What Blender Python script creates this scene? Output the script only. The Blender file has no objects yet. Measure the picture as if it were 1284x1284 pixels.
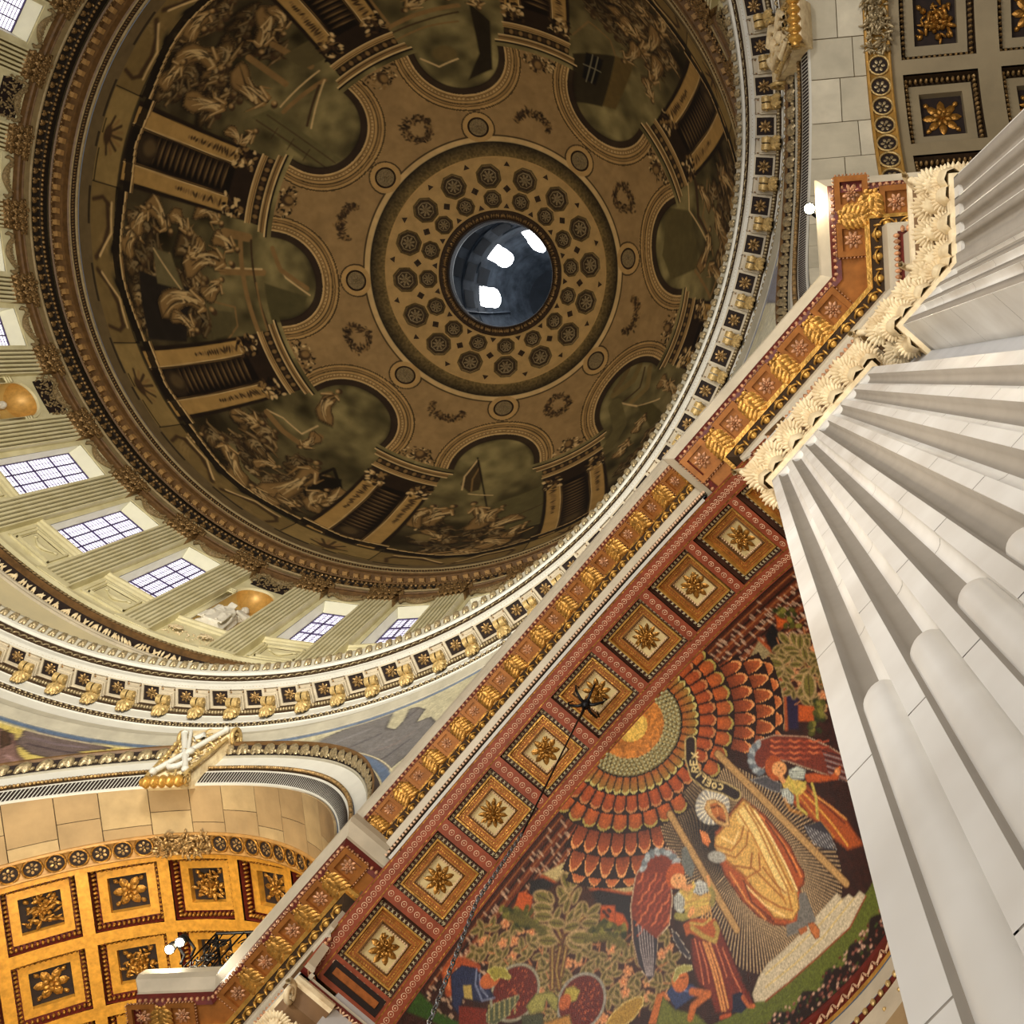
import bpy, math, random
import numpy as np
from mathutils import Matrix

random.seed(7)
RNG = np.random.default_rng(7)
SC = bpy.context.scene
COL = SC.collection
PI = math.pi

# ------------------------------------------------------------------ camera
CAM = np.array([15.488, 8.051, 1.6])
CM = np.array([[0.99573388, 0.06517042, 0.06532112],
               [0.07228075, -0.99094335, -0.11316704],
               [0.05735438, 0.11740571, -0.99142643]])
FPX, CX, CY = 1388.96, 856.0, 642.0
cam_data = bpy.data.cameras.new('camera')
cam_data.sensor_width = 36.0
cam_data.lens = 36.0 * FPX / 1284.0
cam_data.shift_x = (642.0 - CX) / 1284.0
cam_data.clip_end = 500
cam_obj = bpy.data.objects.new('camera', cam_data)
COL.objects.link(cam_obj)
m4 = Matrix.Identity(4)
for i in range(3):
    for j in range(3):
        m4[i][j] = float(CM[i][j])
    m4[i][3] = float(CAM[i])
cam_obj.matrix_world = m4
SC.camera = cam_obj

# ------------------------------------------------------------------ world, lamps, exposure
w = bpy.data.worlds.new('world')
SC.world = w
w.use_nodes = True
bg = w.node_tree.nodes['Background']
bg.inputs[0].default_value = (0.80, 0.88, 1.0, 1)
bg.inputs[1].default_value = 0.1

def area_lamp(name, loc, target, size, power, color, sy=None, spread=180):
    ld = bpy.data.lights.new(name, 'AREA')
    ld.energy = power
    ld.color = color
    ld.shape = 'RECTANGLE' if sy else 'DISK'
    ld.size = size
    if sy:
        ld.size_y = sy
    ld.spread = math.radians(spread)
    o = bpy.data.objects.new(name, ld)
    COL.objects.link(o)
    o.location = loc
    d = np.array(target, float) - np.array(loc, float)
    from mathutils import Vector
    o.rotation_euler = Vector(d).to_track_quat('-Z', 'Y').to_euler()
    return o

# added area lamp standing in for daylight bounced up from the pale floor
area_lamp('daylight_bounce', (0, 0, 0.6), (0, 0, 50), 24, 3600, (1.0, 0.97, 0.93))
# unseen area lamps added to brighten drum, near pilaster, apse and arm vaults
area_lamp('drum_fill', (6, 3, 19.0), (-6, 12, 46), 3, 3400, (1.0, 0.93, 0.78), spread=120)
area_lamp('crossing_fill', (4.0, -6.0, 3.0), (16.0, 8.5, 15.0), 2.2, 2100, (1.0, 0.96, 0.91))
area_lamp('apse_fill', (11.0, 9.5, 6.0), (15.5, 15.0, 15.0), 1.2, 520, (1.0, 0.88, 0.72))
area_lamp('arm_fill', (1.0, 19.5, 20.5), (-2.0, 24.0, 29.0), 0.7, 640, (1.0, 0.84, 0.56), spread=150)
area_lamp('arm_fill', (21.0, -3.0, 12.0), (23.0, 3.0, 27.0), 1.0, 650, (1.0, 0.92, 0.80))

SC.view_settings.view_transform = 'Standard'
SC.view_settings.look = 'None'
SC.view_settings.exposure = 0.0
SC.view_settings.gamma = 1.0
SC.view_settings.use_curve_mapping = False

# ------------------------------------------------------------------ helpers
def lin(c):
    c = np.asarray(c, float) / 255.0
    return np.where(c <= 0.04045, c / 12.92, ((c + 0.055) / 1.055) ** 2.4)

class G:
    """collects vertices and faces for ONE mesh object"""
    def __init__(s):
        s.V = []; s.Q = []; s.T = []; s.n = 0; s.C = []
    def add(s, V, Q=None, T=None, C=None):
        V = np.asarray(V, float).reshape(-1, 3)
        if Q is not None and len(Q): s.Q.append(np.asarray(Q, int).reshape(-1, 4) + s.n)
        if T is not None and len(T): s.T.append(np.asarray(T, int).reshape(-1, 3) + s.n)
        s.V.append(V); s.n += len(V)
        if C is not None: s.C.append(np.asarray(C, float).reshape(-1, 3))
        return s
    def grid(s, P, closed=False, C=None):
        P = np.asarray(P, float)
        a, b = P.shape[:2]
        i = np.arange(a * b).reshape(a, b)
        if closed:
            i = np.concatenate([i, i[:, :1]], 1)
        Q = np.stack([i[:-1, :-1], i[1:, :-1], i[1:, 1:], i[:-1, 1:]], -1).reshape(-1, 4)
        return s.add(P.reshape(-1, 3), Q, C=C)
    def inst(s, t, R, p):
        """template t=(V,Q,T) placed by 3x3 columns R and origin p"""
        return s.add(t[0] @ np.asarray(R, float).T + np.asarray(p, float), t[1], t[2])
    def many(s, t, Rs, ps):
        for R, p in zip(Rs, ps): s.inst(t, R, p)
        return s
    def tmpl(s):
        V = np.concatenate(s.V) if s.V else np.zeros((0, 3))
        Q = np.concatenate(s.Q) if s.Q else np.zeros((0, 4), int)
        T = np.concatenate(s.T) if s.T else np.zeros((0, 3), int)
        return (V, Q, T)
    def mesh(s, name, smooth=True, origin=None):
        V, Q, T = s.tmpl()
        if origin is not None: V = V - np.asarray(origin, float)
        me = bpy.data.meshes.new(name)
        me.vertices.add(len(V)); me.vertices.foreach_set('co', V.astype(np.float32).ravel())
        nl = len(Q) * 4 + len(T) * 3
        me.loops.add(nl)
        me.loops.foreach_set('vertex_index', np.concatenate([Q.ravel(), T.ravel()]).astype(np.int32))
        me.polygons.add(len(Q) + len(T))
        st = np.concatenate([np.arange(len(Q)) * 4, len(Q) * 4 + np.arange(len(T)) * 3])
        me.polygons.foreach_set('loop_start', st.astype(np.int32))
        me.polygons.foreach_set('use_smooth', np.full(len(Q) + len(T), smooth))
        me.update(calc_edges=True)
        if s.C:
            C = np.concatenate(s.C)
            if len(C) == len(V):
                ca = me.color_attributes.new('Col', 'FLOAT_COLOR', 'POINT')
                ca.data.foreach_set('color', np.concatenate([C, np.ones((len(C), 1))], 1).astype(np.float32).ravel())
        return me

def obj(name, g, m, parent=None, smooth=True, kind=None, label=None):
    """link ONE mesh object; its parent is an Empty placed at the thing's base"""
    if isinstance(g, G):
        org = None
        if parent is not None:
            org = np.array(parent.get('_o', (0, 0, 0)))
        me = g.mesh(name, smooth, org)
    else:
        me = g
    if m is not None and len(me.materials) == 0: me.materials.append(m)
    o = bpy.data.objects.new(name, me)
    COL.objects.link(o)
    if parent is not None:
        o.parent = parent
        if '_o' in parent: o['_o'] = list(parent['_o'])
    if kind: o['kind'] = kind
    if label: o['label'] = label
    return o

def local(name, me, m, parent, loc=(0, 0, 0), rot=None, label=None):
    """part given in its parent's own frame (shared mesh data)"""
    if isinstance(me, G): me = me.mesh(name)
    if m is not None and len(me.materials) == 0: me.materials.append(m)
    o = bpy.data.objects.new(name, me); COL.objects.link(o)
    o.parent = parent
    if rot is not None:
        mm = Matrix.Identity(4)
        for i in range(3):
            for j in range(3): mm[i][j] = float(rot[i][j])
            mm[i][3] = float(loc[i])
        o.matrix_basis = mm
    else:
        o.location = loc
    if label: o['label'] = label
    return o

def thing(name, label, cat, loc=(0, 0, 0), rz=0.0, group=None, keep=True):
    o = bpy.data.objects.new(name, None); COL.objects.link(o)
    o.location = loc; o.rotation_euler = (0, 0, rz)
    if keep and rz == 0.0: o['_o'] = [float(x) for x in loc]
    o['label'] = label; o['category'] = cat
    if group: o['group'] = group
    return o

def setting(name, loc=(0, 0, 0), rz=0.0):
    o = bpy.data.objects.new(name, None); COL.objects.link(o)
    o.location = loc; o.rotation_euler = (0, 0, rz)
    if rz == 0.0: o['_o'] = [float(x) for x in loc]
    o['kind'] = 'structure'
    return o

def tag(o, label, cat, group=None):
    o['label'] = label; o['category'] = cat
    if group: o['group'] = group
    return o

# ---- materials
def mat(name, rgb, rough=0.6, metal=0.0, var=0.12, scale=3.0, bump=0.0, bscale=40.0, attr=False, rgb2=None, emit=None, spec=0.4):
    m = bpy.data.materials.new(name); m.use_nodes = True
    nt = m.node_tree; b = nt.nodes['Principled BSDF']
    b.inputs['Roughness'].default_value = rough
    b.inputs['Metallic'].default_value = metal
    b.inputs['Specular IOR Level'].default_value = spec
    c = lin(rgb)
    tc = nt.nodes.new('ShaderNodeNewGeometry')
    if emit:
        b.inputs['Emission Color'].default_value = (*lin(rgb), 1)
        b.inputs['Emission Strength'].default_value = emit
    if var > 0 or attr:
        nz = nt.nodes.new('ShaderNodeTexNoise'); nz.inputs['Scale'].default_value = scale
        nz.inputs['Detail'].default_value = 4; nz.inputs['Roughness'].default_value = 0.6
        nt.links.new(tc.outputs['Position'], nz.inputs['Vector'])
        if attr:
            a = nt.nodes.new('ShaderNodeVertexColor'); a.layer_name = 'Col'
            mx = nt.nodes.new('ShaderNodeMix'); mx.data_type = 'RGBA'; mx.blend_type = 'MULTIPLY'
            mr = nt.nodes.new('ShaderNodeMapRange')
            mr.inputs[1].default_value = 0.3; mr.inputs[2].default_value = 0.7
            mr.inputs[3].default_value = 1 - var; mr.inputs[4].default_value = 1 + var
            nt.links.new(nz.outputs['Fac'], mr.inputs[0])
            mx.inputs['Factor'].default_value = 1.0
            nt.links.new(a.outputs['Color'], mx.inputs['A']); nt.links.new(mr.outputs[0], mx.inputs['B'])
            nt.links.new(mx.outputs['Result'], b.inputs['Base Color'])
        else:
            cr = nt.nodes.new('ShaderNodeValToRGB')
            d = lin(rgb2) if rgb2 is not None else c * (1 - 2 * var)
            e = c * (1 + var * 0.6)
            cr.color_ramp.elements[0].position = 0.32; cr.color_ramp.elements[1].position = 0.68
            cr.color_ramp.elements[0].color = (*np.clip(d, 0, 1), 1)
            cr.color_ramp.elements[1].color = (*np.clip(e, 0, 1), 1)
            nt.links.new(nz.outputs['Fac'], cr.inputs['Fac'])
            nt.links.new(cr.outputs['Color'], b.inputs['Base Color'])
    else:
        b.inputs['Base Color'].default_value = (*c, 1)
    if bump > 0:
        n2 = nt.nodes.new('ShaderNodeTexNoise'); n2.inputs['Scale'].default_value = bscale
        n2.inputs['Detail'].default_value = 3
        nt.links.new(tc.outputs['Position'], n2.inputs['Vector'])
        bp = nt.nodes.new('ShaderNodeBump'); bp.inputs['Strength'].default_value = bump
        bp.inputs['Distance'].default_value = 0.05
        nt.links.new(n2.outputs['Fac'], bp.inputs['Height']); nt.links.new(bp.outputs['Normal'], b.inputs['Normal'])
    return m

M = dict(
    fresco=mat('fresco_paint', (128, 100, 60), 0.75, var=0.10, scale=1.2, attr=True, spec=0.2),
    ochre=mat('ochre_paint', (184, 148, 92), 0.7, var=0.10, scale=1.5, spec=0.2),
    umber=mat('umber_paint', (62, 46, 30), 0.7, var=0.2, scale=6, spec=0.2),
    darkumber=mat('dark_umber_paint', (40, 32, 24), 0.8, var=0.2, scale=6, spec=0.2),
    grisaille=mat('grisaille_relief', (142, 120, 82), 0.6, var=0.25, scale=12, bump=0.5, bscale=14, spec=0.3),
    brown=mat('brown_gilt_wood', (108, 78, 44), 0.5, var=0.2, scale=4, spec=0.35),
    antique=mat('antique_gilding', (150, 118, 74), 0.38, metal=0.55, var=0.35, scale=14, bump=0.5, bscale=18),
    drumwall=mat('cream_stone', (222, 214, 176), 0.65, var=0.05, scale=1.2, rgb2=(206, 196, 152)),
    drumgroove=mat('groove_shade_and_joint', (92, 78, 44), 0.8, var=0.1),  # flute shade put into the colour; also for panel grooves and joints
    white=mat('white_stone', (204, 202, 192), 0.6, var=0.04, scale=2.0),
    reveal=mat('pale_reveal', (238, 236, 212), 0.6, var=0.03, scale=2.0),
    grey=mat('grey_stone', (172, 166, 148), 0.55, var=0.10, scale=1.6),
    greywarm=mat('warm_grey_stone', (196, 184, 160), 0.5, var=0.10, scale=1.6),
    beige=mat('beige_stone', (160, 134, 96), 0.7, var=0.12, scale=1.0, bump=0.1, bscale=10),
    gold=mat('bright_gold_leaf', (208, 160, 78), 0.34, metal=0.55, var=0.18, scale=8, bump=0.25, bscale=22),
    gilt=mat('old_gold_leaf', (178, 126, 52), 0.38, metal=0.6, var=0.35, scale=12, bump=0.5, bscale=22),
    goldmatte=mat('gold_ground', (206, 148, 56), 0.42, metal=0.25, var=0.16, scale=7, bump=0.12, bscale=60),
    pink=mat('pink_gilding', (206, 150, 108), 0.4, metal=0.3, var=0.3, scale=16, bump=0.4, bscale=24),
    red=mat('oxblood_paint', (96, 28, 18), 0.55, var=0.2, scale=8),
    terracotta=mat('terracotta_paint', (140, 66, 40), 0.55, var=0.14, scale=6),
    rust=mat('rust_gilt', (164, 96, 46), 0.45, metal=0.3, var=0.2, scale=10),
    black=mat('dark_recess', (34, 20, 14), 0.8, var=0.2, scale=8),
    bronze=mat('bronze_carving', (176, 142, 92), 0.35, metal=0.5, var=0.4, scale=10, bump=0.4, bscale=24),
    marble=mat('white_marble', (226, 224, 218), 0.38, var=0.05, scale=0.9, rgb2=(196, 190, 180)),
    capital=mat('cream_carved_stone', (238, 222, 184), 0.5, var=0.08, scale=5, rgb2=(206, 182, 140)),
    capshade=mat('capital_shade', (120, 90, 58), 0.7, var=0.1),  # darker capital stone: shade behind the leaves put into the colour
    statue=mat('white_statue_marble', (236, 230, 214), 0.45, var=0.06, scale=5),
    iron=mat('black_iron', (22, 22, 24), 0.45, metal=0.6, var=0.0),
    leadwork=mat('window_lead', (70, 60, 96), 0.5, var=0.0),
    cone=mat('blue_grey_plaster', (84, 94, 106), 0.7, var=0.2, scale=0.8, rgb2=(40, 48, 58)),
    conedark=mat('dark_plaster', (30, 38, 48), 0.8, var=0.2, scale=1.0),
    mosaic=mat('mosaic_tesserae', (150, 110, 60), 0.42, var=0.22, scale=28, attr=True, bump=0.25, bscale=60),
    beigewall=mat('plain_drum_plaster', (214, 200, 160), 0.7, var=0.05, scale=0.8, rgb2=(204, 192, 156)),
    nichewall=mat('niche_ochre_stone', (214, 178, 104), 0.6, var=0.08, scale=2),
    oldcream=mat('dim_cream_paint', (150, 130, 92), 0.6, var=0.12, scale=4),
    brown2=mat('dentil_ochre', (170, 130, 78), 0.5, var=0.15, scale=4),
    bronze2=mat('silvered_bronze', (176, 158, 122), 0.35, metal=0.5, var=0.3, scale=14, bump=0.3, bscale=26),
    gilt2=mat('pale_gilding', (206, 176, 116), 0.38, metal=0.4, var=0.2, scale=10, bump=0.3, bscale=24),
    bronzegold=mat('bronze_gold', (176, 126, 56), 0.32, metal=0.65, var=0.3, scale=10, bump=0.3, bscale=20),
    beige2=mat('beige_stone_lighter', (172, 148, 108), 0.7, var=0.12, scale=1.4, bump=0.1, bscale=10),
    stoneR=mat('pale_grey_ashlar', (188, 180, 158), 0.7, var=0.10, scale=1.0, bump=0.1, bscale=10),
    stoneR2=mat('pale_grey_ashlar_light', (202, 194, 172), 0.7, var=0.10, scale=1.4, bump=0.1, bscale=10),
    vaultgrey=mat('grey_vault_stone', (140, 126, 98), 0.6, var=0.08, scale=1.2),
    rosebandL=mat('old_gold_band', (176, 132, 74), 0.5, metal=0.2, var=0.15, scale=4),
    rosebandR=mat('yellow_gold_band', (186, 142, 70), 0.45, metal=0.3, var=0.15, scale=4),
    rustgold=mat('rust_gold_soffit', (164, 104, 48), 0.45, metal=0.3, var=0.15, scale=6),
    giltbright=mat('bright_old_gold', (206, 152, 72), 0.33, metal=0.6, var=0.3, scale=12, bump=0.3, bscale=24),
    pinkwhite=mat('rose_white_gilding', (226, 186, 150), 0.5, metal=0.05, var=0.12, scale=14),
    navy=mat('dark_brown_ground', (70, 40, 26), 0.6, var=0.2, scale=8),
    silver=mat('pale_leaf_paint', (196, 180, 140), 0.5, metal=0.1, var=0.2, scale=20),
    creamfield=mat('cream_field', (206, 184, 130), 0.55, var=0.08, scale=3),
    beadstone=mat('green_grey_beads', (168, 160, 116), 0.4, metal=0.1, var=0.2, scale=20),
    chain=mat('galvanised_chain', (110, 112, 116), 0.4, metal=0.7, var=0.1, scale=10),
    joint=mat('stone_joint', (150, 142, 130), 0.8, var=0.05),
    pierstone=mat('grey_pier_stone', (196, 196, 196), 0.5, var=0.08, scale=1.0),
    nichegold=mat('niche_gold', (206, 160, 84), 0.45, metal=0.25, var=0.12, scale=5),
    octa=mat('octagon_olive', (112, 92, 56), 0.7, var=0.2, scale=6, spec=0.2),
    octad=mat('octagon_dark', (70, 55, 36), 0.8, var=0.2, scale=6, spec=0.2),
    modgold=mat('modillion_gold', (206, 176, 116), 0.42, metal=0.3, var=0.25, scale=10, bump=0.25, bscale=26),
    floor=mat('floor_marble', (170, 164, 152), 0.4, var=0.2, scale=0.5),
)

def window_glass():
    m = bpy.data.materials.new('leaded_daylight_glass'); m.use_nodes = True
    nt = m.node_tree; b = nt.nodes['Principled BSDF']
    b.inputs['Base Color'].default_value = (0.75, 0.72, 0.80, 1)
    b.inputs['Roughness'].default_value = 0.3
    g = nt.nodes.new('ShaderNodeNewGeometry'); nz = nt.nodes.new('ShaderNodeTexNoise')
    nz.inputs['Scale'].default_value = 5.0
    nt.links.new(g.outputs['Position'], nz.inputs['Vector'])
    cr = nt.nodes.new('ShaderNodeValToRGB')
    cr.color_ramp.elements[0].position = 0.35; cr.color_ramp.elements[1].position = 0.65
    cr.color_ramp.elements[0].color = (0.80, 0.74, 0.95, 1); cr.color_ramp.elements[1].color = (1.0, 0.96, 1.0, 1)
    nt.links.new(nz.outputs['Fac'], cr.inputs['Fac'])
    nt.links.new(cr.outputs['Color'], b.inputs['Emission Color'])
    b.inputs['Emission Strength'].default_value = 1.6
    return m
M['glass'] = window_glass()
M['skylight'] = mat('open_sky_window', (255, 255, 255), 0.5, var=0, emit=14.0)
M['lamp'] = mat('lamp_glow', (255, 236, 190), 0.5, var=0, emit=60.0)

# ---- templates
def sph(nu=6, nv=4, half=False):
    """low-poly ellipsoid of radius 1; half keeps z>=0"""
    g = G()
    ph = np.linspace(0, PI / 2 if half else PI, nv + 1); th = np.linspace(0, 2 * PI, nu, endpoint=False)
    P = np.stack([np.outer(np.sin(ph), np.cos(th)), np.outer(np.sin(ph), np.sin(th)), np.outer(np.cos(ph), np.ones(nu))], -1)
    return g.grid(P, closed=True).tmpl()
def boxt(a=1, b=1, c=1):
    V = np.array([[x, y, z] for x in (-.5, .5) for y in (-.5, .5) for z in (-.5, .5)]) * (a, b, c)
    Q = [[0, 1, 3, 2], [4, 6, 7, 5], [0, 4, 5, 1], [2, 3, 7, 6], [0, 2, 6, 4], [1, 5, 7, 3]]
    return (V, np.array(Q), np.zeros((0, 3), int))
SPH, SPH_S, HALF, BOX = sph(8, 6), sph(6, 4), sph(8, 3, True), boxt()
def scl(t, sx, sy, sz, off=(0, 0, 0)):
    return (t[0] * (sx, sy, sz) + np.asarray(off, float), t[1], t[2])
def joint(*ts):
    g = G()
    for t in ts: g.add(*t)
    return g.tmpl()
def rotz(a):
    c, s = math.cos(a), math.sin(a); return np.array([[c, -s, 0], [s, c, 0], [0, 0, 1.0]])
def rotx(a):
    c, s = math.cos(a), math.sin(a); return np.array([[1, 0, 0], [0, c, -s], [0, s, c]])
def roty(a):
    c, s = math.cos(a), math.sin(a); return np.array([[c, 0, s], [0, 1, 0], [-s, 0, c]])
def xf(t, R=np.eye(3), p=(0, 0, 0)): return (t[0] @ np.asarray(R).T + np.asarray(p, float), t[1], t[2])

def leaf_t(L=1.0, W=0.35, curl=0.3, n=5, ridge=0.12):
    """pointed leaf in the xy plane growing along +y, arching up in z"""
    t = np.linspace(0, 1, n); w_ = W * np.sin(PI * np.clip(t * 0.92 + 0.08, 0, 1)) ** 0.8
    P = np.zeros((n, 3, 3))
    for k, s in enumerate((-1, 0, 1)):
        P[:, k, 0] = s * w_ * 0.5; P[:, k, 1] = t * L
        P[:, k, 2] = curl * np.sin(t * PI * 0.9) * L + (ridge * W if s == 0 else 0) * np.sin(PI * t)
    return G().grid(P).tmpl()

def lobe_t(L, W, H):
    """rounded tapering lobe along +y, with thickness"""
    n = 5; t = np.linspace(0, 1, n); prof = np.array([0.35, 0.8, 1.0, 0.85, 0.15])
    th = np.linspace(0, PI, 4)
    P = np.zeros((n, 4, 3))
    for i in range(n):
        P[i, :, 0] = -np.cos(th) * W / 2 * prof[i]; P[i, :, 1] = t[i] * L
        P[i, :, 2] = np.sin(th) * H * prof[i] + 0.25 * H * math.sin(PI * t[i])
    return G().grid(P).tmpl()

def rosette_t(n=8, r=1.0, h=0.35, twist=0.0, layers=2):
    """open flower facing +z"""
    g = G(); pe = lobe_t(1.0, 0.55, 0.22)
    for k in range(n):
        a = 2 * PI * k / n
        g.inst(scl(pe, r * 0.9 * 6.5 / n, r * 0.78, h, (0, r * 0.2, 0)), rotz(a) @ rotz(twist), (0, 0, 0))
    if layers > 1:
        for k in range(n):
            a = 2 * PI * (k + .5) / n
            g.inst(scl(pe, r * 0.55 * 6.5 / n, r * 0.42, h * 1.3, (0, r * 0.12, h * 0.25)), rotz(a) @ rotz(-twist), (0, 0, 0))
    g.add(*scl(SPH_S, r * 0.17, r * 0.17, h * 0.7, (0, 0, h * 0.45)))
    return g.tmpl()

def clump_t(n, sx, sy, sz, seed, smin=0.06, smax=0.14):
    """carved foliage: a cluster of small leaves and knobs inside a slab"""
    r = np.random.default_rng(seed); g = G(); lf = lobe_t(1, .5, .25)
    for _ in range(n):
        s = r.uniform(smin, smax); p = (r.uniform(-sx, sx), r.uniform(-sy, sy), r.uniform(0, sz))
        if r.random() < .65:
            g.inst(scl(lf, s * 1.3, s * 1.9, s * 1.6), rotz(r.uniform(0, 6.28)) @ rotx(r.uniform(-.5, .5)), p)
        else:
            g.add(*scl(SPH_S, s * .55, s * .55, s * .6, p))
    return g.tmpl()

# ---- sweeps
def rev(g, prof, a0=-180, a1=180, n=288):
    """profile [(r,z)...] revolved about the dome axis; each facet smooth in azimuth, sharp across"""
    a = np.radians(np.linspace(a0, a1, n + 1)); ca, sa = np.cos(a), np.sin(a)
    for (r0, z0), (r1, z1) in zip(prof[:-1], prof[1:]):
        P = np.stack([np.stack([r0 * ca, r0 * sa, z0 + 0 * a], -1), np.stack([r1 * ca, r1 * sa, z1 + 0 * a], -1)])
        g.grid(P)
    return g
def sweep(g, P, D, U, prof):
    """profile [(d,h)...] swept along points P with side vectors D and up vectors U"""
    P, D, U = (np.asarray(x, float) for x in (P, D, U))
    for (d0, h0), (d1, h1) in zip(prof[:-1], prof[1:]):
        g.grid(np.stack([P + D * d0 + U * h0, P + D * d1 + U * h1]))
    return g
def frame_rev(az, r, z, tilt=0.0):
    """origin and columns (tangent, up, inward) at azimuth az; tilt leans inward axis downward"""
    a = math.radians(az); rad = np.array([math.cos(a), math.sin(a), 0]); up = np.array([0, 0, 1.0])
    tan = np.cross(up, -rad) * 1.0
    inn = -rad * math.cos(tilt) - up * math.sin(tilt); u2 = up * math.cos(tilt) - rad * math.sin(tilt)
    return np.array([rad[0] * r, rad[1] * r, z]), np.stack([tan, u2, inn], 1)
def ring_of(g, t, az0, az1, n, r, z, tilt=0.0, off=0.5):
    for k in range(n):
        p, R = frame_rev(az0 + (az1 - az0) * (k + off) / n, r, z, tilt)
        g.inst(t, R, p)
    return g
def tube(g, pts, r, n=6):
    pts = np.asarray(pts, float); m = len(pts)
    T = np.gradient(pts, axis=0); T /= np.linalg.norm(T, axis=1)[:, None] + 1e-9
    up = np.array([0.31, 0.17, 0.93]); A = np.cross(T, up); A /= np.linalg.norm(A, axis=1)[:, None] + 1e-9; B = np.cross(T, A)
    rr = np.broadcast_to(np.asarray(r, float), (m,))
    th = np.linspace(0, 2 * PI, n, endpoint=False)
    P = pts[:, None] + rr[:, None, None] * (A[:, None] * np.cos(th)[None, :, None] + B[:, None] * np.sin(th)[None, :, None])
    return g.grid(P, closed=True)

# ---- sight lines, used only to read real positions off the photograph
def ray(px):
    P = np.atleast_2d(np.asarray(px, float)); x = (P[:, 0] - CX) / FPX; y = (P[:, 1] - CY) / FPX
    d = np.stack([x, -y, -np.ones_like(x)], 1) @ CM.T
    return d / np.linalg.norm(d, axis=1)[:, None]
def on_plane(px, n, a):
    n = np.asarray(n, float); d = ray(px); return CAM + d * ((a - CAM @ n) / (d @ n))[:, None]
def on_surf(px, fn, t0=4, t1=90, n=1500):
    """first crossing of sight lines with fn(xyz)=0 going from negative to positive"""
    out = []
    for d in ray(px):
        ts = np.linspace(t0, t1, n); X = CAM + ts[:, None] * d; v = fn(X)
        i = np.where((v[:-1] < 0) & (v[1:] >= 0))[0]
        if len(i) == 0: out.append(X[-1]); continue
        i = i[-1]; u = -v[i] / (v[i + 1] - v[i]); out.append(X[i] * (1 - u) + X[i + 1] * u)
    return np.array(out)
N45 = np.array([1, 1, 0]) / 2 ** .5; T45 = np.array([-1, 1, 0]) / 2 ** .5; UP = np.array([0, 0, 1.0])
def nt(n_, t_, z_): return N45 * n_ + T45 * t_ + UP * z_

# ---- painter: fills a vertex-colour canvas laid over a real curved surface
class Canvas:
    def __init__(s, X, Y, base):
        s.X, s.Y = X, Y                       # metric surface coordinates of every vertex (2-D arrays)
        s.C = np.empty(X.shape + (3,)); s.C[:] = lin(base)
    def box(s, x0, x1, y0, y1):
        m = np.where((s.X.max(0) >= x0) & (s.X.min(0) <= x1))[0]
        k = np.where((s.Y.max(1) >= y0) & (s.Y.min(1) <= y1))[0]
        if len(m) == 0 or len(k) == 0: return None
        return slice(k[0], k[-1] + 1), slice(m[0], m[-1] + 1)
    def mix(s, sl, cov, col, alpha=1.0):
        cov = np.clip(cov, 0, 1)[..., None] * alpha
        s.C[sl] = s.C[sl] * (1 - cov) + (lin(col) if not isinstance(col, np.ndarray) or col.ndim == 1 else col) * cov
    def poly(s, pts, col, soft=0.03, alpha=1.0, shade=None):
        p = np.asarray(pts, float); pad = soft * 2
        sl = s.box(p[:, 0].min() - pad, p[:, 0].max() + pad, p[:, 1].min() - pad, p[:, 1].max() + pad)
        if sl is None: return
        X, Y = s.X[sl], s.Y[sl]
        ins = np.zeros(X.shape, bool); d2 = np.full(X.shape, 1e9)
        q = np.roll(p, -1, 0)
        for (x0, y0), (x1, y1) in zip(p, q):
            c = ((y0 > Y) != (y1 > Y)) & (X < (x1 - x0) * (Y - y0) / ((y1 - y0) if abs(y1 - y0) > 1e-12 else 1e-12) + x0)
            ins ^= c
            dx, dy = x1 - x0, y1 - y0; L = dx * dx + dy * dy + 1e-12
            t = np.clip(((X - x0) * dx + (Y - y0) * dy) / L, 0, 1)
            d2 = np.minimum(d2, (X - x0 - t * dx) ** 2 + (Y - y0 - t * dy) ** 2)
        sd = np.sqrt(d2) * np.where(ins, 1, -1)
        s.mix(sl, 0.5 + sd / (2 * soft), col, alpha)
        if shade is not None:                # painted edge modelling: darker contour of given width
            wd, cc = shade
            s.mix(sl, np.where(ins, 1 - np.sqrt(d2) / wd, 0), cc, 0.85)
    def line(s, pts, w, col, soft=0.02, alpha=1.0, taper=False):
        p = np.asarray(pts, float); n = len(p)
        ws = np.linspace(w, w * (0.15 if taper else 1), n)
        pad = w + soft * 2
        sl = s.box(p[:, 0].min() - pad, p[:, 0].max() + pad, p[:, 1].min() - pad, p[:, 1].max() + pad)
        if sl is None: return
        X, Y = s.X[sl], s.Y[sl]; best = np.full(X.shape, -1e9)
        for i in range(n - 1):
            (x0, y0), (x1, y1) = p[i], p[i + 1]; dx, dy = x1 - x0, y1 - y0; L = dx * dx + dy * dy + 1e-12
            t = np.clip(((X - x0) * dx + (Y - y0) * dy) / L, 0, 1)
            d = np.hypot(X - x0 - t * dx, Y - y0 - t * dy)
            best = np.maximum(best, (ws[i] + (ws[i + 1] - ws[i]) * t) / 2 - d)
        s.mix(sl, 0.5 + best / (2 * soft), col, alpha)
    def ell(s, c, a, b, ang, col, soft=0.03, alpha=1.0):
        r = max(a, b) + soft * 2
        sl = s.box(c[0] - r, c[0] + r, c[1] - r, c[1] + r)
        if sl is None: return
        X, Y = s.X[sl] - c[0], s.Y[sl] - c[1]; ca, sa = math.cos(ang), math.sin(ang)
        u, v = (X * ca + Y * sa) / a, (-X * sa + Y * ca) / b
        d = (1 - np.hypot(u, v)) * min(a, b)
        s.mix(sl, 0.5 + d / (2 * soft), col, alpha)

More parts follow.
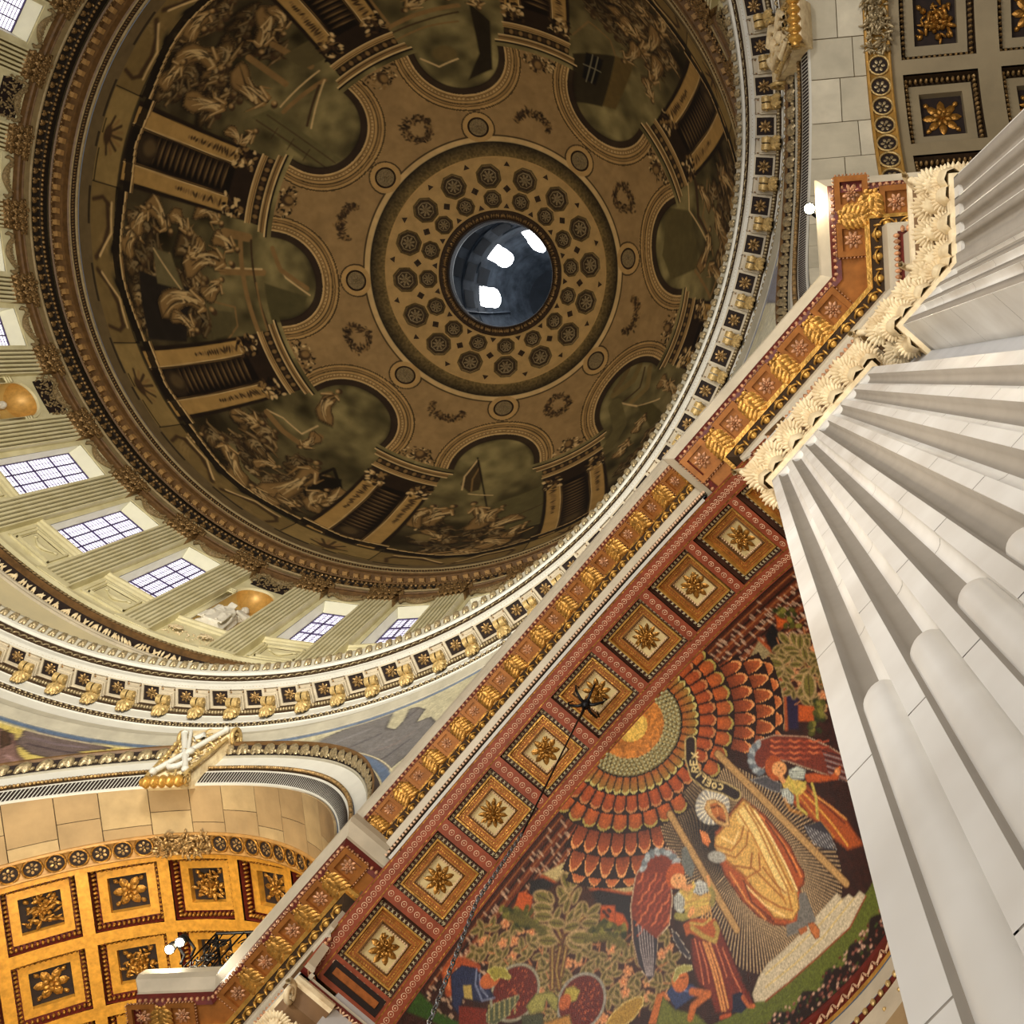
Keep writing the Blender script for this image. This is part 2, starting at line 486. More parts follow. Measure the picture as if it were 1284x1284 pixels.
def vnoise(X, Y, sc, seed=0):
    r = np.random.default_rng(seed); T = r.random((64, 64))
    x, y = X / sc, Y / sc; xi, yi = np.floor(x).astype(int), np.floor(y).astype(int)
    fx, fy = x - xi, y - yi; fx = fx * fx * (3 - 2 * fx); fy = fy * fy * (3 - 2 * fy)
    a, b = T[yi & 63, xi & 63], T[yi & 63, (xi + 1) & 63]; c, d = T[(yi + 1) & 63, xi & 63], T[(yi + 1) & 63, (xi + 1) & 63]
    return (a * (1 - fx) + b * fx) * (1 - fy) + (c * (1 - fx) + d * fx) * fy

# =================================================================== the painted dome
A_D, B_D, Z_D = 16.07, 20.6, 54.1
def dome_z(r): return Z_D + B_D * np.sqrt(np.clip(1 - (np.asarray(r) / A_D) ** 2, 0, 1))
_rr = 16.069 - np.linspace(0, 1, 4000) ** 2 * 12.8
_ss = np.concatenate([[0], np.cumsum(np.hypot(np.diff(_rr), np.diff(dome_z(_rr))))])
def s_of_r(r): return np.interp(-np.asarray(r), -_rr, _ss)
def r_of_s(s): return np.interp(s, _ss, _rr)
S_TOP = float(s_of_r(7.0))
def dome_fn(X):
    r = np.hypot(X[:, 0], X[:, 1])
    return np.where(X[:, 2] < Z_D, -1, (r / A_D) ** 2 + ((X[:, 2] - Z_D) / B_D) ** 2 - 1)
def on_dome(px):
    X = on_surf(px, dome_fn, 45, 85)
    return np.degrees(np.arctan2(X[:, 1], X[:, 0])), np.hypot(X[:, 0], X[:, 1])

OC, OCD, UM, DK, LT = (184, 146, 90), (142, 110, 66), (72, 53, 34), (32, 25, 19), (218, 184, 126)
SKYC, SKYD = (128, 114, 72), (66, 56, 36)

class Scene(Canvas):
    def __init__(s, az0, ncol=216, nrow=380):
        s.az0 = az0
        a = np.radians(np.linspace(-22.5, 22.5, ncol)); sv = np.linspace(0, S_TOP, nrow)
        A, S = np.meshgrid(a, sv); s.A, s.S, s.r = A, S, r_of_s(S)
        Canvas.__init__(s, A * s.r, S, OC)
    def loc(s, px):
        az, r = on_dome(px); d = (az - s.az0 + 180) % 360 - 180
        return np.stack([np.radians(d) * r, s_of_r(r)], 1)
    def mesh_xyz(s):
        az = s.A + math.radians(s.az0)
        return np.stack([s.r * np.cos(az), s.r * np.sin(az), dome_z(s.r)], -1)

def paint_figure(c, head, feet, wd, seed, tone=1.0, skin=False):
    """a draped grisaille figure brushed from head to feet"""
    r = np.random.default_rng(seed)
    h, f = np.asarray(head, float), np.asarray(feet, float)
    L = np.linalg.norm(f - h) + 1e-6; ax = (f - h) / L; nx = np.array([-ax[1], ax[0]])
    bend = r.uniform(-.18, .18) * L
    def P(t, o): return h + ax * (t * L) + nx * (o * wd + bend * math.sin(PI * t))
    lt = np.array(LT) * tone; md = np.array(OCD) * tone; dk = np.array(DK)
    ts = np.linspace(0.12, 1, 8); pw = np.array([.28, .55, .5, .42, .55, .68, .72, .5]) * r.uniform(.85, 1.2, 8)
    out = [P(t, -a) for t, a in zip(ts, pw)] + [P(t, a) for t, a in zip(ts[::-1], pw[::-1])]
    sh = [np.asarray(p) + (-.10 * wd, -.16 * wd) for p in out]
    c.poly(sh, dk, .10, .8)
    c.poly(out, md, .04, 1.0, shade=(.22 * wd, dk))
    for k in range(11):
        o0, o1 = r.uniform(-.5, .5), r.uniform(-.6, .6); t0 = r.uniform(.15, .55); t1 = min(1, t0 + r.uniform(.25, .5))
        pts = [P(t0 + (t1 - t0) * q, o0 * .7 + (o1 * .8 - o0 * .7) * q + .1 * math.sin(q * PI)) for q in np.linspace(0, 1, 5)]
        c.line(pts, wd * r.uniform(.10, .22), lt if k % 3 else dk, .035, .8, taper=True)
    for sgn in (-1, 1):                       # arms
        e = P(.28 + r.uniform(-.05, .15), sgn * r.uniform(.55, .8)); q = P(r.uniform(.15, .5), sgn * r.uniform(.5, 1.15))
        c.line([P(.16, sgn * .3) + (-.05, -.06), e + (-.06, -.07), q + (-.04, -.05)], wd * .30, dk, .05, .6, taper=True)
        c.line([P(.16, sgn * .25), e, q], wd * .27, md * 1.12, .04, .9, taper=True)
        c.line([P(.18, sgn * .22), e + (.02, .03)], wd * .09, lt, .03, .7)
    hr = min(max(.13 * wd + .05, .11), .21)
    c.ell(P(.0, -.06), hr * 1.3, hr * 1.3, 0, UM, .05)
    c.ell(P(.03, .05), hr * .8, hr * .95, 0, md * 1.12, .05)
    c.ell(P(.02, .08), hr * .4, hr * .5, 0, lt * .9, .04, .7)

SCENE_FIGS = {}
SCENE_ART = {}
def figs(az, ox, oy, sc, L):
    SCENE_FIGS.setdefault(az, []).extend([((ox + a * sc, oy + b * sc), (ox + c_ * sc, oy + d * sc), w_) for a, b, c_, d, w_ in L])
def art(az, ox, oy, sc, L):
    """(kind, colour, width, points) - lines and filled shapes of the painted architecture"""
    SCENE_ART.setdefault(az, []).extend([(k, col, w_, [(ox + x * sc, oy + y * sc) for x, y in pts]) for k, col, w_, pts in L])
K1 = .33489
figs(-135, 0, 0, K1, [(975, 200, 1000, 20, 1.0), (1030, 390, 880, 250, 1.1), (870, 400, 690, 370, .9), (830, 262, 650, 225, 1.1), (770, 110, 560, 160, 1.0),
    (960, 490, 880, 545, .7), (800, 40, 700, 150, .9), (690, 230, 600, 330, .9), (1060, 130, 1020, 20, .8), (620, 110, 530, 60, .8), (900, 560, 850, 480, .6)])
art(-135, 0, 0, K1, [('p', (104, 94, 58), 0, [(940, 440), (1010, 410), (1280, 600), (1200, 640)]), ('l', UM, .08, [(960, 450), (1230, 635)]), ('l', UM, .06, [(1000, 430), (1255, 610)]),
    ('l', UM, .06, [(1040, 480), (1015, 520)]), ('l', UM, .06, [(1100, 520), (1075, 560)]), ('l', UM, .06, [(1160, 560), (1135, 600)]), ('l', OCD, .35, [(1020, 165), (1165, 250)]), ('l', OCD, .35, [(930, 215), (1070, 315)]),
    ('l', LT, .10, [(1050, 400), (1195, 265)]), ('l', OCD, .28, [(1062, 418), (1215, 300)]), ('l', LT, .10, [(1215, 300), (1165, 480)]), ('l', UM, .16, [(1195, 320), (1150, 470)]),
    ('p', (96, 84, 52), 0, [(1060, 210), (1200, 130), (1240, 210), (1140, 260)])])
figs(180, 0, 0, K1, [(530, 850, 475, 960, .9), (640, 870, 560, 740, .9), (710, 880, 640, 790, .8), (870, 990, 690, 1010, 1.0), (890, 935, 800, 880, .8), (830, 1045, 760, 1110, .8),
    (800, 1165, 600, 1160, 1.1), (450, 1000, 370, 880, .8), (830, 840, 730, 790, .8), (740, 1240, 640, 1180, .8), (560, 770, 500, 870, .7), (700, 960, 760, 900, .7)])
art(180, 0, 0, K1, [('p', (40, 34, 28), 0, [(520, 1010), (720, 1080), (700, 1280), (560, 1270)]), ('p', (112, 100, 66), 0, [(575, 930), (640, 950), (690, 1085), (590, 1060)]), ('l', LT, .08, [(575, 930), (680, 1085)]),
    ('l', OCD, .5, [(840, 870), (930, 890)]), ('l', OCD, .42, [(830, 1015), (985, 1020)]), ('l', LT, .1, [(835, 1002), (980, 1008)]), ('l', OCD, .3, [(900, 900), (980, 1270)]), ('l', UM, .14, [(940, 900), (1020, 1260)]),
    ('l', OCD, .12, [(960, 1060), (1010, 1260)]), ('l', LT, .10, [(1030, 960), (1070, 1040), (1160, 1105)]), ('l', OCD, .3, [(1020, 930), (1050, 1010), (1150, 1080)]), ('p', (84, 76, 46), 0, [(990, 1060), (1150, 1110), (1130, 1200), (1020, 1210)]),
    ('l', OCD, .1, [(800, 1130), (880, 1150), (890, 1220), (850, 1280)]), ('p', (90, 80, 50), 0, [(790, 1160), (870, 1170), (870, 1250), (800, 1270)])])
K4 = .33489
figs(135, 0, 400, K4, [(830, 440, 900, 620, 1.0), (985, 390, 860, 340, 1.0), (1190, 535, 990, 650, 1.2), (1050, 555, 950, 545, .6), (1230, 640, 1180, 725, .9), (1120, 700, 1030, 660, .8), (1270, 270, 1220, 390, .9),
    (760, 430, 700, 560, .8), (830, 620, 720, 600, .8), (940, 620, 1040, 700, .9), (1180, 700, 1290, 640, .8), (900, 690, 1000, 760, .7), (1120, 480, 1190, 430, .6)])
art(135, 0, 400, K4, [('l', LT, .1, [(1000, 340), (1060, 370), (1130, 430), (1190, 400)]), ('l', OCD, .4, [(1000, 350), (1060, 420), (1130, 470), (1200, 440)]), ('l', (120, 108, 70), .5, [(870, 480), (900, 560), (980, 620)]),
    ('p', (76, 72, 44), 0, [(950, 650), (1080, 720), (1100, 770), (960, 740)]), ('l', DK, .2, [(1180, 590), (1250, 560), (1280, 640)]), ('p', (30, 25, 18), 0, [(1100, 560), (1280, 600), (1280, 690), (1160, 700)])])
K5 = .33489
figs(90, 400, 400, K5, [(578, 690, 575, 790, 1.1), (505, 700, 385, 770, 1.0), (640, 790, 760, 735, 1.1), (740, 790, 590, 860, .9), (500, 860, 680, 880, 1.0), (450, 830, 390, 790, .6), (690, 700, 640, 760, .7),
    (430, 700, 350, 780, .8), (590, 830, 700, 840, .8), (780, 760, 700, 820, .8), (560, 880, 440, 890, .7)])
art(90, 400, 400, K5, [('e', (128, 108, 66), .75, [(385, 818), (420, 818)]), ('p', (70, 56, 36), 0, [(598, 520), (560, 560), (530, 620), (560, 650), (600, 640), (612, 600)]), ('l', LT, .09, [(596, 525), (545, 590), (535, 640)]), ('l', OCD, .09, [(604, 550), (575, 600), (570, 645)]),
    ('l', DK, .10, [(594, 520), (632, 725)]), ('l', LT, .08, [(560, 655), (650, 660)]), ('p', (98, 88, 54), 0, [(650, 690), (840, 620), (850, 760), (700, 790)]), ('l', LT, .12, [(360, 790), (440, 700)]), ('l', UM, .1, [(660, 760), (840, 690)]), ('l', OC, .12, [(400, 880), (600, 850), (800, 780)])])
K7 = .15576
figs(45, 740, 380, K7, [(640, 690, 560, 620, .7), (560, 1000, 420, 1180, 1.0), (440, 900, 350, 1050, .8), (300, 1100, 200, 1250, .9), (620, 640, 700, 760, .6)])
art(45, 740, 380, K7, [('l', (120, 100, 58), .5, [(400, 500), (350, 620), (190, 740)]), ('l', (128, 106, 62), .45, [(480, 520), (460, 680), (330, 800)]), ('l', (110, 90, 54), .4, [(320, 500), (260, 620), (200, 700)]),
    ('l', UM, .15, [(440, 520), (400, 680), (270, 790)]), ('l', LT, .1, [(190, 790), (380, 830), (560, 770)]), ('l', (104, 92, 56), 1.0, [(200, 820), (240, 1000), (130, 1180)]), ('p', (86, 76, 42), 0, [(380, 830), (500, 800), (600, 900), (480, 1000)])])
K8 = .37695
figs(0, 800, 0, K8, [(270, 590, 330, 690, .9), (300, 650, 340, 760, .8), (250, 690, 300, 820, .9), (240, 760, 200, 900, .8), (310, 800, 280, 960, .9), (200, 620, 240, 700, .7), (220, 880, 290, 980, .8)])
art(0, 800, 0, K8, [('p', (96, 84, 50), 0, [(90, 690), (170, 700), (200, 890), (110, 930), (80, 850)]), ('l', LT, .1, [(165, 600), (170, 700), (240, 830)]), ('l', OCD, .14, [(230, 600), (215, 720), (250, 850)]),
    ('l', UM, .3, [(190, 600), (200, 720), (245, 820)]), ('l', OCD, .2, [(190, 900), (240, 990), (270, 900)])])
K2 = .33489
figs(-45, 400, 0, K2, [(1150, 130, 1090, 20, .9), (1190, 200, 1260, 110, .9), (1240, 320, 1270, 220, .8), (1230, 60, 1180, 10, .8), (1200, 150, 1130, 60, .8), (1250, 380, 1220, 290, .7), (1140, 230, 1190, 170, .7), (1280, 140, 1300, 60, .9)])
art(-45, 400, 0, K2, [('p', (104, 84, 46), 0, [(1110, 210), (1180, 240), (1110, 410), (1055, 395)]), ('p', (54, 46, 30), 0, [(950, 200), (1110, 210), (1060, 400), (940, 380)]), ('p', (26, 24, 24), 0, [(1000, 195), (1065, 225), (1035, 320), (985, 290)]),
    ('l', (150, 140, 110), .05, [(1025, 205), (1000, 305)]), ('l', (150, 140, 110), .05, [(1045, 215), (1020, 310)]), ('l', (150, 140, 110), .05, [(990, 240), (1055, 270)]), ('l', OCD, .1, [(950, 130), (1010, 80), (1090, 150), (1110, 210)])])
figs(-90, 400, 0, K2, [(600, 30, 570, -30, .8), (480, -5, 540, -60, .9), (320, 40, 400, -40, .8)])
art(-90, 400, 0, K2, [('p', (44, 36, 24), 0, [(560, 10), (640, 80), (650, 260), (560, 300), (600, 200)]), ('l', OCD, .3, [(250, 110), (350, 60), (520, 20)]), ('l', UM, .12, [(260, 130), (400, 75), (520, 45)]), ('l', OCD, .12, [(290, 150), (400, 100), (520, 80)]),
    ('l', OCD, .16, [(190, 0), (260, 90)]), ('e', (110, 92, 54), .9, [(470, 200), (510, 230)]), ('l', LT, .1, [(380, 220), (450, 250), (520, 220)])])

def paint_scene(az0):
    c = Scene(az0); X, Y, r = c.X, c.Y, c.r
    rng = np.random.default_rng(int(az0) + 500)
    # hazy painted sky and ground inside the arch
    n1 = vnoise(X + 40, Y, 1.5, 3 + int(az0) % 7) * .6 + vnoise(X + 40, Y, .6, 5) * .4
    t = np.clip((Y - 6) / 7, 0, 1)
    sky = lin(SKYD) * (1 - t[..., None]) + lin(SKYC) * t[..., None]
    c.C[:] = sky * (0.15 + 1.9 * n1[..., None] ** 1.3)
    full = (slice(None), slice(None))
    # the eight figures scenes: crowd first, in dusk tones
    g = 0
    for k in range(38):
        x = rng.uniform(-2.9, 2.9); y = rng.uniform(3.3, 8.4)
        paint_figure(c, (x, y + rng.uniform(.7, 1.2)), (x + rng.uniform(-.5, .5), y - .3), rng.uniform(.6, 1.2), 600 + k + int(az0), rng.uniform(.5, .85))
    for kind, col, w_, pts in SCENE_ART.get(az0, []):
        q = c.loc(pts)
        if kind == 'p': c.poly(q, col, .06)
        elif kind == 'e': c.ell(q[0], w_ * .8, w_ * .6, .2, col, .08)
        else: c.line(q, w_, col, .04)
    for k, (h, f, w_) in enumerate(SCENE_FIGS.get(az0, [])):
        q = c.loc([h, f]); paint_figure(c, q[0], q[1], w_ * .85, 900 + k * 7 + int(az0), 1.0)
    # arch mouldings
    yc = float(s_of_r(12.35)); a_, b_ = 3.55, 4.28
    rho = np.hypot(X / a_, (Y - yc) / b_); up = Y > yc
    def band(cov, col, al=1.0): c.mix(full, cov, col, al)
    def ss(e0, e1, v): return np.clip((v - e0) / (e1 - e0), 0, 1)
    inner = up & (rho < 1.02)
    band(np.where(up, ss(.68, .70, rho) * (1 - ss(.795, .80, rho)), 0), (52, 38, 28), .95)
    edge = ss(.66, .74, rho + .05 * np.sin(X * 2)) * (1 - ss(.70, .72, rho)); band(np.where(up, edge, 0), DK, .6)
    sp = np.where(up, ss(.795, .80, rho), 0)
    side = (~up) & (np.abs(X) > 2.75)
    band(sp, OC)
    for lo, hi, col in ((.80, .815, LT), (.832, .845, UM), (.85, .875, OCD), (.885, .90, UM), (.935, .955, DK), (.957, .975, OCD), (.98, .995, UM)):
        band(np.where(up, ss(lo - .004, lo + .004, rho) * (1 - ss(hi - .004, hi + .004, rho)), 0), col, .9)
    egg = (np.sin(np.arctan2(Y - yc, X) * 90) > 0) & (rho > .855) & (rho < .88) & up
    band(egg.astype(float), LT, .6)
    # spandrel panels: recessed darker field with foliage wreath
    Rr = r
    d_r = np.hypot(X, Y - float(s_of_r(8.66)))
    field = np.where(up & (rho > 1.06) & (Rr > 8.25) & (d_r > 1.02), 1.0, 0)
    band(field, (150, 120, 78), .8)
    line = (np.where(up & (rho > 1.03) & (rho < 1.055) & (d_r > .98) & (Rr > 8.2), 1, 0) + np.where((np.abs(Rr - 8.22) < .05) & (d_r > .98), 1, 0) + np.where((np.abs(d_r - 1.0) < .05) & (rho > 1.03) & (Rr > 8.2), 1, 0))
    band(np.clip(line, 0, 1).astype(float), DK, .85)
    band(np.where((Rr < 8.2) & (Rr > 8.0), 1.0, 0), LT, .6)
    for sgn in (-1, 1):
        rc = 9.35; xc = sgn * math.radians(22.5) * rc; yw = float(s_of_r(rc)); kind = (int(round((az0 + sgn * 22.5) / 45 - .5))) % 2
        for k in range(230):
            a = rng.uniform(0, 2 * PI); q = rng.normal(0, .13)
            if kind: px_, py_ = xc * 1.0 + (.72 + q) * math.cos(a) * 1.0, yw + (.72 + q) * math.sin(a)
            else:
                a = rng.uniform(PI * .05, PI * .95) + PI; px_, py_ = xc + (1.15 + q * .6) * math.cos(a), yw + .55 + (.95 + q) * math.sin(a)
            c.ell((px_, py_), rng.uniform(.07, .15), rng.uniform(.04, .08), rng.uniform(0, PI), (DK, UM, UM, OCD)[int(rng.integers(0, 4))], .03, .85)
    # painted piers at both edges
    y14, y134, y123, y113 = (float(s_of_r(v)) for v in (13.85, 13.35, 12.35, 11.35))
    for sgn in (-1, 1):
        Xp = X - sgn * np.radians(22.5) * r
        class V: pass
        v = Canvas(Xp, Y, OC); v.C = c.C
        v.poly([(-2.15, 2.9), (2.15, 2.9), (2.0, y14), (-2.0, y14)], (40, 30, 22), .05)
        v.poly([(-2.0, y14 - .15), (2.0, y14 - .15), (1.95, y134 + .35), (-1.95, y134 + .35)], (46, 34, 24), .04)
        v.poly([(-.85, 3.2), (.85, 3.2), (.7, y14), (-.7, y14)], (26, 20, 16), .05)
        for q in np.linspace(5.0, y14 - .6, 13):
            v.ell((.05, q), .62, .13, 0, (66, 50, 34), .04); v.ell((.12, q + .07), .5, .05, .1, (122, 96, 60), .03)
        v.ell((0, 4.4), .75, .8, 0, (56, 44, 30), .12); v.ell((.1, 4.6), .42, .45, 0, (90, 72, 46), .12)
        for q in (-1, 1):
            x0, x1 = q * .88, q * 1.86
            v.poly([(x0, 3.0), (x1, 3.0), (x1 * .97, y14), (x0 * .97, y14)], (178, 140, 80), .03)
            v.line([(q * .92, 3.0), (q * .90, y14)], .08, UM, .02); v.line([(q * .99, 3.0), (q * .97, y14)], .05, LT, .02)
            for u in np.linspace(y14 - 3.6, y14 - .5, 18):
                w2 = .09 + .12 * (u - y14 + 3.6) / 3.1
                v.ell((q * 1.40 + rng.uniform(-.04, .04), u), w2 * 1.2, .08, rng.uniform(-.6, .6), UM if rng.random() < .6 else OCD, .03)
        # capitals, entablature, cartouche
        for q in (-1, 1):
            for k in range(44):
                v.ell((q * 1.38 + rng.uniform(-.6, .6), y14 + rng.uniform(-.3, 1.0)), .16, .09, rng.uniform(0, 3), (DK, UM, OCD, LT)[int(rng.integers(0, 4))], .03)
        for lo, hi, hw, col in ((0, .10, 2.05, LT), (.10, .42, 2.0, OC), (.16, .20, 2.0, UM), (.30, .34, 2.0, UM), (.42, .95, 1.95, DK), (.95, 1.05, 2.3, LT), (1.05, 1.35, 2.3, OCD), (1.14, 1.2, 2.3, UM), (1.35, 1.46, 2.5, LT), (1.46, 1.6, 2.5, DK)):
            yy = y134 + .15
            v.poly([(-hw, yy + lo), (hw, yy + lo), (hw, yy + hi), (-hw, yy + hi)], col, .02)
        for k in range(14): v.ell((-1.8 + k * .277, y134 + .82), .12, .16, 0, OCD if k % 2 else UM, .04)
        for k in range(90):
            a = rng.uniform(0, PI); q = rng.uniform(.1, 1)
            v.ell((1.15 * q * math.cos(a), y123 + .15 + 1.15 * q * math.sin(a)), rng.uniform(.06, .16), rng.uniform(.04, .08), rng.uniform(0, 3), (DK, DK, UM, OCD, LT)[int(rng.integers(0, 5))], .03)
        v.ell((0, y123 + .7), .34, .42, 0, UM, .05); v.ell((.05, y123 + .78), .2, .26, 0, OCD, .06)
        # pedestal with painted shell
        v.poly([(-2.3, .9), (2.3, .9), (2.3, 2.75), (-2.3, 2.75)], (150, 124, 74), .03)
        v.line([(-2.35, .9), (-2.35, 3)], .1, DK, .02); v.line([(2.35, .9), (2.35, 3)], .1, DK, .02)
        for k in range(9):
            a = PI * (k + .5) / 9; v.line([(0, 1.35), (.95 * math.cos(a), 1.45 + 1.05 * math.sin(a))], .16, (UM, OCD)[k % 2], .04)
        v.ell((0, 1.45), .5, .3, 0, UM, .06)
    # plinth course, garlanded panels and the dark broken moulding under the scenes
    band(np.where(Y < .92, 1.0, 0), (110, 92, 62))
    band(np.where(np.abs(Y - .92 - .12 * np.sign(np.sin(X * 1.7))) < .07, 1.0, 0), DK, .8)
    mid = (Y > .95) & (Y < 2.7) & (np.abs(X) < math.radians(22.5) * r - 2.35)
    band(mid.astype(float), (132, 108, 64), .9)
    for sgn in (-1, 1):
        c.line([(sgn * .3, 1.2), (sgn * 1.0, 1.9), (sgn * 1.9, 2.3), (sgn * 3.0, 2.2)], .3, UM, .08); c.line([(sgn * .4, 1.5), (sgn * 1.6, 2.5), (sgn * 3.1, 2.5)], .12, LT, .05)
        c.line([(sgn * 3.1, 1.1), (sgn * 3.3, 1.8), (sgn * 3.0, 2.3)], .22, UM, .06)
        c.ell((sgn * .9, 2.6), .7, .35, sgn * .4, (104, 88, 54), .08); c.ell((sgn * .9, 2.55), .35, .15, sgn * .4, DK, .06)
    yb = 2.95 + .35 * np.where(np.abs(X) > math.radians(22.5) * r - 2.4, 1, 0) - .2 * np.cos(X * .8)
    band(np.where(np.abs(Y - yb) < .26, 1.0, 0), DK, .95)
    band(np.where(np.abs(Y - yb - .31) < .05, 1.0, 0), LT, .9); band(np.where(np.abs(Y - yb - .42) < .04, 1.0, 0), OCD, .9)
    # trompe-l'oeil ring round the coffers
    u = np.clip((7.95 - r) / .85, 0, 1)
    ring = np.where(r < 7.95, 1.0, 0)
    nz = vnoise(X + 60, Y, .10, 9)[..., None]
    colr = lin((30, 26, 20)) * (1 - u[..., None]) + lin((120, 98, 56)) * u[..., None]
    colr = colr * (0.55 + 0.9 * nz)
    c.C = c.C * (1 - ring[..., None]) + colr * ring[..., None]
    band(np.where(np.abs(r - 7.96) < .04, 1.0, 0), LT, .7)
    band(np.where(r < 7.12, 1.0, 0), OC)
    # roundel ring
    band(ss(.98, .94, d_r) if False else np.where(d_r < .95, 1.0, 0), OC)
    c.C *= (0.86 + .28 * (vnoise(X + 20, Y + 3, .9, 11) * .5 + vnoise(X + 20, Y, .25, 12) * .5))[..., None]
    return c

dome = setting('ceiling', (0, 0, 54.1))
SCN = {0: 'right side scene, robed crowd beside a tall bright arch', 45: 'scene with a hanging curtain under its arch', 90: 'bottom scene with a flag on a pole above tumbling figures', 135: 'lower left scene with reclining figures and a winged cloud',
       180: 'left scene with figures at a table between columns', -135: 'upper left scene with a stepped deck and gable', -90: 'top scene with an arched bridge under open sky', -45: 'upper right scene with a barred window beside figures'}
for az0 in (0, 45, 90, 135, 180, -135, -90, -45):
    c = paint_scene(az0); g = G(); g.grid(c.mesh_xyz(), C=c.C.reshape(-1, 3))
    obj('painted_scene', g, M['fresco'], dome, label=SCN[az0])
# coffered crown
g = G(); rs = np.array([7.05, 6.5, 6, 5.5, 5, 4.5, 4.0, 3.92]); rev(g, [(r_, float(dome_z(r_))) for r_ in rs], n=192)
obj('coffered_crown', g, M['ochre'], dome)
def dome_frame(az, r):
    a = math.radians(az); rad = np.array([math.cos(a), math.sin(a), 0]); tan = np.array([-math.sin(a), math.cos(a), 0])
    z = float(dome_z(r)); nrm = rad * r / A_D ** 2 + UP * (z - Z_D) / B_D ** 2; nrm /= np.linalg.norm(nrm)
    inn = -nrm; mer = np.cross(inn, tan)
    return rad * r + UP * z, np.stack([tan, mer, inn], 1)
def octa(R0, R1, z0, z1):
    a = np.radians(np.arange(8) * 45 + 22.5)
    P = np.stack([np.stack([R0 * np.cos(a), R0 * np.sin(a), z0 + 0 * a], -1), np.stack([R1 * np.cos(a), R1 * np.sin(a), z1 + 0 * a], -1)])
    return P
def coffer_meshes(R):
    f = G(); f.grid(octa(R, R * .86, .0, .09), closed=True); f.grid(octa(R * .86, R * .78, .09, -.02), closed=True)
    d = G(); d.grid(octa(R * .8, R * .42, .05, .012), closed=True)
    d.grid(octa(R * .42, .001, .02, .02), closed=True)
    rs_ = G(); rs_.add(*rosette_t(8, R * .52, .12, .5)); 
    ln = G(); ln.grid(octa(R * .60, R * .52, .05, .08), closed=True)
    return (f.mesh('coffer'), d.mesh('coffer_field'), rs_.mesh('rosette'), ln.mesh('inner_moulding'))
for R, rr, nm in ((.88, 6.02, 'o'), (.64, 4.70, 'i')):
    fm, dm, rm, lm = coffer_meshes(R)
    fm.materials.append(M['octa']); dm.materials.append(M['octad']); rm.materials.append(M['grisaille']); lm.materials.append(M['grisaille'])
    for k in range(16):
        p, Rm = dome_frame(k * 22.5, rr)
        c_ = local('octagonal_coffer', fm, None, dome, p - np.array([0, 0, 54.1]), Rm)
        local('coffer_field', dm, None, c_); local('rosette', rm, None, c_); local('inner_moulding', lm, None, c_)
dia = G(); dia.add([[.26, 0, .03], [0, .26, .03], [-.26, 0, .03], [0, -.26, .03]], [[0, 1, 2, 3]]); dia.add(*scl(clump_t(14, .1, .1, .03, 5, .05, .08), 1, 1, 1, (0, 0, .03)))
dme = dia.mesh('diamond_panel'); dme.materials.append(M['umber'])
tri = G(); tri.add([[-.2, -.12, .03], [.2, -.12, .03], [0, .2, .03]], None, [[0, 1, 2]]); tme = tri.mesh('triangle_panel'); tme.materials.append(M['umber'])
for k in range(16):
    for rr, me in ((5.32, dme), (6.72, tme), (4.28, tme)):
        p, Rm = dome_frame(k * 22.5 + 11.25, rr)
        local('small_panel', me, None, dome, p - np.array([0, 0, 54.1]), Rm)
# roundels
ro = G(); th = np.linspace(0, 2 * PI, 33)[:-1]
for r0, r1, z0, z1 in ((.66, .60, .02, .09), (.60, .54, .09, .02)):
    ro.grid(np.stack([np.stack([r0 * np.cos(th), r0 * np.sin(th), z0 + 0 * th], -1), np.stack([r1 * np.cos(th), r1 * np.sin(th), z1 + 0 * th], -1)]), closed=True)
rome = ro.mesh('roundel'); rome.materials.append(M['umber'])
rf = G(); rf.grid(np.stack([np.stack([.54 * np.cos(th), .54 * np.sin(th), .02 + 0 * th], -1), np.stack([0 * th, 0 * th, .03 + 0 * th], -1)]), closed=True); rf.add(*rosette_t(7, .5, .12, .6))
rfme = rf.mesh('rosette'); rfme.materials.append(M['grisaille'])
for k in range(8):
    p, Rm = dome_frame(k * 45, 8.66)
    o = local('roundel', rome, None, dome, p - np.array([0, 0, 54.1]), Rm); local('rosette', rfme, None, o)
# oculus moulding
g = G(); rev(g, [(4.02, float(dome_z(4.02)) - .10), (3.95, float(dome_z(3.95)) - .16), (3.85, float(dome_z(3.9)) - .12), (3.55, float(dome_z(3.5)) - .10), (3.44, float(dome_z(3.4)) - .22), (3.38, 74.2), (3.38, 75.0)], n=144)
rng = np.random.default_rng(3)
obj('oculus_moulding', g, M['umber'], dome)
g = G(); lf = lobe_t(.26, .13, .06)
for k in range(230):
    p, Rm = dome_frame(k * 2.4, 3.72); g.inst(lf, Rm @ rotz(rng.uniform(-.6, .6)), p + Rm[:, 2] * .16 - Rm[:, 1] * .12)
o = obj('oculus_leaves', g, M['antique'], dome)
# ------------------------------------------------ inner cone above the oculus
cone = setting('ceiling', (0, 0, 75))
g = G(); rev(g, [(3.37, 74.25), (3.40, 74.3), (3.42, 75.25), (3.8, 75.3), (6.4, 75.3)], n=96); obj('rim', g, M['white'], cone)
g = G()
CONE_P = [(6.4, 75.3), (6.2, 78), (5.6, 84), (5.0, 90), (3.9, 94), (2.4, 97)]
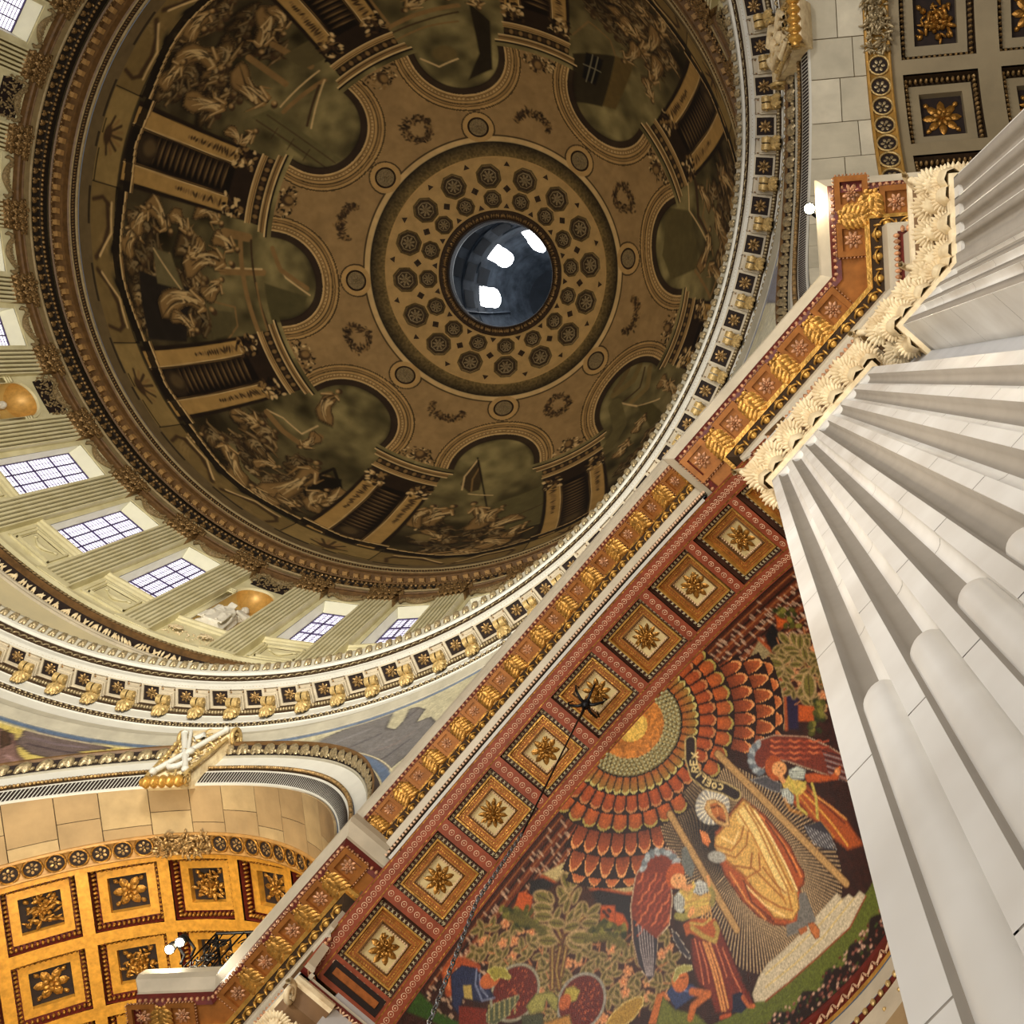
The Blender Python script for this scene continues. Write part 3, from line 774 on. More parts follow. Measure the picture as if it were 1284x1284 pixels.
# openings: three round-headed holes in the cone, each with open sky beyond
def cone_r(z): return np.interp(z, [p[1] for p in CONE_P], [p[0] for p in CONE_P])
HOLES = []
for q in ((629, 322), (614, 373), (672, 302)):
    X = on_surf([q], lambda X: np.hypot(X[:, 0], X[:, 1]) - cone_r(X[:, 2]) - 100 * (X[:, 2] < 75.3), 60, 110)[0]
    HOLES.append((math.degrees(math.atan2(X[1], X[0])), X[2]))
zz = np.linspace(75.3, 97, 260); aa = np.radians(np.linspace(-180, 180, 481))
P = np.stack([np.outer(cone_r(zz), np.cos(aa)), np.outer(cone_r(zz), np.sin(aa)), np.outer(zz, np.ones(481))], -1)
idx = np.arange(260 * 481).reshape(260, 481)
Q = np.stack([idx[:-1, :-1], idx[1:, :-1], idx[1:, 1:], idx[:-1, 1:]], -1).reshape(-1, 4)
cz = ((P[:-1, :-1] + P[1:, 1:]) / 2).reshape(-1, 3); caz = np.degrees(np.arctan2(cz[:, 1], cz[:, 0])); cr_ = np.hypot(cz[:, 0], cz[:, 1])
keep = np.ones(len(Q), bool)
for (ha, hz), (hw, hh) in zip(HOLES, ((.68, 1.9), (.78, 1.8), (.6, 2.2))):
    dx = np.radians((caz - ha + 180) % 360 - 180) * cr_; dz = cz[:, 2] - hz
    keep &= ~((np.abs(dx) < hw) & (np.abs(dz) < hh) & (np.hypot(dx / hw, np.maximum(dz - hh * .3, 0) / (hh * .7)) < 1))
g.add(P.reshape(-1, 3), Q[keep]); obj('cone_wall', g, M['cone'], cone)
for ha, hz in HOLES:
    zz_ = np.linspace(hz - 2.8, hz + 2.8, 9); aq = np.radians(np.linspace(ha - 17, ha + 17, 9)); gg = G(); gg.grid(np.stack([np.outer(cone_r(zz_) + .12, np.cos(aq)), np.outer(cone_r(zz_) + .12, np.sin(aq)), np.outer(zz_, np.ones(9))], -1)); obj('sky_opening', gg, M['skylight'], cone)
# ribs, panels and the dark crown of the cone
g = G()
for k in range(16):
    if any(abs((k * 22.5 + 8 - h_[0] + 180) % 360 - 180) < 13 for h_ in HOLES): continue
    zs = np.linspace(80, 94, 12); rad = np.radians(k * 22.5 + 8)
    tube(g, np.stack([(cone_r(zs) - .03) * math.cos(rad), (cone_r(zs) - .03) * math.sin(rad), zs], -1), .09, 5)
for z_ in (80, 82.6, 85.4, 88.2, 91):
    for k in range(36):
        if not any(abs((k * 10 + 5 - h_[0] + 180) % 360 - 180) < 16 and abs(z_ - h_[1]) < 3 for h_ in HOLES): rev(g, [(cone_r(z_) - .01, z_ - .10), (cone_r(z_) - .08, z_), (cone_r(z_) - .01, z_ + .10)], k * 10, k * 10 + 10, n=3)
obj('ribs', g, M['cone'], cone)
g = G(); rev(g, [(2.5, 96.6), (.05, 98)], n=48); obj('crown', g, M['conedark'], cone)
pn = G()
for z0, z1 in ((80.4, 82.2), (83.0, 85.0), (85.8, 87.8), (88.6, 90.6)):
    for k in range(16):
        if rng.random() < .4 or any(abs((k * 22.5 + 19 - h_[0] + 180) % 360 - 180) < 17 and abs((z0 + z1) / 2 - h_[1]) < 3.4 for h_ in HOLES): continue
        ah = math.radians(k * 22.5 + 8 + 4); ae = math.radians(k * 22.5 + 8 + 18.5)
        pn.grid(np.array([[[(cone_r(z) - .04) * math.cos(a), (cone_r(z) - .04) * math.sin(a), z] for a in (ah, (ah + ae) / 2, ae)] for z in (z0, z1)]))
obj('cone_panels', pn, M['conedark'], cone)
# lamp that stands for the daylight of the upper lantern
ld = bpy.data.lights.new('lantern_daylight', 'POINT'); ld.energy = 190; ld.color = (.86, .93, 1.0); ld.shadow_soft_size = 1.0
o = bpy.data.objects.new('lantern_daylight', ld); COL.objects.link(o); o.location = (-2.0, -1.0, 78.0)

# =================================================================== the drum
def pil_r(z): return 17.55 - (z - 41) * 0.1
def wall_r(z): return 17.93 - (z - 41) * 0.1
NICHE = [22.5 + 45 * k for k in range(8)]
BAYS = [k * 11.25 for k in range(32)]
def is_niche(az): return min(abs((az - n + 180) % 360 - 180) for n in NICHE) < 1
def in_view(az, pad=0):
    a = (az + 180) % 360 - 180
    return a > 55 - pad or a < -88 + pad or -48 - pad < a < -8 + pad

# blank wall, base mouldings
wall_drum = setting('wall_drum', (0, 0, 33.6))
g = G(); rev(g, [(18.0, 33.6), (18.0, 40.2)]); obj('wall_face', g, M['beigewall'], wall_drum)
trim_base = setting('trim_2', (0, 0, 40.2))
g = G(); rev(g, [(18.0, 40.15), (17.93, 40.2), (17.93, 40.28), (17.97, 40.30), (17.90, 40.34), (17.90, 40.42)]); obj('fillet', g, M['greywarm'], trim_base)
g = G(); rev(g, [(17.92, 40.42), (17.88, 40.62), (17.74, 40.80)]); obj('carved_bed', g, M['black'], trim_base)
g = G(); rev(g, [(17.76, 40.78), (17.60, 40.80), (17.55, 40.90), (17.60, 40.98)]); obj('gilt_rib', g, M['brown'], trim_base)
g = G(); rev(g, [(17.60, 40.98), (17.62, 41.22)]); obj('bead_bed', g, M['umber'], trim_base)
g = G(); rev(g, [(17.60, 41.20), (17.44, 41.22), (17.46, 41.42), (17.93, 41.44)]); obj('plinth_step', g, M['drumwall'], trim_base)
g = G(); rng = np.random.default_rng(5); lf = lobe_t(.26, .085, .06)
for k in range(960):
    p, R = frame_rev(k * .375 + rng.uniform(-.05, .05), 17.85, 40.50, .9)
    g.inst(lf, R @ rotz(rng.uniform(-.9, .9)), p - R[:, 1] * .10)
o = obj('carved_leaves', g, M['capital'], trim_base); o['kind'] = 'stuff'
g = G(); bd = scl(SPH_S, .10, .06, .05)
for k in range(640):
    p, R = frame_rev(k * .5625, 17.60, 41.10); g.inst(bd, R @ rotz(.7), p)
o = obj('bead_course', g, M['grisaille'], trim_base); o['kind'] = 'stuff'

def bay_panel(g, az0, y_in, z_lo, z_hi, arch=False, n=10):
    """wall of one bay with an opening; mapped onto the leaning drum"""
    def mp(Y, Z):
        r = wall_r(Z); a = math.radians(az0) + np.asarray(Y) / 17.3
        return np.stack([r * np.cos(a), r * np.sin(a), np.asarray(Z, float)], -1)
    H = math.radians(5.625) * 17.3; Zb, Zt = 41.3, 50.75
    if arch:
        zc = z_hi - y_in
        th = np.linspace(0, PI, 2 * n + 1)
        iy = np.concatenate([[y_in, y_in], y_in * np.cos(th), [-y_in, -y_in]]); iz = np.concatenate([[z_lo, (z_lo + zc) / 2], zc + y_in * np.sin(th), [(z_lo + zc) / 2, z_lo]])
    else:
        iy = np.array([y_in, y_in, y_in, 0, -y_in, -y_in, -y_in]); iz = np.array([z_lo, (z_lo + z_hi) / 2, z_hi, z_hi, z_hi, (z_lo + z_hi) / 2, z_lo])
    m = len(iy)
    # outer path with the same count
    tt = np.linspace(0, 1, m); Lr = [0, Zt - z_lo, Zt - z_lo + 2 * H, 2 * (Zt - z_lo) + 2 * H]
    d = tt * Lr[-1]
    oy = np.where(d < Lr[1], H, np.where(d < Lr[2], H - (d - Lr[1]), -H)); oz = np.where(d < Lr[1], z_lo + d, np.where(d < Lr[2], Zt, Zt - (d - Lr[2])))
    g.grid(np.stack([mp(iy, iz), mp(oy, oz)]))
    ys = np.linspace(-H, H, 5); g.grid(np.stack([mp(ys, 0 * ys + Zb), mp(ys, 0 * ys + z_lo)]))

g = G()
for az in BAYS:
    if is_niche(az): bay_panel(g, az, .80, 43.95, 48.95, True)
    else: bay_panel(g, az, .86, 44.35, 49.95)
obj('bay_walls', g, M['drumwall'], wall_drum, smooth=False)

# ---- window template (local frame: x outward, y along the wall, z up; origin on the wall at sill height)
def lx(z): return -0.1 * z
def wframe(P):  # lean the local points with the wall
    P = np.asarray(P, float).copy(); P[..., 0] += lx(P[..., 2]); return P
Hs = 5.6
Yo, Yg, Dp = .86, .80, .50
def quad(g, a, b, c, d): g.add(wframe([a, b, c, d]), [[0, 1, 2, 3]])
rv = G()
quad(rv, (0, -Yo, 0), (0, -Yo, Hs), (Dp, -Yg, Hs - .38), (Dp, -Yg, 0)); quad(rv, (0, Yo, 0), (0, Yo, Hs), (Dp, Yg, Hs - .38), (Dp, Yg, 0))
quad(rv, (0, -Yo, Hs), (0, Yo, Hs), (Dp, Yg, Hs - .38), (Dp, -Yg, Hs - .38)); quad(rv, (0, -Yo, 0), (0, Yo, 0), (Dp, Yg, 0), (Dp, -Yg, 0))
me_reveal = rv.mesh('reveal', False); me_reveal.materials.append(M['reveal'])
NC, NR = 3, 4; PW, PH = 2 * Yg / NC, (Hs - .38) / NR
pane = G(); pane.add([[0, -PW / 2 + .02, 0], [0, PW / 2 - .02, 0], [lx(PH), PW / 2 - .02, PH], [lx(PH), -PW / 2 + .02, PH]], [[0, 1, 2, 3]])
me_pane = pane.mesh('pane', False); me_pane.materials.append(M['glass'])
bars = G(); fine = G()
for k in range(NC + 1):
    y = -Yg + k * PW; bars.add(wframe(scl(BOX, .06, .05, Hs - .38, (Dp - .03, y, (Hs - .38) / 2))[0]), BOX[1])
for k in range(NR + 1):
    z = k * PH; bars.add(wframe(scl(BOX, .06, 2 * Yg, .05, (Dp - .03, 0, z))[0]), BOX[1])
for k in range(1, NC * 2):
    if k % 2: fine.add(wframe(scl(BOX, .02, .014, Hs - .38, (Dp - .02, -Yg + k * PW / 2, (Hs - .38) / 2))[0]), BOX[1])
for k in range(1, NR * 7):
    if k % 7: fine.add(wframe(scl(BOX, .02, 2 * Yg, .018, (Dp - .02, 0, k * PH / 7))[0]), BOX[1])
me_bars = bars.mesh('glazing_bars', False); me_bars.materials.append(M['leadwork'])
me_fine = fine.mesh('fine_leading', False); me_fine.materials.append(M['leadwork'])
# sill, apron, swag
sl = G(); SW = 1.16
def lsweep(g, prof, y0, y1, z0=0):
    pr = np.asarray(prof, float)
    P = np.stack([np.stack([pr[:, 0], 0 * pr[:, 0] + y, pr[:, 1] + z0], -1) for y in (y0, y1)])
    for i in range(len(pr) - 1): g.add(wframe(P[:, i:i + 2].reshape(-1, 3)), [[0, 1, 3, 2]])
lsweep(sl, [(.02, -.30), (-.10, -.26), (-.12, -.16), (-.20, -.12), (-.20, -.02), (.02, 0)], -SW, SW)
me_sill = sl.mesh('sill', False); me_sill.materials.append(M['drumwall'])
ap = G()
def frame_rect(g, y, z0, z1, w, d):
    for a, b, c_, e in ((-y, y, z0, z0 + w), (-y, y, z1 - w, z1), (-y, -y + w, z0, z1), (y - w, y, z0, z1)):
        g.add(wframe(scl(BOX, d, b - a, e - c_, (-d / 2, (a + b) / 2, (c_ + e) / 2))[0]), BOX[1])
frame_rect(ap, 1.0, -2.0, -.42, .10, .09); frame_rect(ap, .80, -1.78, -.62, .07, .12)
me_apron = ap.mesh('apron_panel', False); me_apron.materials.append(M['drumwall'])
ag = G(); frame_rect(ag, .88, -1.88, -.52, .04, .015); frame_rect(ag, .71, -1.70, -.70, .03, .02)
me_agr = ag.mesh('panel_groove', False); me_agr.materials.append(M['drumgroove'])
sw = G(); t = np.linspace(-1, 1, 11); tube(sw, wframe(np.stack([0 * t - .07, t * .46, -1.05 - .28 * (1 - t * t)], -1)), .07 * (1.3 - abs(t)), 5)
for q in (-1, 1): sw.add(wframe(scl(SPH_S, .05, .10, .08, (-.06, q * .50, -1.02))[0]), SPH_S[1])
me_swag = sw.mesh('swag', True); me_swag.materials.append(M['drumwall'])
# festoon above the opening
fs = G(); t = np.linspace(-1, 1, 15); tube(fs, wframe(np.stack([0 * t - .13, t * .62, Hs + .52 - .30 * (1 - t * t)], -1)), .12 * (1.25 - .7 * abs(t)), 7)
for q in (-1, 1):
    tube(fs, wframe([(-.1, q * .62, Hs + .60), (-.16, q * .80, Hs + .55), (-.12, q * .86, Hs + .36), (-.1, q * .80, Hs + .22)]), [.07, .11, .10, .04], 6)
rngf = np.random.default_rng(2)
for k in range(60):
    q = rngf.uniform(-1, 1); fs.add(wframe(scl(SPH_S, .05, .05, .05, (-.24, q * .6, Hs + .52 - .30 * (1 - q * q) + rngf.uniform(-.08, .08)))[0]), SPH_S[1])
me_fest = fs.mesh('festoon'); me_fest.materials.append(M['grisaille'])
fr = G(); fr.add(wframe(scl(BOX, .04, 2 * SW, .72, (-.02, 0, Hs + .42))[0]), BOX[1]); me_fpan = fr.mesh('festoon_panel', False); me_fpan.materials.append(M['drumwall'])

wn = 0
for az in BAYS:
    if is_niche(az): continue
    wn += 1; a = math.radians(az); r = wall_r(44.35)
    W = setting('window_%d' % wn, (r * math.cos(a), r * math.sin(a), 44.35), a)
    local('reveal', me_reveal, None, W); 
    fr_ = local('glazing_bars', me_bars, None, W)
    if in_view(az, 4):
        for i in range(NC):
            for j in range(NR):
                local('pane', me_pane, None, fr_, (Dp + lx(j * PH), -Yg + (i + .5) * PW, j * PH))
        local('fine_leading', me_fine, None, fr_)
        local('sill', me_sill, None, W); ap_ = local('apron_panel', me_apron, None, W); local('panel_groove', me_agr, None, ap_); local('swag', me_swag, None, ap_)
        local('festoon', me_fest, None, W); local('festoon_panel', me_fpan, None, W)
    else:
        big = G(); big.add(wframe([[Dp, -Yg, 0], [Dp, Yg, 0], [Dp, Yg, Hs - .38], [Dp, -Yg, Hs - .38]]), [[0, 1, 2, 3]])
        local('pane', big, M['glass'], fr_)

# ---- drum pilaster (local origin on the pilaster face at its foot)
sh = G(); flg = G(); PWD = .60; nfl = 6
ys = [-PWD]; xs = [.40]; ys.append(-PWD); xs.append(0)
fw = 2 * PWD / (nfl + .35)
for k in range(nfl):
    y0 = -PWD + fw * .35 + k * fw + 0.0; w_ = fw * .5
    for q in np.linspace(0, PI, 5): ys.append(y0 + w_ / 2 - w_ / 2 * math.cos(q)); xs.append(.12 * math.sin(q) ** .5)
ys += [PWD, PWD]; xs += [0, .40]
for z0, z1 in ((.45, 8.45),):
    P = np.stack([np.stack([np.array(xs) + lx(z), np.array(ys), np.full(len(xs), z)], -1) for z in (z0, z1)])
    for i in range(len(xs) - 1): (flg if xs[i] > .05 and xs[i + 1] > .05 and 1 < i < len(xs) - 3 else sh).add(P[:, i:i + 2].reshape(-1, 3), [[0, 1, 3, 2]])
me_flg = flg.mesh('flutes', False); me_flg.materials.append(M['drumgroove'])  # hollows coloured dark to carry their shade
me_shaft = sh.mesh('shaft', False); me_shaft.materials.append(M['drumwall'])
bs = G()
for z0, z1, e in ((0, .22, .08), (.22, .34, .05), (.34, .45, .02)):
    bs.add(scl(BOX, .45 + e, 2 * (PWD + e), z1 - z0, (.2 - e / 2, 0, (z0 + z1) / 2))[0], BOX[1])
me_base = bs.mesh('base', False); me_base.materials.append(M['drumwall'])
cp = G(); rngc = np.random.default_rng(9)
cp.add(scl(BOX, .40, 2 * PWD, 1.25, (.2 - .85, 0, 8.45 + .62))[0], BOX[1])
cp.add(scl(BOX, .55, 2 * PWD + .36, .12, (.10 - .92, 0, 9.62))[0], BOX[1])
lfc = lobe_t(.42, .24, .10)
def face(y, z, out): return (lx(z) - out, y, z)
RF = np.array([[0, 0, -1.0], [1, 0, 0], [0, 1, 0]])          # template x->y, y->z, z->-x (towards the room)
for row, (z, n_, out) in enumerate(((8.5, 5, .02), (8.85, 4, .08), (9.2, 5, .10))):
    for k in range(n_):
        y = -PWD * .85 + 2 * PWD * .85 * k / (n_ - 1)
        cp.inst(lfc, RF @ rotx(.35), face(y, z, out))
        for q in (-1, 1): cp.inst(scl(lfc, .7, .8, 1), RF @ rotz(q * .7) @ rotx(.3), face(y + q * .05, z, out))
for k in range(70):
    s = rngc.uniform(.035, .075); y = rngc.uniform(-PWD, PWD); z = rngc.uniform(8.5, 9.6)
    cp.add(scl(SPH_S, s, s, s, face(y, z, .05 + (z - 8.4) * .16 + rngc.uniform(0, .06)))[0], SPH_S[1])
for q in (-1, 1):
    th_ = np.linspace(0, 4.5 * PI / 2, 12); rr_ = .16 * (1 - th_ / 9)
    tube(cp, [face(q * (PWD + .02) + rr_[i] * math.cos(th_[i]) * -q, 9.40 + rr_[i] * math.sin(th_[i]), .20) for i in range(12)], .04, 4)
me_cap = cp.mesh('capital'); me_cap.materials.append(M['antique'])
ORD = ['first', 'second', 'third', 'fourth', 'fifth', 'sixth', 'seventh', 'eighth', 'ninth', 'tenth', 'eleventh', 'twelfth', 'thirteenth', 'fourteenth', 'fifteenth', 'sixteenth']
PIL = [az for az in (5.625 + 11.25 * k for k in range(32)) if in_view(az, 3)]
for az in PIL:
    a = math.radians(az); r = pil_r(41.3); aa_ = (az + 180) % 360 - 180
    dn = az - 112.5                       # the lower statue niche is the landmark
    if -60 < aa_ < 0: lab = 'fluted drum pilaster above the right gallery coffers, %s down from the top edge' % ORD[int((aa_ + 55) // 11.25)]
    elif dn > 0 and az < 157: lab = 'cream fluted drum pilaster, %s up and left from the lower statue niche' % ORD[int((dn - 5.6) // 11.25 + .5)]
    elif dn < 0: lab = 'cream fluted drum pilaster, %s to the right of the lower statue niche' % ORD[int((-dn - 5.6) // 11.25 + .5)]
    else: lab = 'dim fluted drum pilaster at the left edge, %s above the gold shell niche' % ORD[int((az - 157.5 - 5.6) // 11.25 + .5)]
    T = thing('drum_pilaster', lab, 'pilaster', (r * math.cos(a), r * math.sin(a), 41.3), a, 'fluted pilasters between the drum windows', keep=False)
    o = local('shaft', me_shaft, None, T); local('flutes', me_flg, None, o)['kind'] = 'stuff'; local('base', me_base, None, T); local('capital', me_cap, None, T)

# ---- niches and statues
RN, DN = .80, .80
nc = G(); zc = 48.95 - 43.95 - RN
th = np.linspace(0, PI, 13)
for z0, z1 in ((0, zc),):
    P = np.stack([np.stack([DN * np.sin(th), RN * np.cos(th), 0 * th + z], -1) for z in (z0, z1)]); nc.grid(wframe(P))
me_nw = nc.mesh('niche_wall'); me_nw.materials.append(M['nichewall'])
nd = G(); ph = np.linspace(0, PI / 2, 8)
P = np.stack([np.stack([DN * np.sin(th) * math.cos(p), RN * np.cos(th) * math.cos(p), zc + RN * math.sin(p) + 0 * th], -1) for p in ph]); nd.grid(wframe(P))
me_nd = nd.mesh('gold_semidome'); me_nd.materials.append(M['nichegold'])
nf = G(); nf.add(wframe([[0, -RN, 0], [0, RN, 0], [DN, RN * .6, 0], [DN, -RN * .6, 0]]), [[0, 1, 2, 3]]); me_nf = nf.mesh('niche_floor'); me_nf.materials.append(M['drumwall'])
na = G(); t = np.linspace(0, PI, 19)
for r0, r1, d0, d1 in ((RN, RN + .03, 0, .10), (RN + .03, RN + .12, .10, .10), (RN + .12, RN + .16, .10, .05), (RN + .16, RN + .26, .05, .05), (RN + .26, RN + .26, .05, 0)):
    na.grid(wframe(np.stack([np.stack([0 * t - d0, r0 * np.cos(t), zc + r0 * np.sin(t)], -1), np.stack([0 * t - d1, r1 * np.cos(t), zc + r1 * np.sin(t)], -1)])))
for q in (-1, 1):
    for z_, h_, e in ((zc - .10, .10, .12), (zc - .22, .08, .08), (zc - .34, .08, .05)):
        na.add(wframe(scl(BOX, .10 + e, .30, h_, (-.03, q * (RN + .16), z_))[0]), BOX[1])
    na.add(wframe(scl(BOX, .06, .22, zc - .4, (-.03, q * (RN + .14), (zc - .4) / 2))[0]), BOX[1])
me_na = na.mesh('niche_arch'); me_na.materials.append(M['drumwall'])
pn_ = G(); pn_.add(wframe(scl(BOX, .03, 2.1, 1.15, (-.015, 0, 5.95))[0]), BOX[1]); me_pb = pn_.mesh('carved_panel', False); me_pb.materials.append(M['black'])
ct = clump_t(120, 1.0, .50, .12, 31, .06, .13); pc = G(); pc.add(wframe((ct[0] @ RF.T) + np.array([-.03, 0, 5.95])), ct[1], ct[2])
me_pc = pc.mesh('panel_foliage'); me_pc.materials.append(M['grisaille'])
sc_ = G()
for q in (-1, 1):
    for k in range(3):
        a0 = np.linspace(0, 5.5, 12); rr_ = (.34 - .10 * k) * (1 - a0 / 8)
        sc_.add(*xf(tube(G(), np.stack([rr_ * np.cos(a0) * q, rr_ * np.sin(a0), .05 + .02 * a0], -1), .035, 4).tmpl(), RF, (-.02 - .1 * lx(-1.0), q * .58, -1.25)))
    sc_.add(*xf(rosette_t(6, .2, .12), RF, (-.10 - .1 * lx(-1.), q * .58, -1.25)))
ct = clump_t(40, .95, .35, .08, 8, .05, .10); sc_.add(wframe((ct[0] @ RF.T) + np.array([-.02, 0, -1.25])), ct[1], ct[2])
me_scr = sc_.mesh('scroll_relief'); me_scr.materials.append(M['capital'])

_tube = tube
def make_statue_mesh(kind=0):
    g = G(); r = np.random.default_rng(40 + kind)
    def tube(g, pts, rr, n=6):                       # closed ends so that the merged body is one solid
        pts = np.asarray(pts, float); rr = np.broadcast_to(np.asarray(rr, float), (len(pts),)); d0 = (pts[0] - pts[1]) * .02; d1 = (pts[-1] - pts[-2]) * .02
        return _tube(g, np.concatenate([[pts[0] + d0], pts, [pts[-1] + d1]]), np.concatenate([[.002], rr, [.002]]), n)
    def sec(z, cx, cy, rx, ry, fold, ph_):
        t = np.linspace(0, 2 * PI, 40, endpoint=False)
        k = 1 + fold * np.sin(9 * t + ph_) + fold * .6 * np.sin(15 * t + 2 * ph_)
        return np.stack([cx + rx * k * np.cos(t), cy + ry * k * np.sin(t), 0 * t + z], -1)
    S = [(-.02, 0, 0, .002, .002, 0), (0, 0, 0, .50, .62, .07), (.25, 0, 0, .48, .60, .08), (.8, -.02, .02, .42, .54, .09), (1.35, -.10, .03, .50, .52, .08), (1.7, -.12, .02, .46, .50, .06), (1.95, -.02, 0, .32, .44, .05),
         (2.4, .0, 0, .27, .42, .05), (2.85, .02, 0, .26, .47, .04), (3.05, .02, 0, .20, .36, .02), (3.14, .0, 0, .11, .13, 0), (3.26, -.01, 0, .10, .11, 0), (3.27, -.01, 0, .002, .002, 0)]
    g.grid(np.stack([sec(z, x, y, a, b, f, z * 1.3) for z, x, y, a, b, f in S]), closed=True)
    g.add(*scl(SPH, .20, .19, .25, (-.05, 0, 3.48)))
    g.add(*scl(SPH, .19, .18, .15, (.02, 0, 3.58)))                     # hair
    g.add(*scl(SPH_S, .05, .05, .05, (-.20, 0, 3.44))); g.add(*scl(SPH_S, .10, .09, .12, (-.13, 0, 3.30)))   # nose, beard
    for q in (-1, 1):
        e = (-.16, q * .62, 2.28) if q > 0 else (-.12, q * .60, 2.3)
        h_ = (-.44, q * .18, 2.30) if q > 0 else (-.46, q * .28, 1.95)
        tube(g, [(.0, q * .40, 2.92), (-.05, q * .56, 2.6), e, ((e[0] + h_[0]) / 2, (e[1] + h_[1]) / 2, (e[2] + h_[2]) / 2), h_], [.15, .16, .15, .11, .07], 8)
        g.add(*scl(SPH_S, .09, .07, .08, h_))
        tube(g, [(-.2, q * .22, 1.55), (-.52, q * .24, 1.38), (-.55, q * .24, .7), (-.42, q * .26, .1), (-.62, q * .27, .04)], [.22, .24, .17, .11, .08], 8)   # knees and feet under the robe
        tube(g, [(.05, q * .45, 2.9), (-.2, q * .1, 2.2), (-.45, -q * .3, 1.6), (-.5, -q * .4, .9)], [.07, .08, .09, .05], 6)
    g.add(*xf(scl(BOX, .07, .32, .42), rotz(.2) @ roty(-.5), (-.50, .10, 2.2)))                       # book
    for k in range(9):
        y = -.45 + .11 * k; tube(g, [(-.30, y * .6, 1.9), (-.58, y * .8, 1.3), (-.55, y, .6), (-.50, y * 1.1, .02)], [.03, .05, .06, .05], 5)
    return g.mesh('statue')
me_st = make_statue_mesh(); me_st.materials.append(M['statue'])
NL = {112.5: 'white robed statue with folded arms in the lower gold niche between windows', 157.5: 'white statue head in the gold shell niche at the left edge', -157.5: 'white statue in the niche off the upper left corner',
      -112.5: 'white statue in the niche beyond the top edge', -67.5: 'white statue in the niche above the top edge, towards the right', -22.5: 'white statue in the niche behind the right gallery', 22.5: 'white statue in the niche above the near pier', 67.5: 'white statue in the niche hidden by the diagonal cornice'}
k_ = 0
for az in NICHE:
    k_ += 1; a = math.radians(az); r = wall_r(43.95); aw = (az + 180) % 360 - 180
    T = setting('wall_niche_%d' % k_, (r * math.cos(a), r * math.sin(a), 43.95), a)
    for nm, me in (('niche_wall', me_nw), ('gold_semidome', me_nd), ('niche_floor', me_nf), ('niche_arch', me_na)): local(nm, me, None, T)
    if not in_view(az, 3): continue
    pb = local('carved_panel', me_pb, None, T); local('panel_foliage', me_pc, None, pb); local('scroll_relief', me_scr, None, T)
    local('sill', me_sill, None, T, (0.01, 0, 0)); local('festoon', me_fest, None, T, (.0, 0, .5))
    if aw not in (112.5, 157.5): continue
    st = bpy.data.objects.new('statue', me_st); COL.objects.link(st); tag(st, NL[aw], 'statue', 'niche statues of the drum')
    st.location = ((r + .12) * math.cos(a), (r + .12) * math.sin(a), 44.02); st.rotation_euler = (0, 0, a)
    md = st.modifiers.new('merge', 'REMESH'); md.mode = 'VOXEL'; md.voxel_size = .03; md.use_smooth_shade = True

# ---- cornice between drum and dome
dc = setting('trim_1', (0, 0, 50.7))
g = G(); rev(g, [(16.99, 50.72), (16.72, 50.72), (16.66, 50.78), (16.66, 50.98), (16.60, 51.0), (16.60, 51.02)]); obj('architrave', g, M['brown'], dc)
g = G(); rev(g, [(16.60, 51.02), (16.62, 51.42), (16.56, 51.46), (16.56, 51.52)]); obj('architrave_band', g, M['oldcream'], dc)
g = G(); rev(g, [(16.62, 51.52), (16.56, 52.05), (16.50, 52.1), (16.50, 52.2), (16.62, 52.22), (16.62, 52.75)]); obj('frieze', g, M['darkumber'], dc)
g = G(); rev(g, [(16.55, 52.75), (16.48, 52.8), (16.48, 52.9), (16.56, 52.92), (16.56, 53.24), (16.24, 53.25), (16.22, 53.3), (16.20, 53.62), (16.14, 53.66)]); obj('corona', g, M['brown'], dc)
g = G(); rev(g, [(16.14, 53.66), (16.10, 53.72), (16.13, 53.76)]); rev(g, [(16.06, 54.02), (16.0, 54.08), (15.99, 54.14), (16.07, 54.18), (17.4, 54.2), (17.4, 50.6)]); obj('fillets', g, M['oldcream'], dc)  # last segments are an added skirt blocking stray sky light behind the cornice
g = G(); rev(g, [(16.13, 53.76), (16.06, 54.02)]); obj('bead_bed', g, M['umber'], dc)
dt = G(); dt.add(*scl(BOX, .24, .26, .30)); dme = dt.mesh('dentil', False); dme.materials.append(M['brown2'])
for k in range(192):
    az = k * 1.875 + .2
    if not in_view(az, 6): continue
    p, R = frame_rev(az, 16.44, 53.07); local('dentil', dme, None, dc, p - np.array([0, 0, 50.7]), R)
g = G(); b1 = scl(SPH_S, .05, .05, .05)
for k in range(720):
    if in_view(k * .5, 4): p, R = frame_rev(k * .5, 16.09, 53.89); g.inst(scl(SPH_S, .045, .11, .045), R @ rotz(.4), p)
for k in range(480):
    if in_view(k * .75, 4): p, R = frame_rev(k * .75, 16.47, 52.85); g.inst(scl(SPH_S, .07, .05, .05), R, p)
o = obj('bead_courses', g, M['antique'], dc); o['kind'] = 'stuff'
g = G(); lfs = lobe_t(.34, .22, .08)
for k in range(480):
    az = k * .75
    if not in_view(az, 4): continue
    p, R = frame_rev(az, 16.58, 51.6); g.inst(lfs, R @ rotz(.5 if k % 2 else -.5), p)
    p, R = frame_rev(az, 16.50, 52.15); g.inst(scl(SPH_S, .10, .08, .08), R, p)
    if k % 2 == 0: p, R = frame_rev(az, 16.55, 51.95); g.inst(scl(SPH_S, .07, .07, .1), R, p)
o = obj('frieze_leaves', g, M['antique'], dc); o['kind'] = 'stuff'

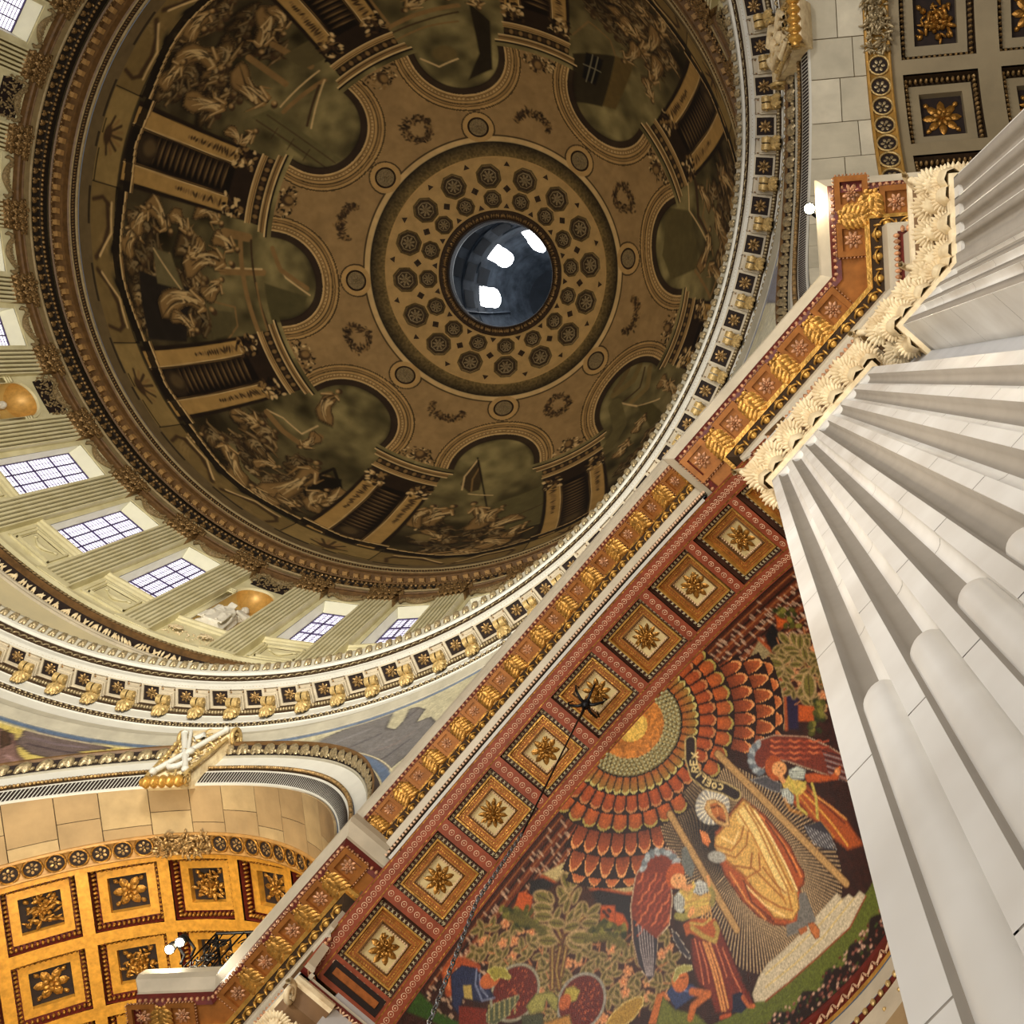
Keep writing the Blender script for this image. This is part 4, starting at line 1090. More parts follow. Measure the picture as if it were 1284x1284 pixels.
# =================================================================== whispering-gallery cornice
gc = setting('trim_3', (0, 0, 31.2)); GO = np.array([0, 0, 31.2])
def vis_g(az, pad=0):
    a = (az + 180) % 360 - 180
    return -24 - pad < a < 142 + pad
def revpart(name, prof, m, n=288): return obj(name, rev(G(), prof, n=n), M[m], gc)
revpart('leaf_bed', [(17.95, 34.62), (15.74, 34.62), (15.72, 34.50), (15.86, 34.28)], 'grey')
revpart('white_fillet', [(15.86, 34.28), (15.88, 34.16), (15.95, 34.14), (15.95, 34.08)], 'white')
revpart('wave_bed', [(15.95, 34.08), (16.06, 33.84)], 'umber')
revpart('corona', [(16.06, 33.84), (16.08, 33.80), (16.08, 33.60), (16.12, 33.50), (16.22, 33.50)], 'white')
revpart('soffit', [(16.22, 33.50), (16.22, 33.56), (16.80, 33.56), (16.80, 33.45)], 'greywarm')
revpart('bead_bed', [(16.80, 33.46), (16.86, 33.30), (16.94, 33.16)], 'umber')
revpart('frieze_band', [(16.94, 33.16), (16.97, 33.14), (16.99, 32.72), (17.03, 32.70)], 'white')
revpart('bead_bed', [(17.02, 32.71), (17.06, 32.44)], 'umber')
revpart('upper_fascia', [(17.06, 32.44), (17.10, 32.42), (17.12, 32.02), (17.09, 32.0), (17.09, 31.94)], 'white')
revpart('lower_fascia', [(17.09, 31.94), (17.10, 31.62), (17.04, 31.58), (17.03, 31.52), (17.17, 31.20), (17.25, 31.18)], 'grey')
rng = np.random.default_rng(17)
g = G(); lf = lobe_t(.34, .20, .07)
for k in range(600):
    az = k * .6
    if not vis_g(az, 4) : continue
    p, R = frame_rev(az, 15.83, 34.26, .5); g.inst(lf, R @ rotz(.45 if k % 2 else -.45), p)
o = obj('lip_leaves', g, M['bronze2'], gc); o['kind'] = 'stuff'
g = G()
for k in range(400):
    az = k * .9
    if not vis_g(az, 4): continue
    p, R = frame_rev(az, 16.02, 33.95, .4)
    t = np.linspace(0, PI, 6); tube(g, [p + R @ np.array([.11 * math.cos(q), .11 * math.sin(q) - .07, .02]) for q in t], .028, 4)
o = obj('wave_ornament', g, M['bronze2'], gc); o['kind'] = 'stuff'
g = G(); b1 = scl(SPH_S, .055, .07, .06); b2 = scl(SPH_S, .035, .035, .035)
for k in range(1150):
    az = k * .3130
    if not vis_g(az, 4): continue
    p, R = frame_rev(az, 16.86, 33.27, .5); g.inst(b1, R, p)
    if k % 2 == 0: p, R = frame_rev(az, 17.03, 32.62); g.inst(scl(SPH_S, .075, .035, .05), R, p)
    p, R = frame_rev(az, 17.05, 32.50); g.inst(b2, R, p)
o = obj('bead_rows', g, M['bronze2'], gc); o['kind'] = 'stuff'
# coffer with rosette in the soffit (local: x tangential, y radial inward, z up)
def hollow_frame(g, w0, w1, z0, z1, h0=None, h1=None):
    h0 = h0 or w0; h1 = h1 or w1
    P = np.array([[[-w0, -h0, z0], [w0, -h0, z0], [w0, h0, z0], [-w0, h0, z0]], [[-w1, -h1, z1], [w1, -h1, z1], [w1, h1, z1], [-w1, h1, z1]]])
    return g.grid(P, closed=True)
cf = G(); hollow_frame(cf, .31, .31, .02, -.05); hollow_frame(cf, .31, .24, -.05, -.05); hollow_frame(cf, .24, .24, -.05, .0); me_cf = cf.mesh('soffit_frame', False); me_cf.materials.append(M['greywarm'])
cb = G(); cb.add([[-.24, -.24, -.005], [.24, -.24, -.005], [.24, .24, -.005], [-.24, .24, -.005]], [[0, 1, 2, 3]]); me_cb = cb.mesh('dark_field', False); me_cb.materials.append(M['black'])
FLIP = np.diag([1., 1., -1.])
cr_ = G(); cr_.add(*xf(rosette_t(8, .19, .10), FLIP, (0, 0, -.01))); me_cr = cr_.mesh('rosette'); me_cr.materials.append(M['bronze'])
ce = G(); hollow_frame(ce, .335, .335, 0, -.03)
for q in range(4):
    R_ = rotz(q * PI / 2)
    for k in range(7): ce.inst(scl(SPH_S, .025, .018, .025), R_, R_ @ np.array([-.30 + .1 * k, -.355, -.035]))
me_ce = ce.mesh('gilt_edge'); me_ce.materials.append(M['gilt'])
# modillion (local: x inward from the frieze, y tangential, z up)
mb = G(); mb.add(*scl(BOX, .50, .46, .13, (.30, 0, -.065))); mb.add(*scl(BOX, .46, .38, .06, (.28, 0, -.16))); me_mb = mb.mesh('block', False); me_mb.materials.append(M['greywarm'])
mo = G(); th = np.linspace(0, 2 * PI, 15)
for q in (-1, 1):
    y0, y1 = q * .02, q * .17
    cxz = np.stack([.36 + .15 * np.cos(th), -.33 + .15 * np.sin(th)], 1)
    mo.grid(np.stack([np.stack([cxz[:, 0], 0 * th + y0, cxz[:, 1]], -1), np.stack([cxz[:, 0] * 1.0, 0 * th + y1, cxz[:, 1]], -1)]))
    mo.grid(np.stack([np.stack([cxz[:, 0], 0 * th + y1, cxz[:, 1]], -1), np.stack([.36 + 0 * th, 0 * th + y1 + q * .02, -.33 + 0 * th], -1)]))
    mo.add(*scl(SPH_S, .05, .03, .05, (.36, q * .19, -.33)))
    t = np.linspace(0, 1, 9); bx = .36 - .36 * t; bz = -.18 - .06 * np.sin(t * PI) - .42 * t ** 1.4
    for yy in (q * .02, q * .15):
        pass
    top = np.stack([bx, 0 * t + q * .155, bz], -1); bot = np.stack([bx * .55 - .02, 0 * t + q * .155, bz - .0], -1)
    mo.grid(np.stack([np.stack([bx, 0 * t + q * .03, bz - .05], -1), np.stack([bx, 0 * t + q * .155, bz - .05], -1), np.stack([0 * bx - .02, 0 * t + q * .155, bz], -1)]))
lf = lobe_t(.44, .17, .07)
RL = np.array([[0, -.55, .84], [1, 0, 0], [0, -.84, -.55]])
for q in (-.9, 0, .9): mo.inst(lf, RL @ rotz(q * .5), (.24, q * .05, -.42))
for q in (-1, 1): mo.inst(scl(lf, 1, .7, 1), RL @ rotz(q * .9), (.22, q * .05, -.44))
mo.add(*scl(SPH_S, .05, .06, .05, (.05, 0, -.80)))
for q in (-1, 1): mo.add(*scl(SPH_S, .06, .05, .04, (.03, q * .09, -.76)))
me_mo = mo.mesh('scroll'); me_mo.materials.append(M['modgold'])
for k in range(96):
    az = k * 3.75
    if not vis_g(az, 3): continue
    a = math.radians(az); rad = np.array([math.cos(a), math.sin(a), 0]); tan = np.array([-math.sin(a), math.cos(a), 0])
    R = np.stack([tan, -rad, UP], 1)
    o = local('soffit_coffer', me_cf, None, gc, rad * 16.50 + UP * 33.555 - GO, R)
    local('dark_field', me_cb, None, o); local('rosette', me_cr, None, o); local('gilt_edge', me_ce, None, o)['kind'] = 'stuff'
    a = math.radians(az + 1.875); rad = np.array([math.cos(a), math.sin(a), 0]); tan = np.array([-math.sin(a), math.cos(a), 0])
    R = np.stack([-rad, tan, UP], 1)
    o = local('modillion', me_mo, None, gc, rad * 16.90 + UP * 33.53 - GO, R)
    local('block', me_mb, None, o)

# =================================================================== pendentives and arches
def r_p(z): return 17.2 + .1 * (31.2 - np.asarray(z, float))
def on_pend(az0, X, z, d=0.0):
    a = math.radians(az0) + np.asarray(X, float) / 17.3; r = r_p(z) - d
    return np.stack([r * np.cos(a), r * np.sin(a), np.asarray(z, float) + 0 * a], -1)
AI, BI, ZI = 7.0, 9.44, 19.2
AO, BO, ZO = 7.5, 9.9, 20.65
def arch_pt(az0, th, u, d=0.0):
    """u=0 inner edge, u=1 outer edge of the archivolt"""
    X = (AI + (AO - AI) * u) * np.cos(th); z = ZI + (ZO - ZI) * u + (BI + (BO - BI) * u) * np.sin(th)
    return on_pend(az0, X, z, d)
def x_outer(z): return AO * np.sqrt(np.clip(1 - ((z - ZO) / BO) ** 2, 0, 1))
pend_fn = lambda X: np.hypot(X[:, 0], X[:, 1]) - r_p(X[:, 2])
PAINT = {}
def pendentive(az0, ground, border, paint, label, vis=True):
    nr, ncl = (96, 190) if vis else (6, 8)
    zz = np.linspace(24.3, 31.22, nr); hw = np.maximum(math.radians(22.5) * 17.3 - x_outer(zz), .02)
    tt = np.linspace(-1, 1, ncl); X = hw[:, None] * tt[None]; Z = np.repeat(zz[:, None], ncl, 1)
    c = Canvas(X, Z, ground)
    nz = vnoise(X + 30, Z, .35, 21) * .5 + vnoise(X + 30, Z, .09, 22) * .5
    c.C *= (.85 + .3 * nz)[..., None]
    if vis:
        full = (slice(None), slice(None)); edge = np.minimum((31.2 - Z) * 1.0, (hw[:, None] - np.abs(X)) * .85)
        for pts, col, w_ in paint:
            Xw = on_surf(pts, pend_fn, 8, 60); a = np.arctan2(Xw[:, 1], Xw[:, 0]) - math.radians(az0); a = (a + PI) % (2 * PI) - PI
            q = np.stack([a * 17.3, Xw[:, 2]], 1)
            if w_ > 0: c.line(q, w_, col, .03)
            else: c.poly(q, col, .03, .92, shade=(.10, tuple(int(v * .6) for v in col)))
        c.mix(full, np.clip((.30 - edge) / .05, 0, 1), border); c.mix(full, np.clip((.06 - edge) / .03, 0, 1), (226, 214, 180))
        c.mix(full, np.clip(1 - np.abs(edge - .33) / .03, 0, 1), (236, 224, 190))
        c.C *= (.80 + .4 * vnoise(X + 9, Z, .06, 23))[..., None]
        c.C = c.C ** 1.25 * .86
    g = G(); g.grid(on_pend(az0, X, Z), C=c.C.reshape(-1, 3))
    m = g.mesh('pendentive_mosaic'); m.materials.append(M['mosaic'])
    if not vis:
        o = bpy.data.objects.new('wall_pendentive', m); COL.objects.link(o); o['kind'] = 'structure'; return
    ctr = on_pend(az0, 0, 24.3); V = np.array([v.co[:] for v in ()])
    m.transform(Matrix.Translation([-float(v) for v in ctr]))
    o = bpy.data.objects.new('pendentive_mosaic', m); COL.objects.link(o); o.location = ctr; tag(o, label, 'mosaic')
S3, S9, S8 = .37695, .15576, .15576
def sc(ox, oy, s, L): return [(ox + x * s, oy + y * s) for x, y in L]
pendentive(112.5, (212, 194, 120), (104, 124, 150), [
    (sc(0, 800, S3, [(80, 305), (150, 312), (300, 345), (385, 368), (260, 378), (305, 402), (180, 402), (100, 385), (50, 350)]), (112, 98, 106), 0),
    (sc(0, 800, S3, [(-60, 320), (0, 300), (50, 320), (62, 385), (110, 425), (180, 430), (235, 412), (248, 438), (180, 458), (60, 472), (-60, 460)]), (134, 104, 106), 0),
    (sc(0, 800, S3, [(0, 310), (30, 305), (40, 350), (0, 370)]), (88, 66, 52), 0),
    (sc(0, 800, S3, [(100, 330), (200, 355), (290, 365)]), (140, 126, 132), .09), (sc(0, 800, S3, [(90, 350), (190, 375), (290, 385)]), (84, 72, 80), .07), (sc(0, 800, S3, [(20, 390), (90, 430), (200, 440)]), (170, 142, 140), .09),
    (sc(0, 800, S3, [(10, 430), (80, 452), (170, 448)]), (92, 70, 74), .07)], 'yellow-ground spandrel mosaic with purple winged figure at the left edge')
pendentive(67.5, (204, 198, 172), (122, 140, 166), [
    (sc(340, 780, S9, [(330, 1000), (400, 940), (600, 860), (800, 780), (1010, 690), (930, 850), (1000, 862), (1070, 790), (1110, 700), (1180, 680), (1245, 700), (1170, 805), (1284, 760), (1330, 800), (1180, 1000), (900, 1230), (640, 1170), (430, 1130), (330, 1080)]), (128, 126, 130), 0),
    (sc(340, 780, S9, [(420, 1010), (620, 930), (800, 860)]), (158, 156, 158), .10), (sc(340, 780, S9, [(440, 1080), (650, 1000), (880, 900)]), (100, 98, 104), .09), (sc(340, 780, S9, [(500, 1120), (760, 1060), (1000, 920)]), (154, 150, 150), .10),
    (sc(340, 780, S9, [(700, 1160), (900, 1100), (1120, 940)]), (96, 94, 102), .08), (sc(340, 780, S9, [(860, 1030), (1000, 980), (1150, 880)]), (150, 140, 138), .09), (sc(340, 780, S9, [(1080, 780), (1180, 700)]), (96, 92, 100), .10)],
    'blue-bordered spandrel mosaic with grey feathered angel, left of the diagonal cornice')
pendentive(22.5, (226, 222, 196), (150, 164, 200), [
    (sc(860, 180, S8, [(830, 700), (880, 685), (935, 740), (960, 640), (985, 600), (1000, 700), (1030, 760), (1000, 900), (950, 1000), (900, 1150), (860, 1284), (640, 1284), (700, 1050), (780, 900)]), (146, 150, 172), 0),
    (sc(860, 180, S8, [(905, 520), (940, 430), (995, 320), (1005, 440), (960, 500), (925, 560)]), (150, 158, 178), 0), (sc(860, 180, S8, [(950, 240), (975, 60), (985, 240)]), (160, 164, 180), 0),
    (sc(860, 180, S8, [(975, 960), (1080, 1040), (900, 1230), (880, 1284)]), (96, 126, 178), 0), (sc(860, 180, S8, [(830, 860), (860, 900), (870, 990)]), (222, 216, 196), .1),
    (sc(860, 180, S8, [(850, 760), (900, 840), (940, 900)]), (110, 112, 140), .07), (sc(860, 180, S8, [(990, 800), (960, 960), (900, 1100)]), (214, 196, 190), .12), (sc(860, 180, S8, [(760, 1050), (800, 1150), (780, 1284)]), (118, 116, 140), .08)],
    'pale spandrel mosaic with lilac winged figure beside the bright lamp')
pendentive(-22.5, (226, 222, 196), (150, 164, 200), [], 'narrow strip of pale mosaic beyond the carved keystone at the top edge')
for az in (157.5, -157.5, -112.5, -67.5): pendentive(az, (200, 190, 150), (110, 130, 160), [], '', False)

def archivolt(az0, label):
    ctr = on_pend(az0, 0, 28.4)
    T = thing('arch_moulding', label, 'arch', tuple(float(v) for v in ctr))
    th = np.linspace(.02, PI - .02, 150)
    def strip(name, us, m):
        g = G()
        for (u0, d0), (u1, d1) in zip(us[:-1], us[1:]): g.grid(np.stack([arch_pt(az0, th, u0, d0), arch_pt(az0, th, u1, d1)]))
        return obj(name, g, M[m], T)
    strip('outer_moulding', [(1.0, 0), (1.0, .34), (.95, .34), (.93, .28)], 'brown'); strip('leaf_bed', [(.93, .28), (.76, .12)], 'black')
    strip('edge_fillet', [(.76, .12), (.74, .16), (.71, .16), (.70, .12)], 'grey'); strip('white_fascia', [(.70, .12), (.40, .10)], 'white')
    strip('bead_bed', [(.40, .14), (.30, .12)], 'umber'); strip('inner_fascia', [(.30, .12), (.27, .12), (.0, .04), (0, -.02)], 'white')
    g = G(); lf = lobe_t(.40, .26, .08); n = 96
    for k in range(n):
        t = .1 + (PI - .2) * k / (n - 1); p = arch_pt(az0, t, .77, .16); q = arch_pt(az0, t, .92, .30); e = arch_pt(az0, t + .01, .77, .16)
        y = (q - p) / np.linalg.norm(q - p); x = (e - p) / np.linalg.norm(e - p); R = np.stack([x, y, np.cross(x, y) * (1 if np.cross(x, y) @ p < 0 else -1)], 1)
        g.inst(lf, R @ rotz(.35 if k % 2 else -.35), p)
        g.inst(scl(SPH_S, .07, .07, .07), R, p + y * .1 + x * .11)
    obj('leaf_moulding', g, M['bronze2'], T)['kind'] = 'stuff'
    g = G(); n = 260
    for k in range(n):
        t = .1 + (PI - .2) * k / (n - 1); p = arch_pt(az0, t, .35, .17); g.add(*scl(SPH_S, .055, .055, .055, p))
    obj('beads', g, M['bronze'], T)['kind'] = 'stuff'
    g = G(); n = 240                                    # flat dark strips standing for the shade between flutes
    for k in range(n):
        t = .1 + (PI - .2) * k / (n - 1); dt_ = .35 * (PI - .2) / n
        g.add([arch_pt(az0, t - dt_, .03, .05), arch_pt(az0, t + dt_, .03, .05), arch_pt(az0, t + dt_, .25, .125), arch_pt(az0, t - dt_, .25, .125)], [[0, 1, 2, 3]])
    obj('flute_gap_shade', g, M['black'], T)['kind'] = 'stuff'
    return T
archivolt(90, 'large moulded arch with gilt leaves and white fluting over the gilded vault')
archivolt(0, 'steep moulded arch with gilt leaves beside the grey coffered vault at top right')

def keystone(az0, label, kind):
    a = math.radians(az0); p0 = on_pend(az0, 0, 28.3); T = thing('keystone', label, 'keystone', tuple(float(v) for v in p0), a, keep=False); T.scale = (.86, .84, .92)
    # local: x outward, y along the wall, z up
    def sec(z, w, d0, d1): return np.array([[d0, -w, z], [-d1, -w, z], [-d1 - .0, w, z], [d0, w, z]])
    g = G(); S = [(-.36, .50, -.30, .36), (-.2, .54, -.15, .42), (.5, .62, .1, .50), (1.4, .72, .2, .62), (2.3, .82, .1, .86), (2.75, .86, .1, 1.0), (2.9, .86, .1, .9)]
    P = np.stack([sec(*s) for s in S]); 
    for i in range(3): g.grid(P[:, i:i + 2])
    g.grid(P[:, [3, 0]]); g.add(P[-1], [[0, 1, 2, 3]]); g.add(P[0], [[0, 1, 2, 3]])
    local('block', g, M['capital'], T)
    g = G(); th = np.linspace(0, 10, 26)
    for q in (-1, 1):
        rr_ = .36 * (1 - th / 13); tube(g, np.stack([-.78 + rr_ * np.cos(th), q * .90 + 0 * th, 2.45 + rr_ * np.sin(th)], -1), .07, 5)
        z = np.linspace(2.1, -.2, 10); tube(g, np.stack([-.50 - .3 * ((z + .2) / 2.3) - .08, q * (.60 + .1 * z), z], -1), .06, 5)
        rr_ = .2 * (1 - th / 13); tube(g, np.stack([-.42 + rr_ * np.cos(-th), q * .62 + 0 * th, -.05 + rr_ * np.sin(-th)], -1), .05, 5)
        for k in range(8): g.add(*scl(SPH_S, .09, .06, .09, (-.55 - .05 * k, q * (.58 + .02 * k), .2 + .22 * k)))
    local('side_scroll', g, M['gilt2'], T)
    g = G()
    for k in range(5): g.add(*scl(SPH, .20, .14, .20, (-.46, -.50 + .25 * k, -.30)))
    tube(g, [(-.46, -.68, -.30), (-.46, .68, -.30)], .12, 8); tube(g, [(-.40, -.62, -.10), (-.40, .62, -.10)], .06, 6)
    local('gold_roll', g, M['gold'], T)
    g = G()
    def f(y, z, o=.12): return (-(.50 + .18 * z) - o, y, z)
    if kind == 0:      # crossed staffs with an anchor-like cross
        tube(g, [f(-.62, 2.4), f(.50, .15)], [.09, .09], 6); tube(g, [f(.72, 2.3), f(-.45, .2)], .10, 6); tube(g, [f(.60, 2.5), f(-.20, .75)], .06, 6)
        g.add(*scl(SPH_S, .12, .17, .17, f(-.10, 1.12, .16)))
        for y, z in ((-.62, 2.45), (.74, 2.36), (.52, .1), (-.48, .14)): g.add(*scl(SPH_S, .13, .13, .13, f(y, z)))
        tube(g, [f(-.35, .75), f(-.1, .35), f(.1, .3), f(.4, .6)], [.05, .10, .10, .05], 6); tube(g, [f(-.15, 1.9), f(0, 2.2), f(.2, 1.95)], .10, 6)
    else:
        for q in (-1, 1):
            tube(g, [f(q * .2, 2.4), f(q * .55, 1.9), f(q * .3, 1.3), f(q * .6, .8), f(q * .3, .3)], [.12, .14, .10, .13, .07], 6)
            tube(g, [f(q * .1, .3), f(q * .35, .9), f(q * .1, 1.6), f(q * .4, 2.2)], [.10, .08, .12, .08], 6)
        g.add(*scl(SPH, .2, .24, .3, f(0, 1.7, .1))); g.add(*scl(SPH_S, .18, .2, .2, f(0, 1.0, .1)))
    local('carved_emblem', g, M['white'] if kind == 0 else M['capital'], T)
    ct = clump_t(80, .55, 1.1, .12, 60 + kind, .07, .15); R = np.array([[0, -.18, -1.], [1, 0, 0], [0, 1, 0]])
    g = G(); g.add(*xf(ct, R, (-.72, 0, 1.25))); local('gilt_foliage', g, M['gilt2'], T)
keystone(90, 'cream and gold carved keystone with crossed staffs above the gilded vault', 0)
keystone(0, 'cream and gold scrolled keystone at the top right edge of the gallery', 1)

# =================================================================== arms: stone soffit band, rosette band, coffered vault
def arm(kind):
    if kind == 'L': u_, v_, az0 = np.array([1., 0, 0]), np.array([0, 1., 0]), 90
    else: u_, v_, az0 = np.array([0, 1., 0]), np.array([1., 0, 0]), 0
    gold = kind == 'L'
    T = setting('ceiling', tuple(float(v) for v in v_ * 18)); O_ = v_ * 18
    def pt(th, v, off=0.0):
        """point of the barrel vault; off pushes outward (up)"""
        a, b = AI + off, BI + off
        return u_ * (a * np.cos(th))[..., None] + v_ * np.asarray(v)[..., None] + UP * (ZI + b * np.sin(th))[..., None]
    th = np.linspace(.03, PI - .03, 121)
    V1, V2, V3, V4 = 18.72, 19.30, 19.46, 33.0
    # stone blocks: individual ashlars with recessed joints
    edge = arch_pt(az0, th, 0.0); ve = edge @ v_
    # arc positions for joints
    P0 = pt(th, 0 * th + V1); arc = np.concatenate([[0], np.cumsum(np.linalg.norm(np.diff(P0, axis=0), axis=1))])
    def th_at(s): return np.interp(s, arc, th)
    s = arc[-1] / 2 - 12.0; odd = 0
    while s < arc[-1] / 2 + 12.0:
        L = .95 + .25 * ((odd * 7) % 5) / 4
        tt = th_at(np.linspace(s + .012, s + L - .012, 4)); ed = np.interp(tt, th, ve)
        cuts = [(0, .52), (.52, 1.0)] if odd % 2 else [(0, .78), (.78, 1.0)]
        for c0, c1 in cuts:
            g = G(); va = ed + (V1 - ed) * c0 + .01; vb = ed + (V1 - ed) * c1 - .01
            g.grid(np.stack([pt(tt, va), pt(tt, vb)])); 
            for vv in (va, vb): g.grid(np.stack([pt(tt, vv), pt(tt, vv, .05)]))
            g.grid(np.stack([pt(tt[[0, 0]], np.array([va[0], vb[0]])), pt(tt[[0, 0]], np.array([va[0], vb[0]]), .05)])); g.grid(np.stack([pt(tt[[-1, -1]], np.array([va[-1], vb[-1]])), pt(tt[[-1, -1]], np.array([va[-1], vb[-1]]), .05)]))
            obj('stone_block', g, M['beige' if (odd + (c0 > 0)) % 3 else 'beige2'] if gold else M['stoneR' if (odd + (c0 > 0)) % 3 else 'stoneR2'], T, smooth=False)
        s += L; odd += 1
    g = G(); g.grid(np.stack([pt(th, ve, .03), pt(th, 0 * th + V1, .03)])); obj('joint_bed', g, M['umber' if gold else 'drumgroove'], T)
    mr = 'rosebandL' if gold else 'rosebandR'
    g = G(); g.grid(np.stack([pt(th, 0 * th + V1, .05), pt(th, 0 * th + V1, -.05), pt(th, 0 * th + V1 + .06, -.05)])); g.grid(np.stack([pt(th, 0 * th + V1 + .06, -.05), pt(th, 0 * th + V1 + .06, .0), pt(th, 0 * th + V2 - .06, 0.0), pt(th, 0 * th + V2 - .06, -.05), pt(th, 0 * th + V2, -.05), pt(th, 0 * th + V2, 0.2)]))
    obj('rosette_band', g, M[mr], T)
    ring = G(); tq = np.linspace(0, 2 * PI, 17)
    tube(ring, np.stack([.23 * np.cos(tq), .23 * np.sin(tq), .03 + 0 * tq], -1), .03, 4); ring.grid(np.stack([np.stack([.21 * np.cos(tq), .21 * np.sin(tq), .004 + 0 * tq], -1), np.stack([0 * tq, 0 * tq, .004 + 0 * tq], -1)]))
    mering = ring.mesh('ring'); mering.materials.append(M['gilt' if gold else 'gilt2'])
    rs_ = G(); rs_.add(*rosette_t(6, .17, .07, 0, 1)); mers = rs_.mesh('rosette'); mers.materials.append(M['bronze2' if not gold else 'bronze'])
    dk = G(); dk.grid(np.stack([np.stack([.205 * np.cos(tq), .205 * np.sin(tq), .010 + 0 * tq], -1), np.stack([0 * tq, 0 * tq, .010 + 0 * tq], -1)])); medk = dk.mesh('dark_disc'); medk.materials.append(M['black'])
    def fr(t, v, off=0):
        p = pt(np.array([t]), np.array([v]), off)[0]; q = pt(np.array([t + .01]), np.array([v]), off)[0]; x = (q - p) / np.linalg.norm(q - p); y = v_; z = np.cross(x, y)
        if z @ UP > 0: z = -z
        return p - O_, np.stack([x, y, z], 1)
    mid = arc[-1] / 2; n = 22
    for k in range(-n, n + 1):
        if abs(k) < 2: continue
        p, R = fr(th_at(mid + k * .52), (V1 + V2) / 2, 0); o = local('rosette_ring', mering, None, T, p, R); local('rosette', mers, None, o); local('dark_disc', medk, None, o)
    g = G(); p, R = fr(th_at(mid), (V1 + V2) / 2, -.03); ct = clump_t(150, .72, .28, .16, 77, .06, .13)
    g.add(*xf(ct, R, p + O_)); g.add(*xf(rosette_t(8, .26, .16), R, p + O_ + R[:, 2] * .08)); obj('centre_ornament', g, M['bronze2'] if not gold else M['bronze'], T)
    # ---- coffered vault
    off = .10
    def vp(t, v, o=0.0): return pt(t, v, off + o)
    pa = np.concatenate([[0], np.cumsum(np.linalg.norm(np.diff(vp(th, 0 * th + V3), axis=0), axis=1))]); mid2 = pa[-1] / 2
    def tha(s): return np.interp(s, pa, th)
    pu, pv, cu, cv = (1.97, 2.0, .84, .84) if gold else (2.22, 2.25, .93, .86)
    v0 = V3 + (.02 if gold else .10) + cv
    ribm = M['goldmatte'] if gold else M['vaultgrey']
    rib = G(); rib.grid(np.stack([vp(th, 0 * th + V2), vp(th, 0 * th + v0 - cv)]))
    nu_, nv_ = 5, 6
    us = [mid2 + k * pu + COFF_SHIFT[kind] for k in range(-nu_, nu_ + 1)]
    for j in range(nv_):
        vc = v0 + j * pv
        rib.grid(np.stack([vp(th, 0 * th + vc + cv), vp(th, 0 * th + vc + pv - cv)]))
        for i in range(len(us) + 1):
            s0 = 0 if i == 0 else us[i - 1] + cu; s1 = pa[-1] if i == len(us) else us[i] - cu
            t = tha(np.linspace(s0, s1, 3 if 0 < i < len(us) else 8)); rib.grid(np.stack([vp(t, 0 * t + vc - cv), vp(t, 0 * t + vc + cv)]))
    rib.grid(np.stack([vp(th, 0 * th + v0 + nv_ * pv - pv + cv), vp(th, 0 * th + V4)]))
    obj('ribs', rib, ribm, T)
    bkg = G(); vv_ = np.linspace(V2, V4, 8); bkg.grid(np.stack([vp(th, 0 * th + v, .55) for v in vv_])); obj('leak_seal', bkg, M['umber'], T)  # added sheet above the coffers, blocks sky light leaking through gaps
    # coffer parts (local x across, y along the arm, z down into the room)
    wl = G(); hollow_frame(wl, cu, cu, 0, -.30, cv, cv); hollow_frame(wl, cu, cu - .10, -.0, -.0, cv, cv - .10) if False else None
    hollow_frame(wl, cu, cu - .16, -.30, -.30, cv, cv - .16)
    mew = wl.mesh('coffer', False); mew.materials.append(M['red'] if gold else M['umber'])
    eg = G()
    for q in range(4):
        R_ = rotz(q * PI / 2); a_, b_ = (cu, cv) if q % 2 == 0 else (cv, cu); n_ = int(a_ * 2 / .12)
        for k in range(n_):
            eg.inst(scl(SPH_S, .042, .06, .075), R_, R_ @ np.array([-a_ + .06 + (2 * a_ - .12) * k / (n_ - 1), -b_ + .07, -.13]))
            if k % 2 == 0: eg.inst(scl(SPH_S, .03, .03, .03), R_, R_ @ np.array([-a_ + .06 + (2 * a_ - .12) * k / (n_ - 1), -b_ + .17, -.25]))
    meg = eg.mesh('egg_moulding'); meg.materials.append(M['gilt'] if gold else M['bronze'])
    fl = G(); hollow_frame(fl, cu - .14, cu - .14, -.30, -.22, cv - .14, cv - .14); hollow_frame(fl, cu - .14, cu - .36, -.22, -.22, cv - .14, cv - .36); hollow_frame(fl, cu - .36, cu - .36, -.22, -.42, cv - .36, cv - .36)
    mef = fl.mesh('flat_frame', False); mef.materials.append(ribm)
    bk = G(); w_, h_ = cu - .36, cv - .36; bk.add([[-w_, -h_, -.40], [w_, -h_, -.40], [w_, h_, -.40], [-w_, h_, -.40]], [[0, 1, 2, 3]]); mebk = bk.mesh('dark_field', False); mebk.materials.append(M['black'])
    for j in range(nv_):
        for i, uu in enumerate(us):
            t = float(tha(uu)); vc = v0 + j * pv
            p = vp(np.array([t]), np.array([vc]))[0]; q = vp(np.array([t + .01]), np.array([vc]))[0]; x = (q - p) / np.linalg.norm(q - p); z = np.cross(x, v_); z = -z if z @ UP > 0 else z
            o = local('coffer', mew, None, T, p - O_, np.stack([x, v_, z], 1))
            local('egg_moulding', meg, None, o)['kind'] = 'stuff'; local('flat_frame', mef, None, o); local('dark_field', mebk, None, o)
            me = ROSV[(kind, (i * 3 + j * 5) % 4)]
            local('rosette', me, None, o)
    # side walls of the arm above the cornice and an end wall
    g = G()
    for q in (-1, 1):
        g.add([u_ * q * 6.6 + v_ * 18.9 + UP * 17, u_ * q * 6.6 + v_ * V4 + UP * 17, u_ * q * 7.2 + v_ * V4 + UP * 20, u_ * q * 7.2 + v_ * 18.9 + UP * 20], [[0, 1, 2, 3]])
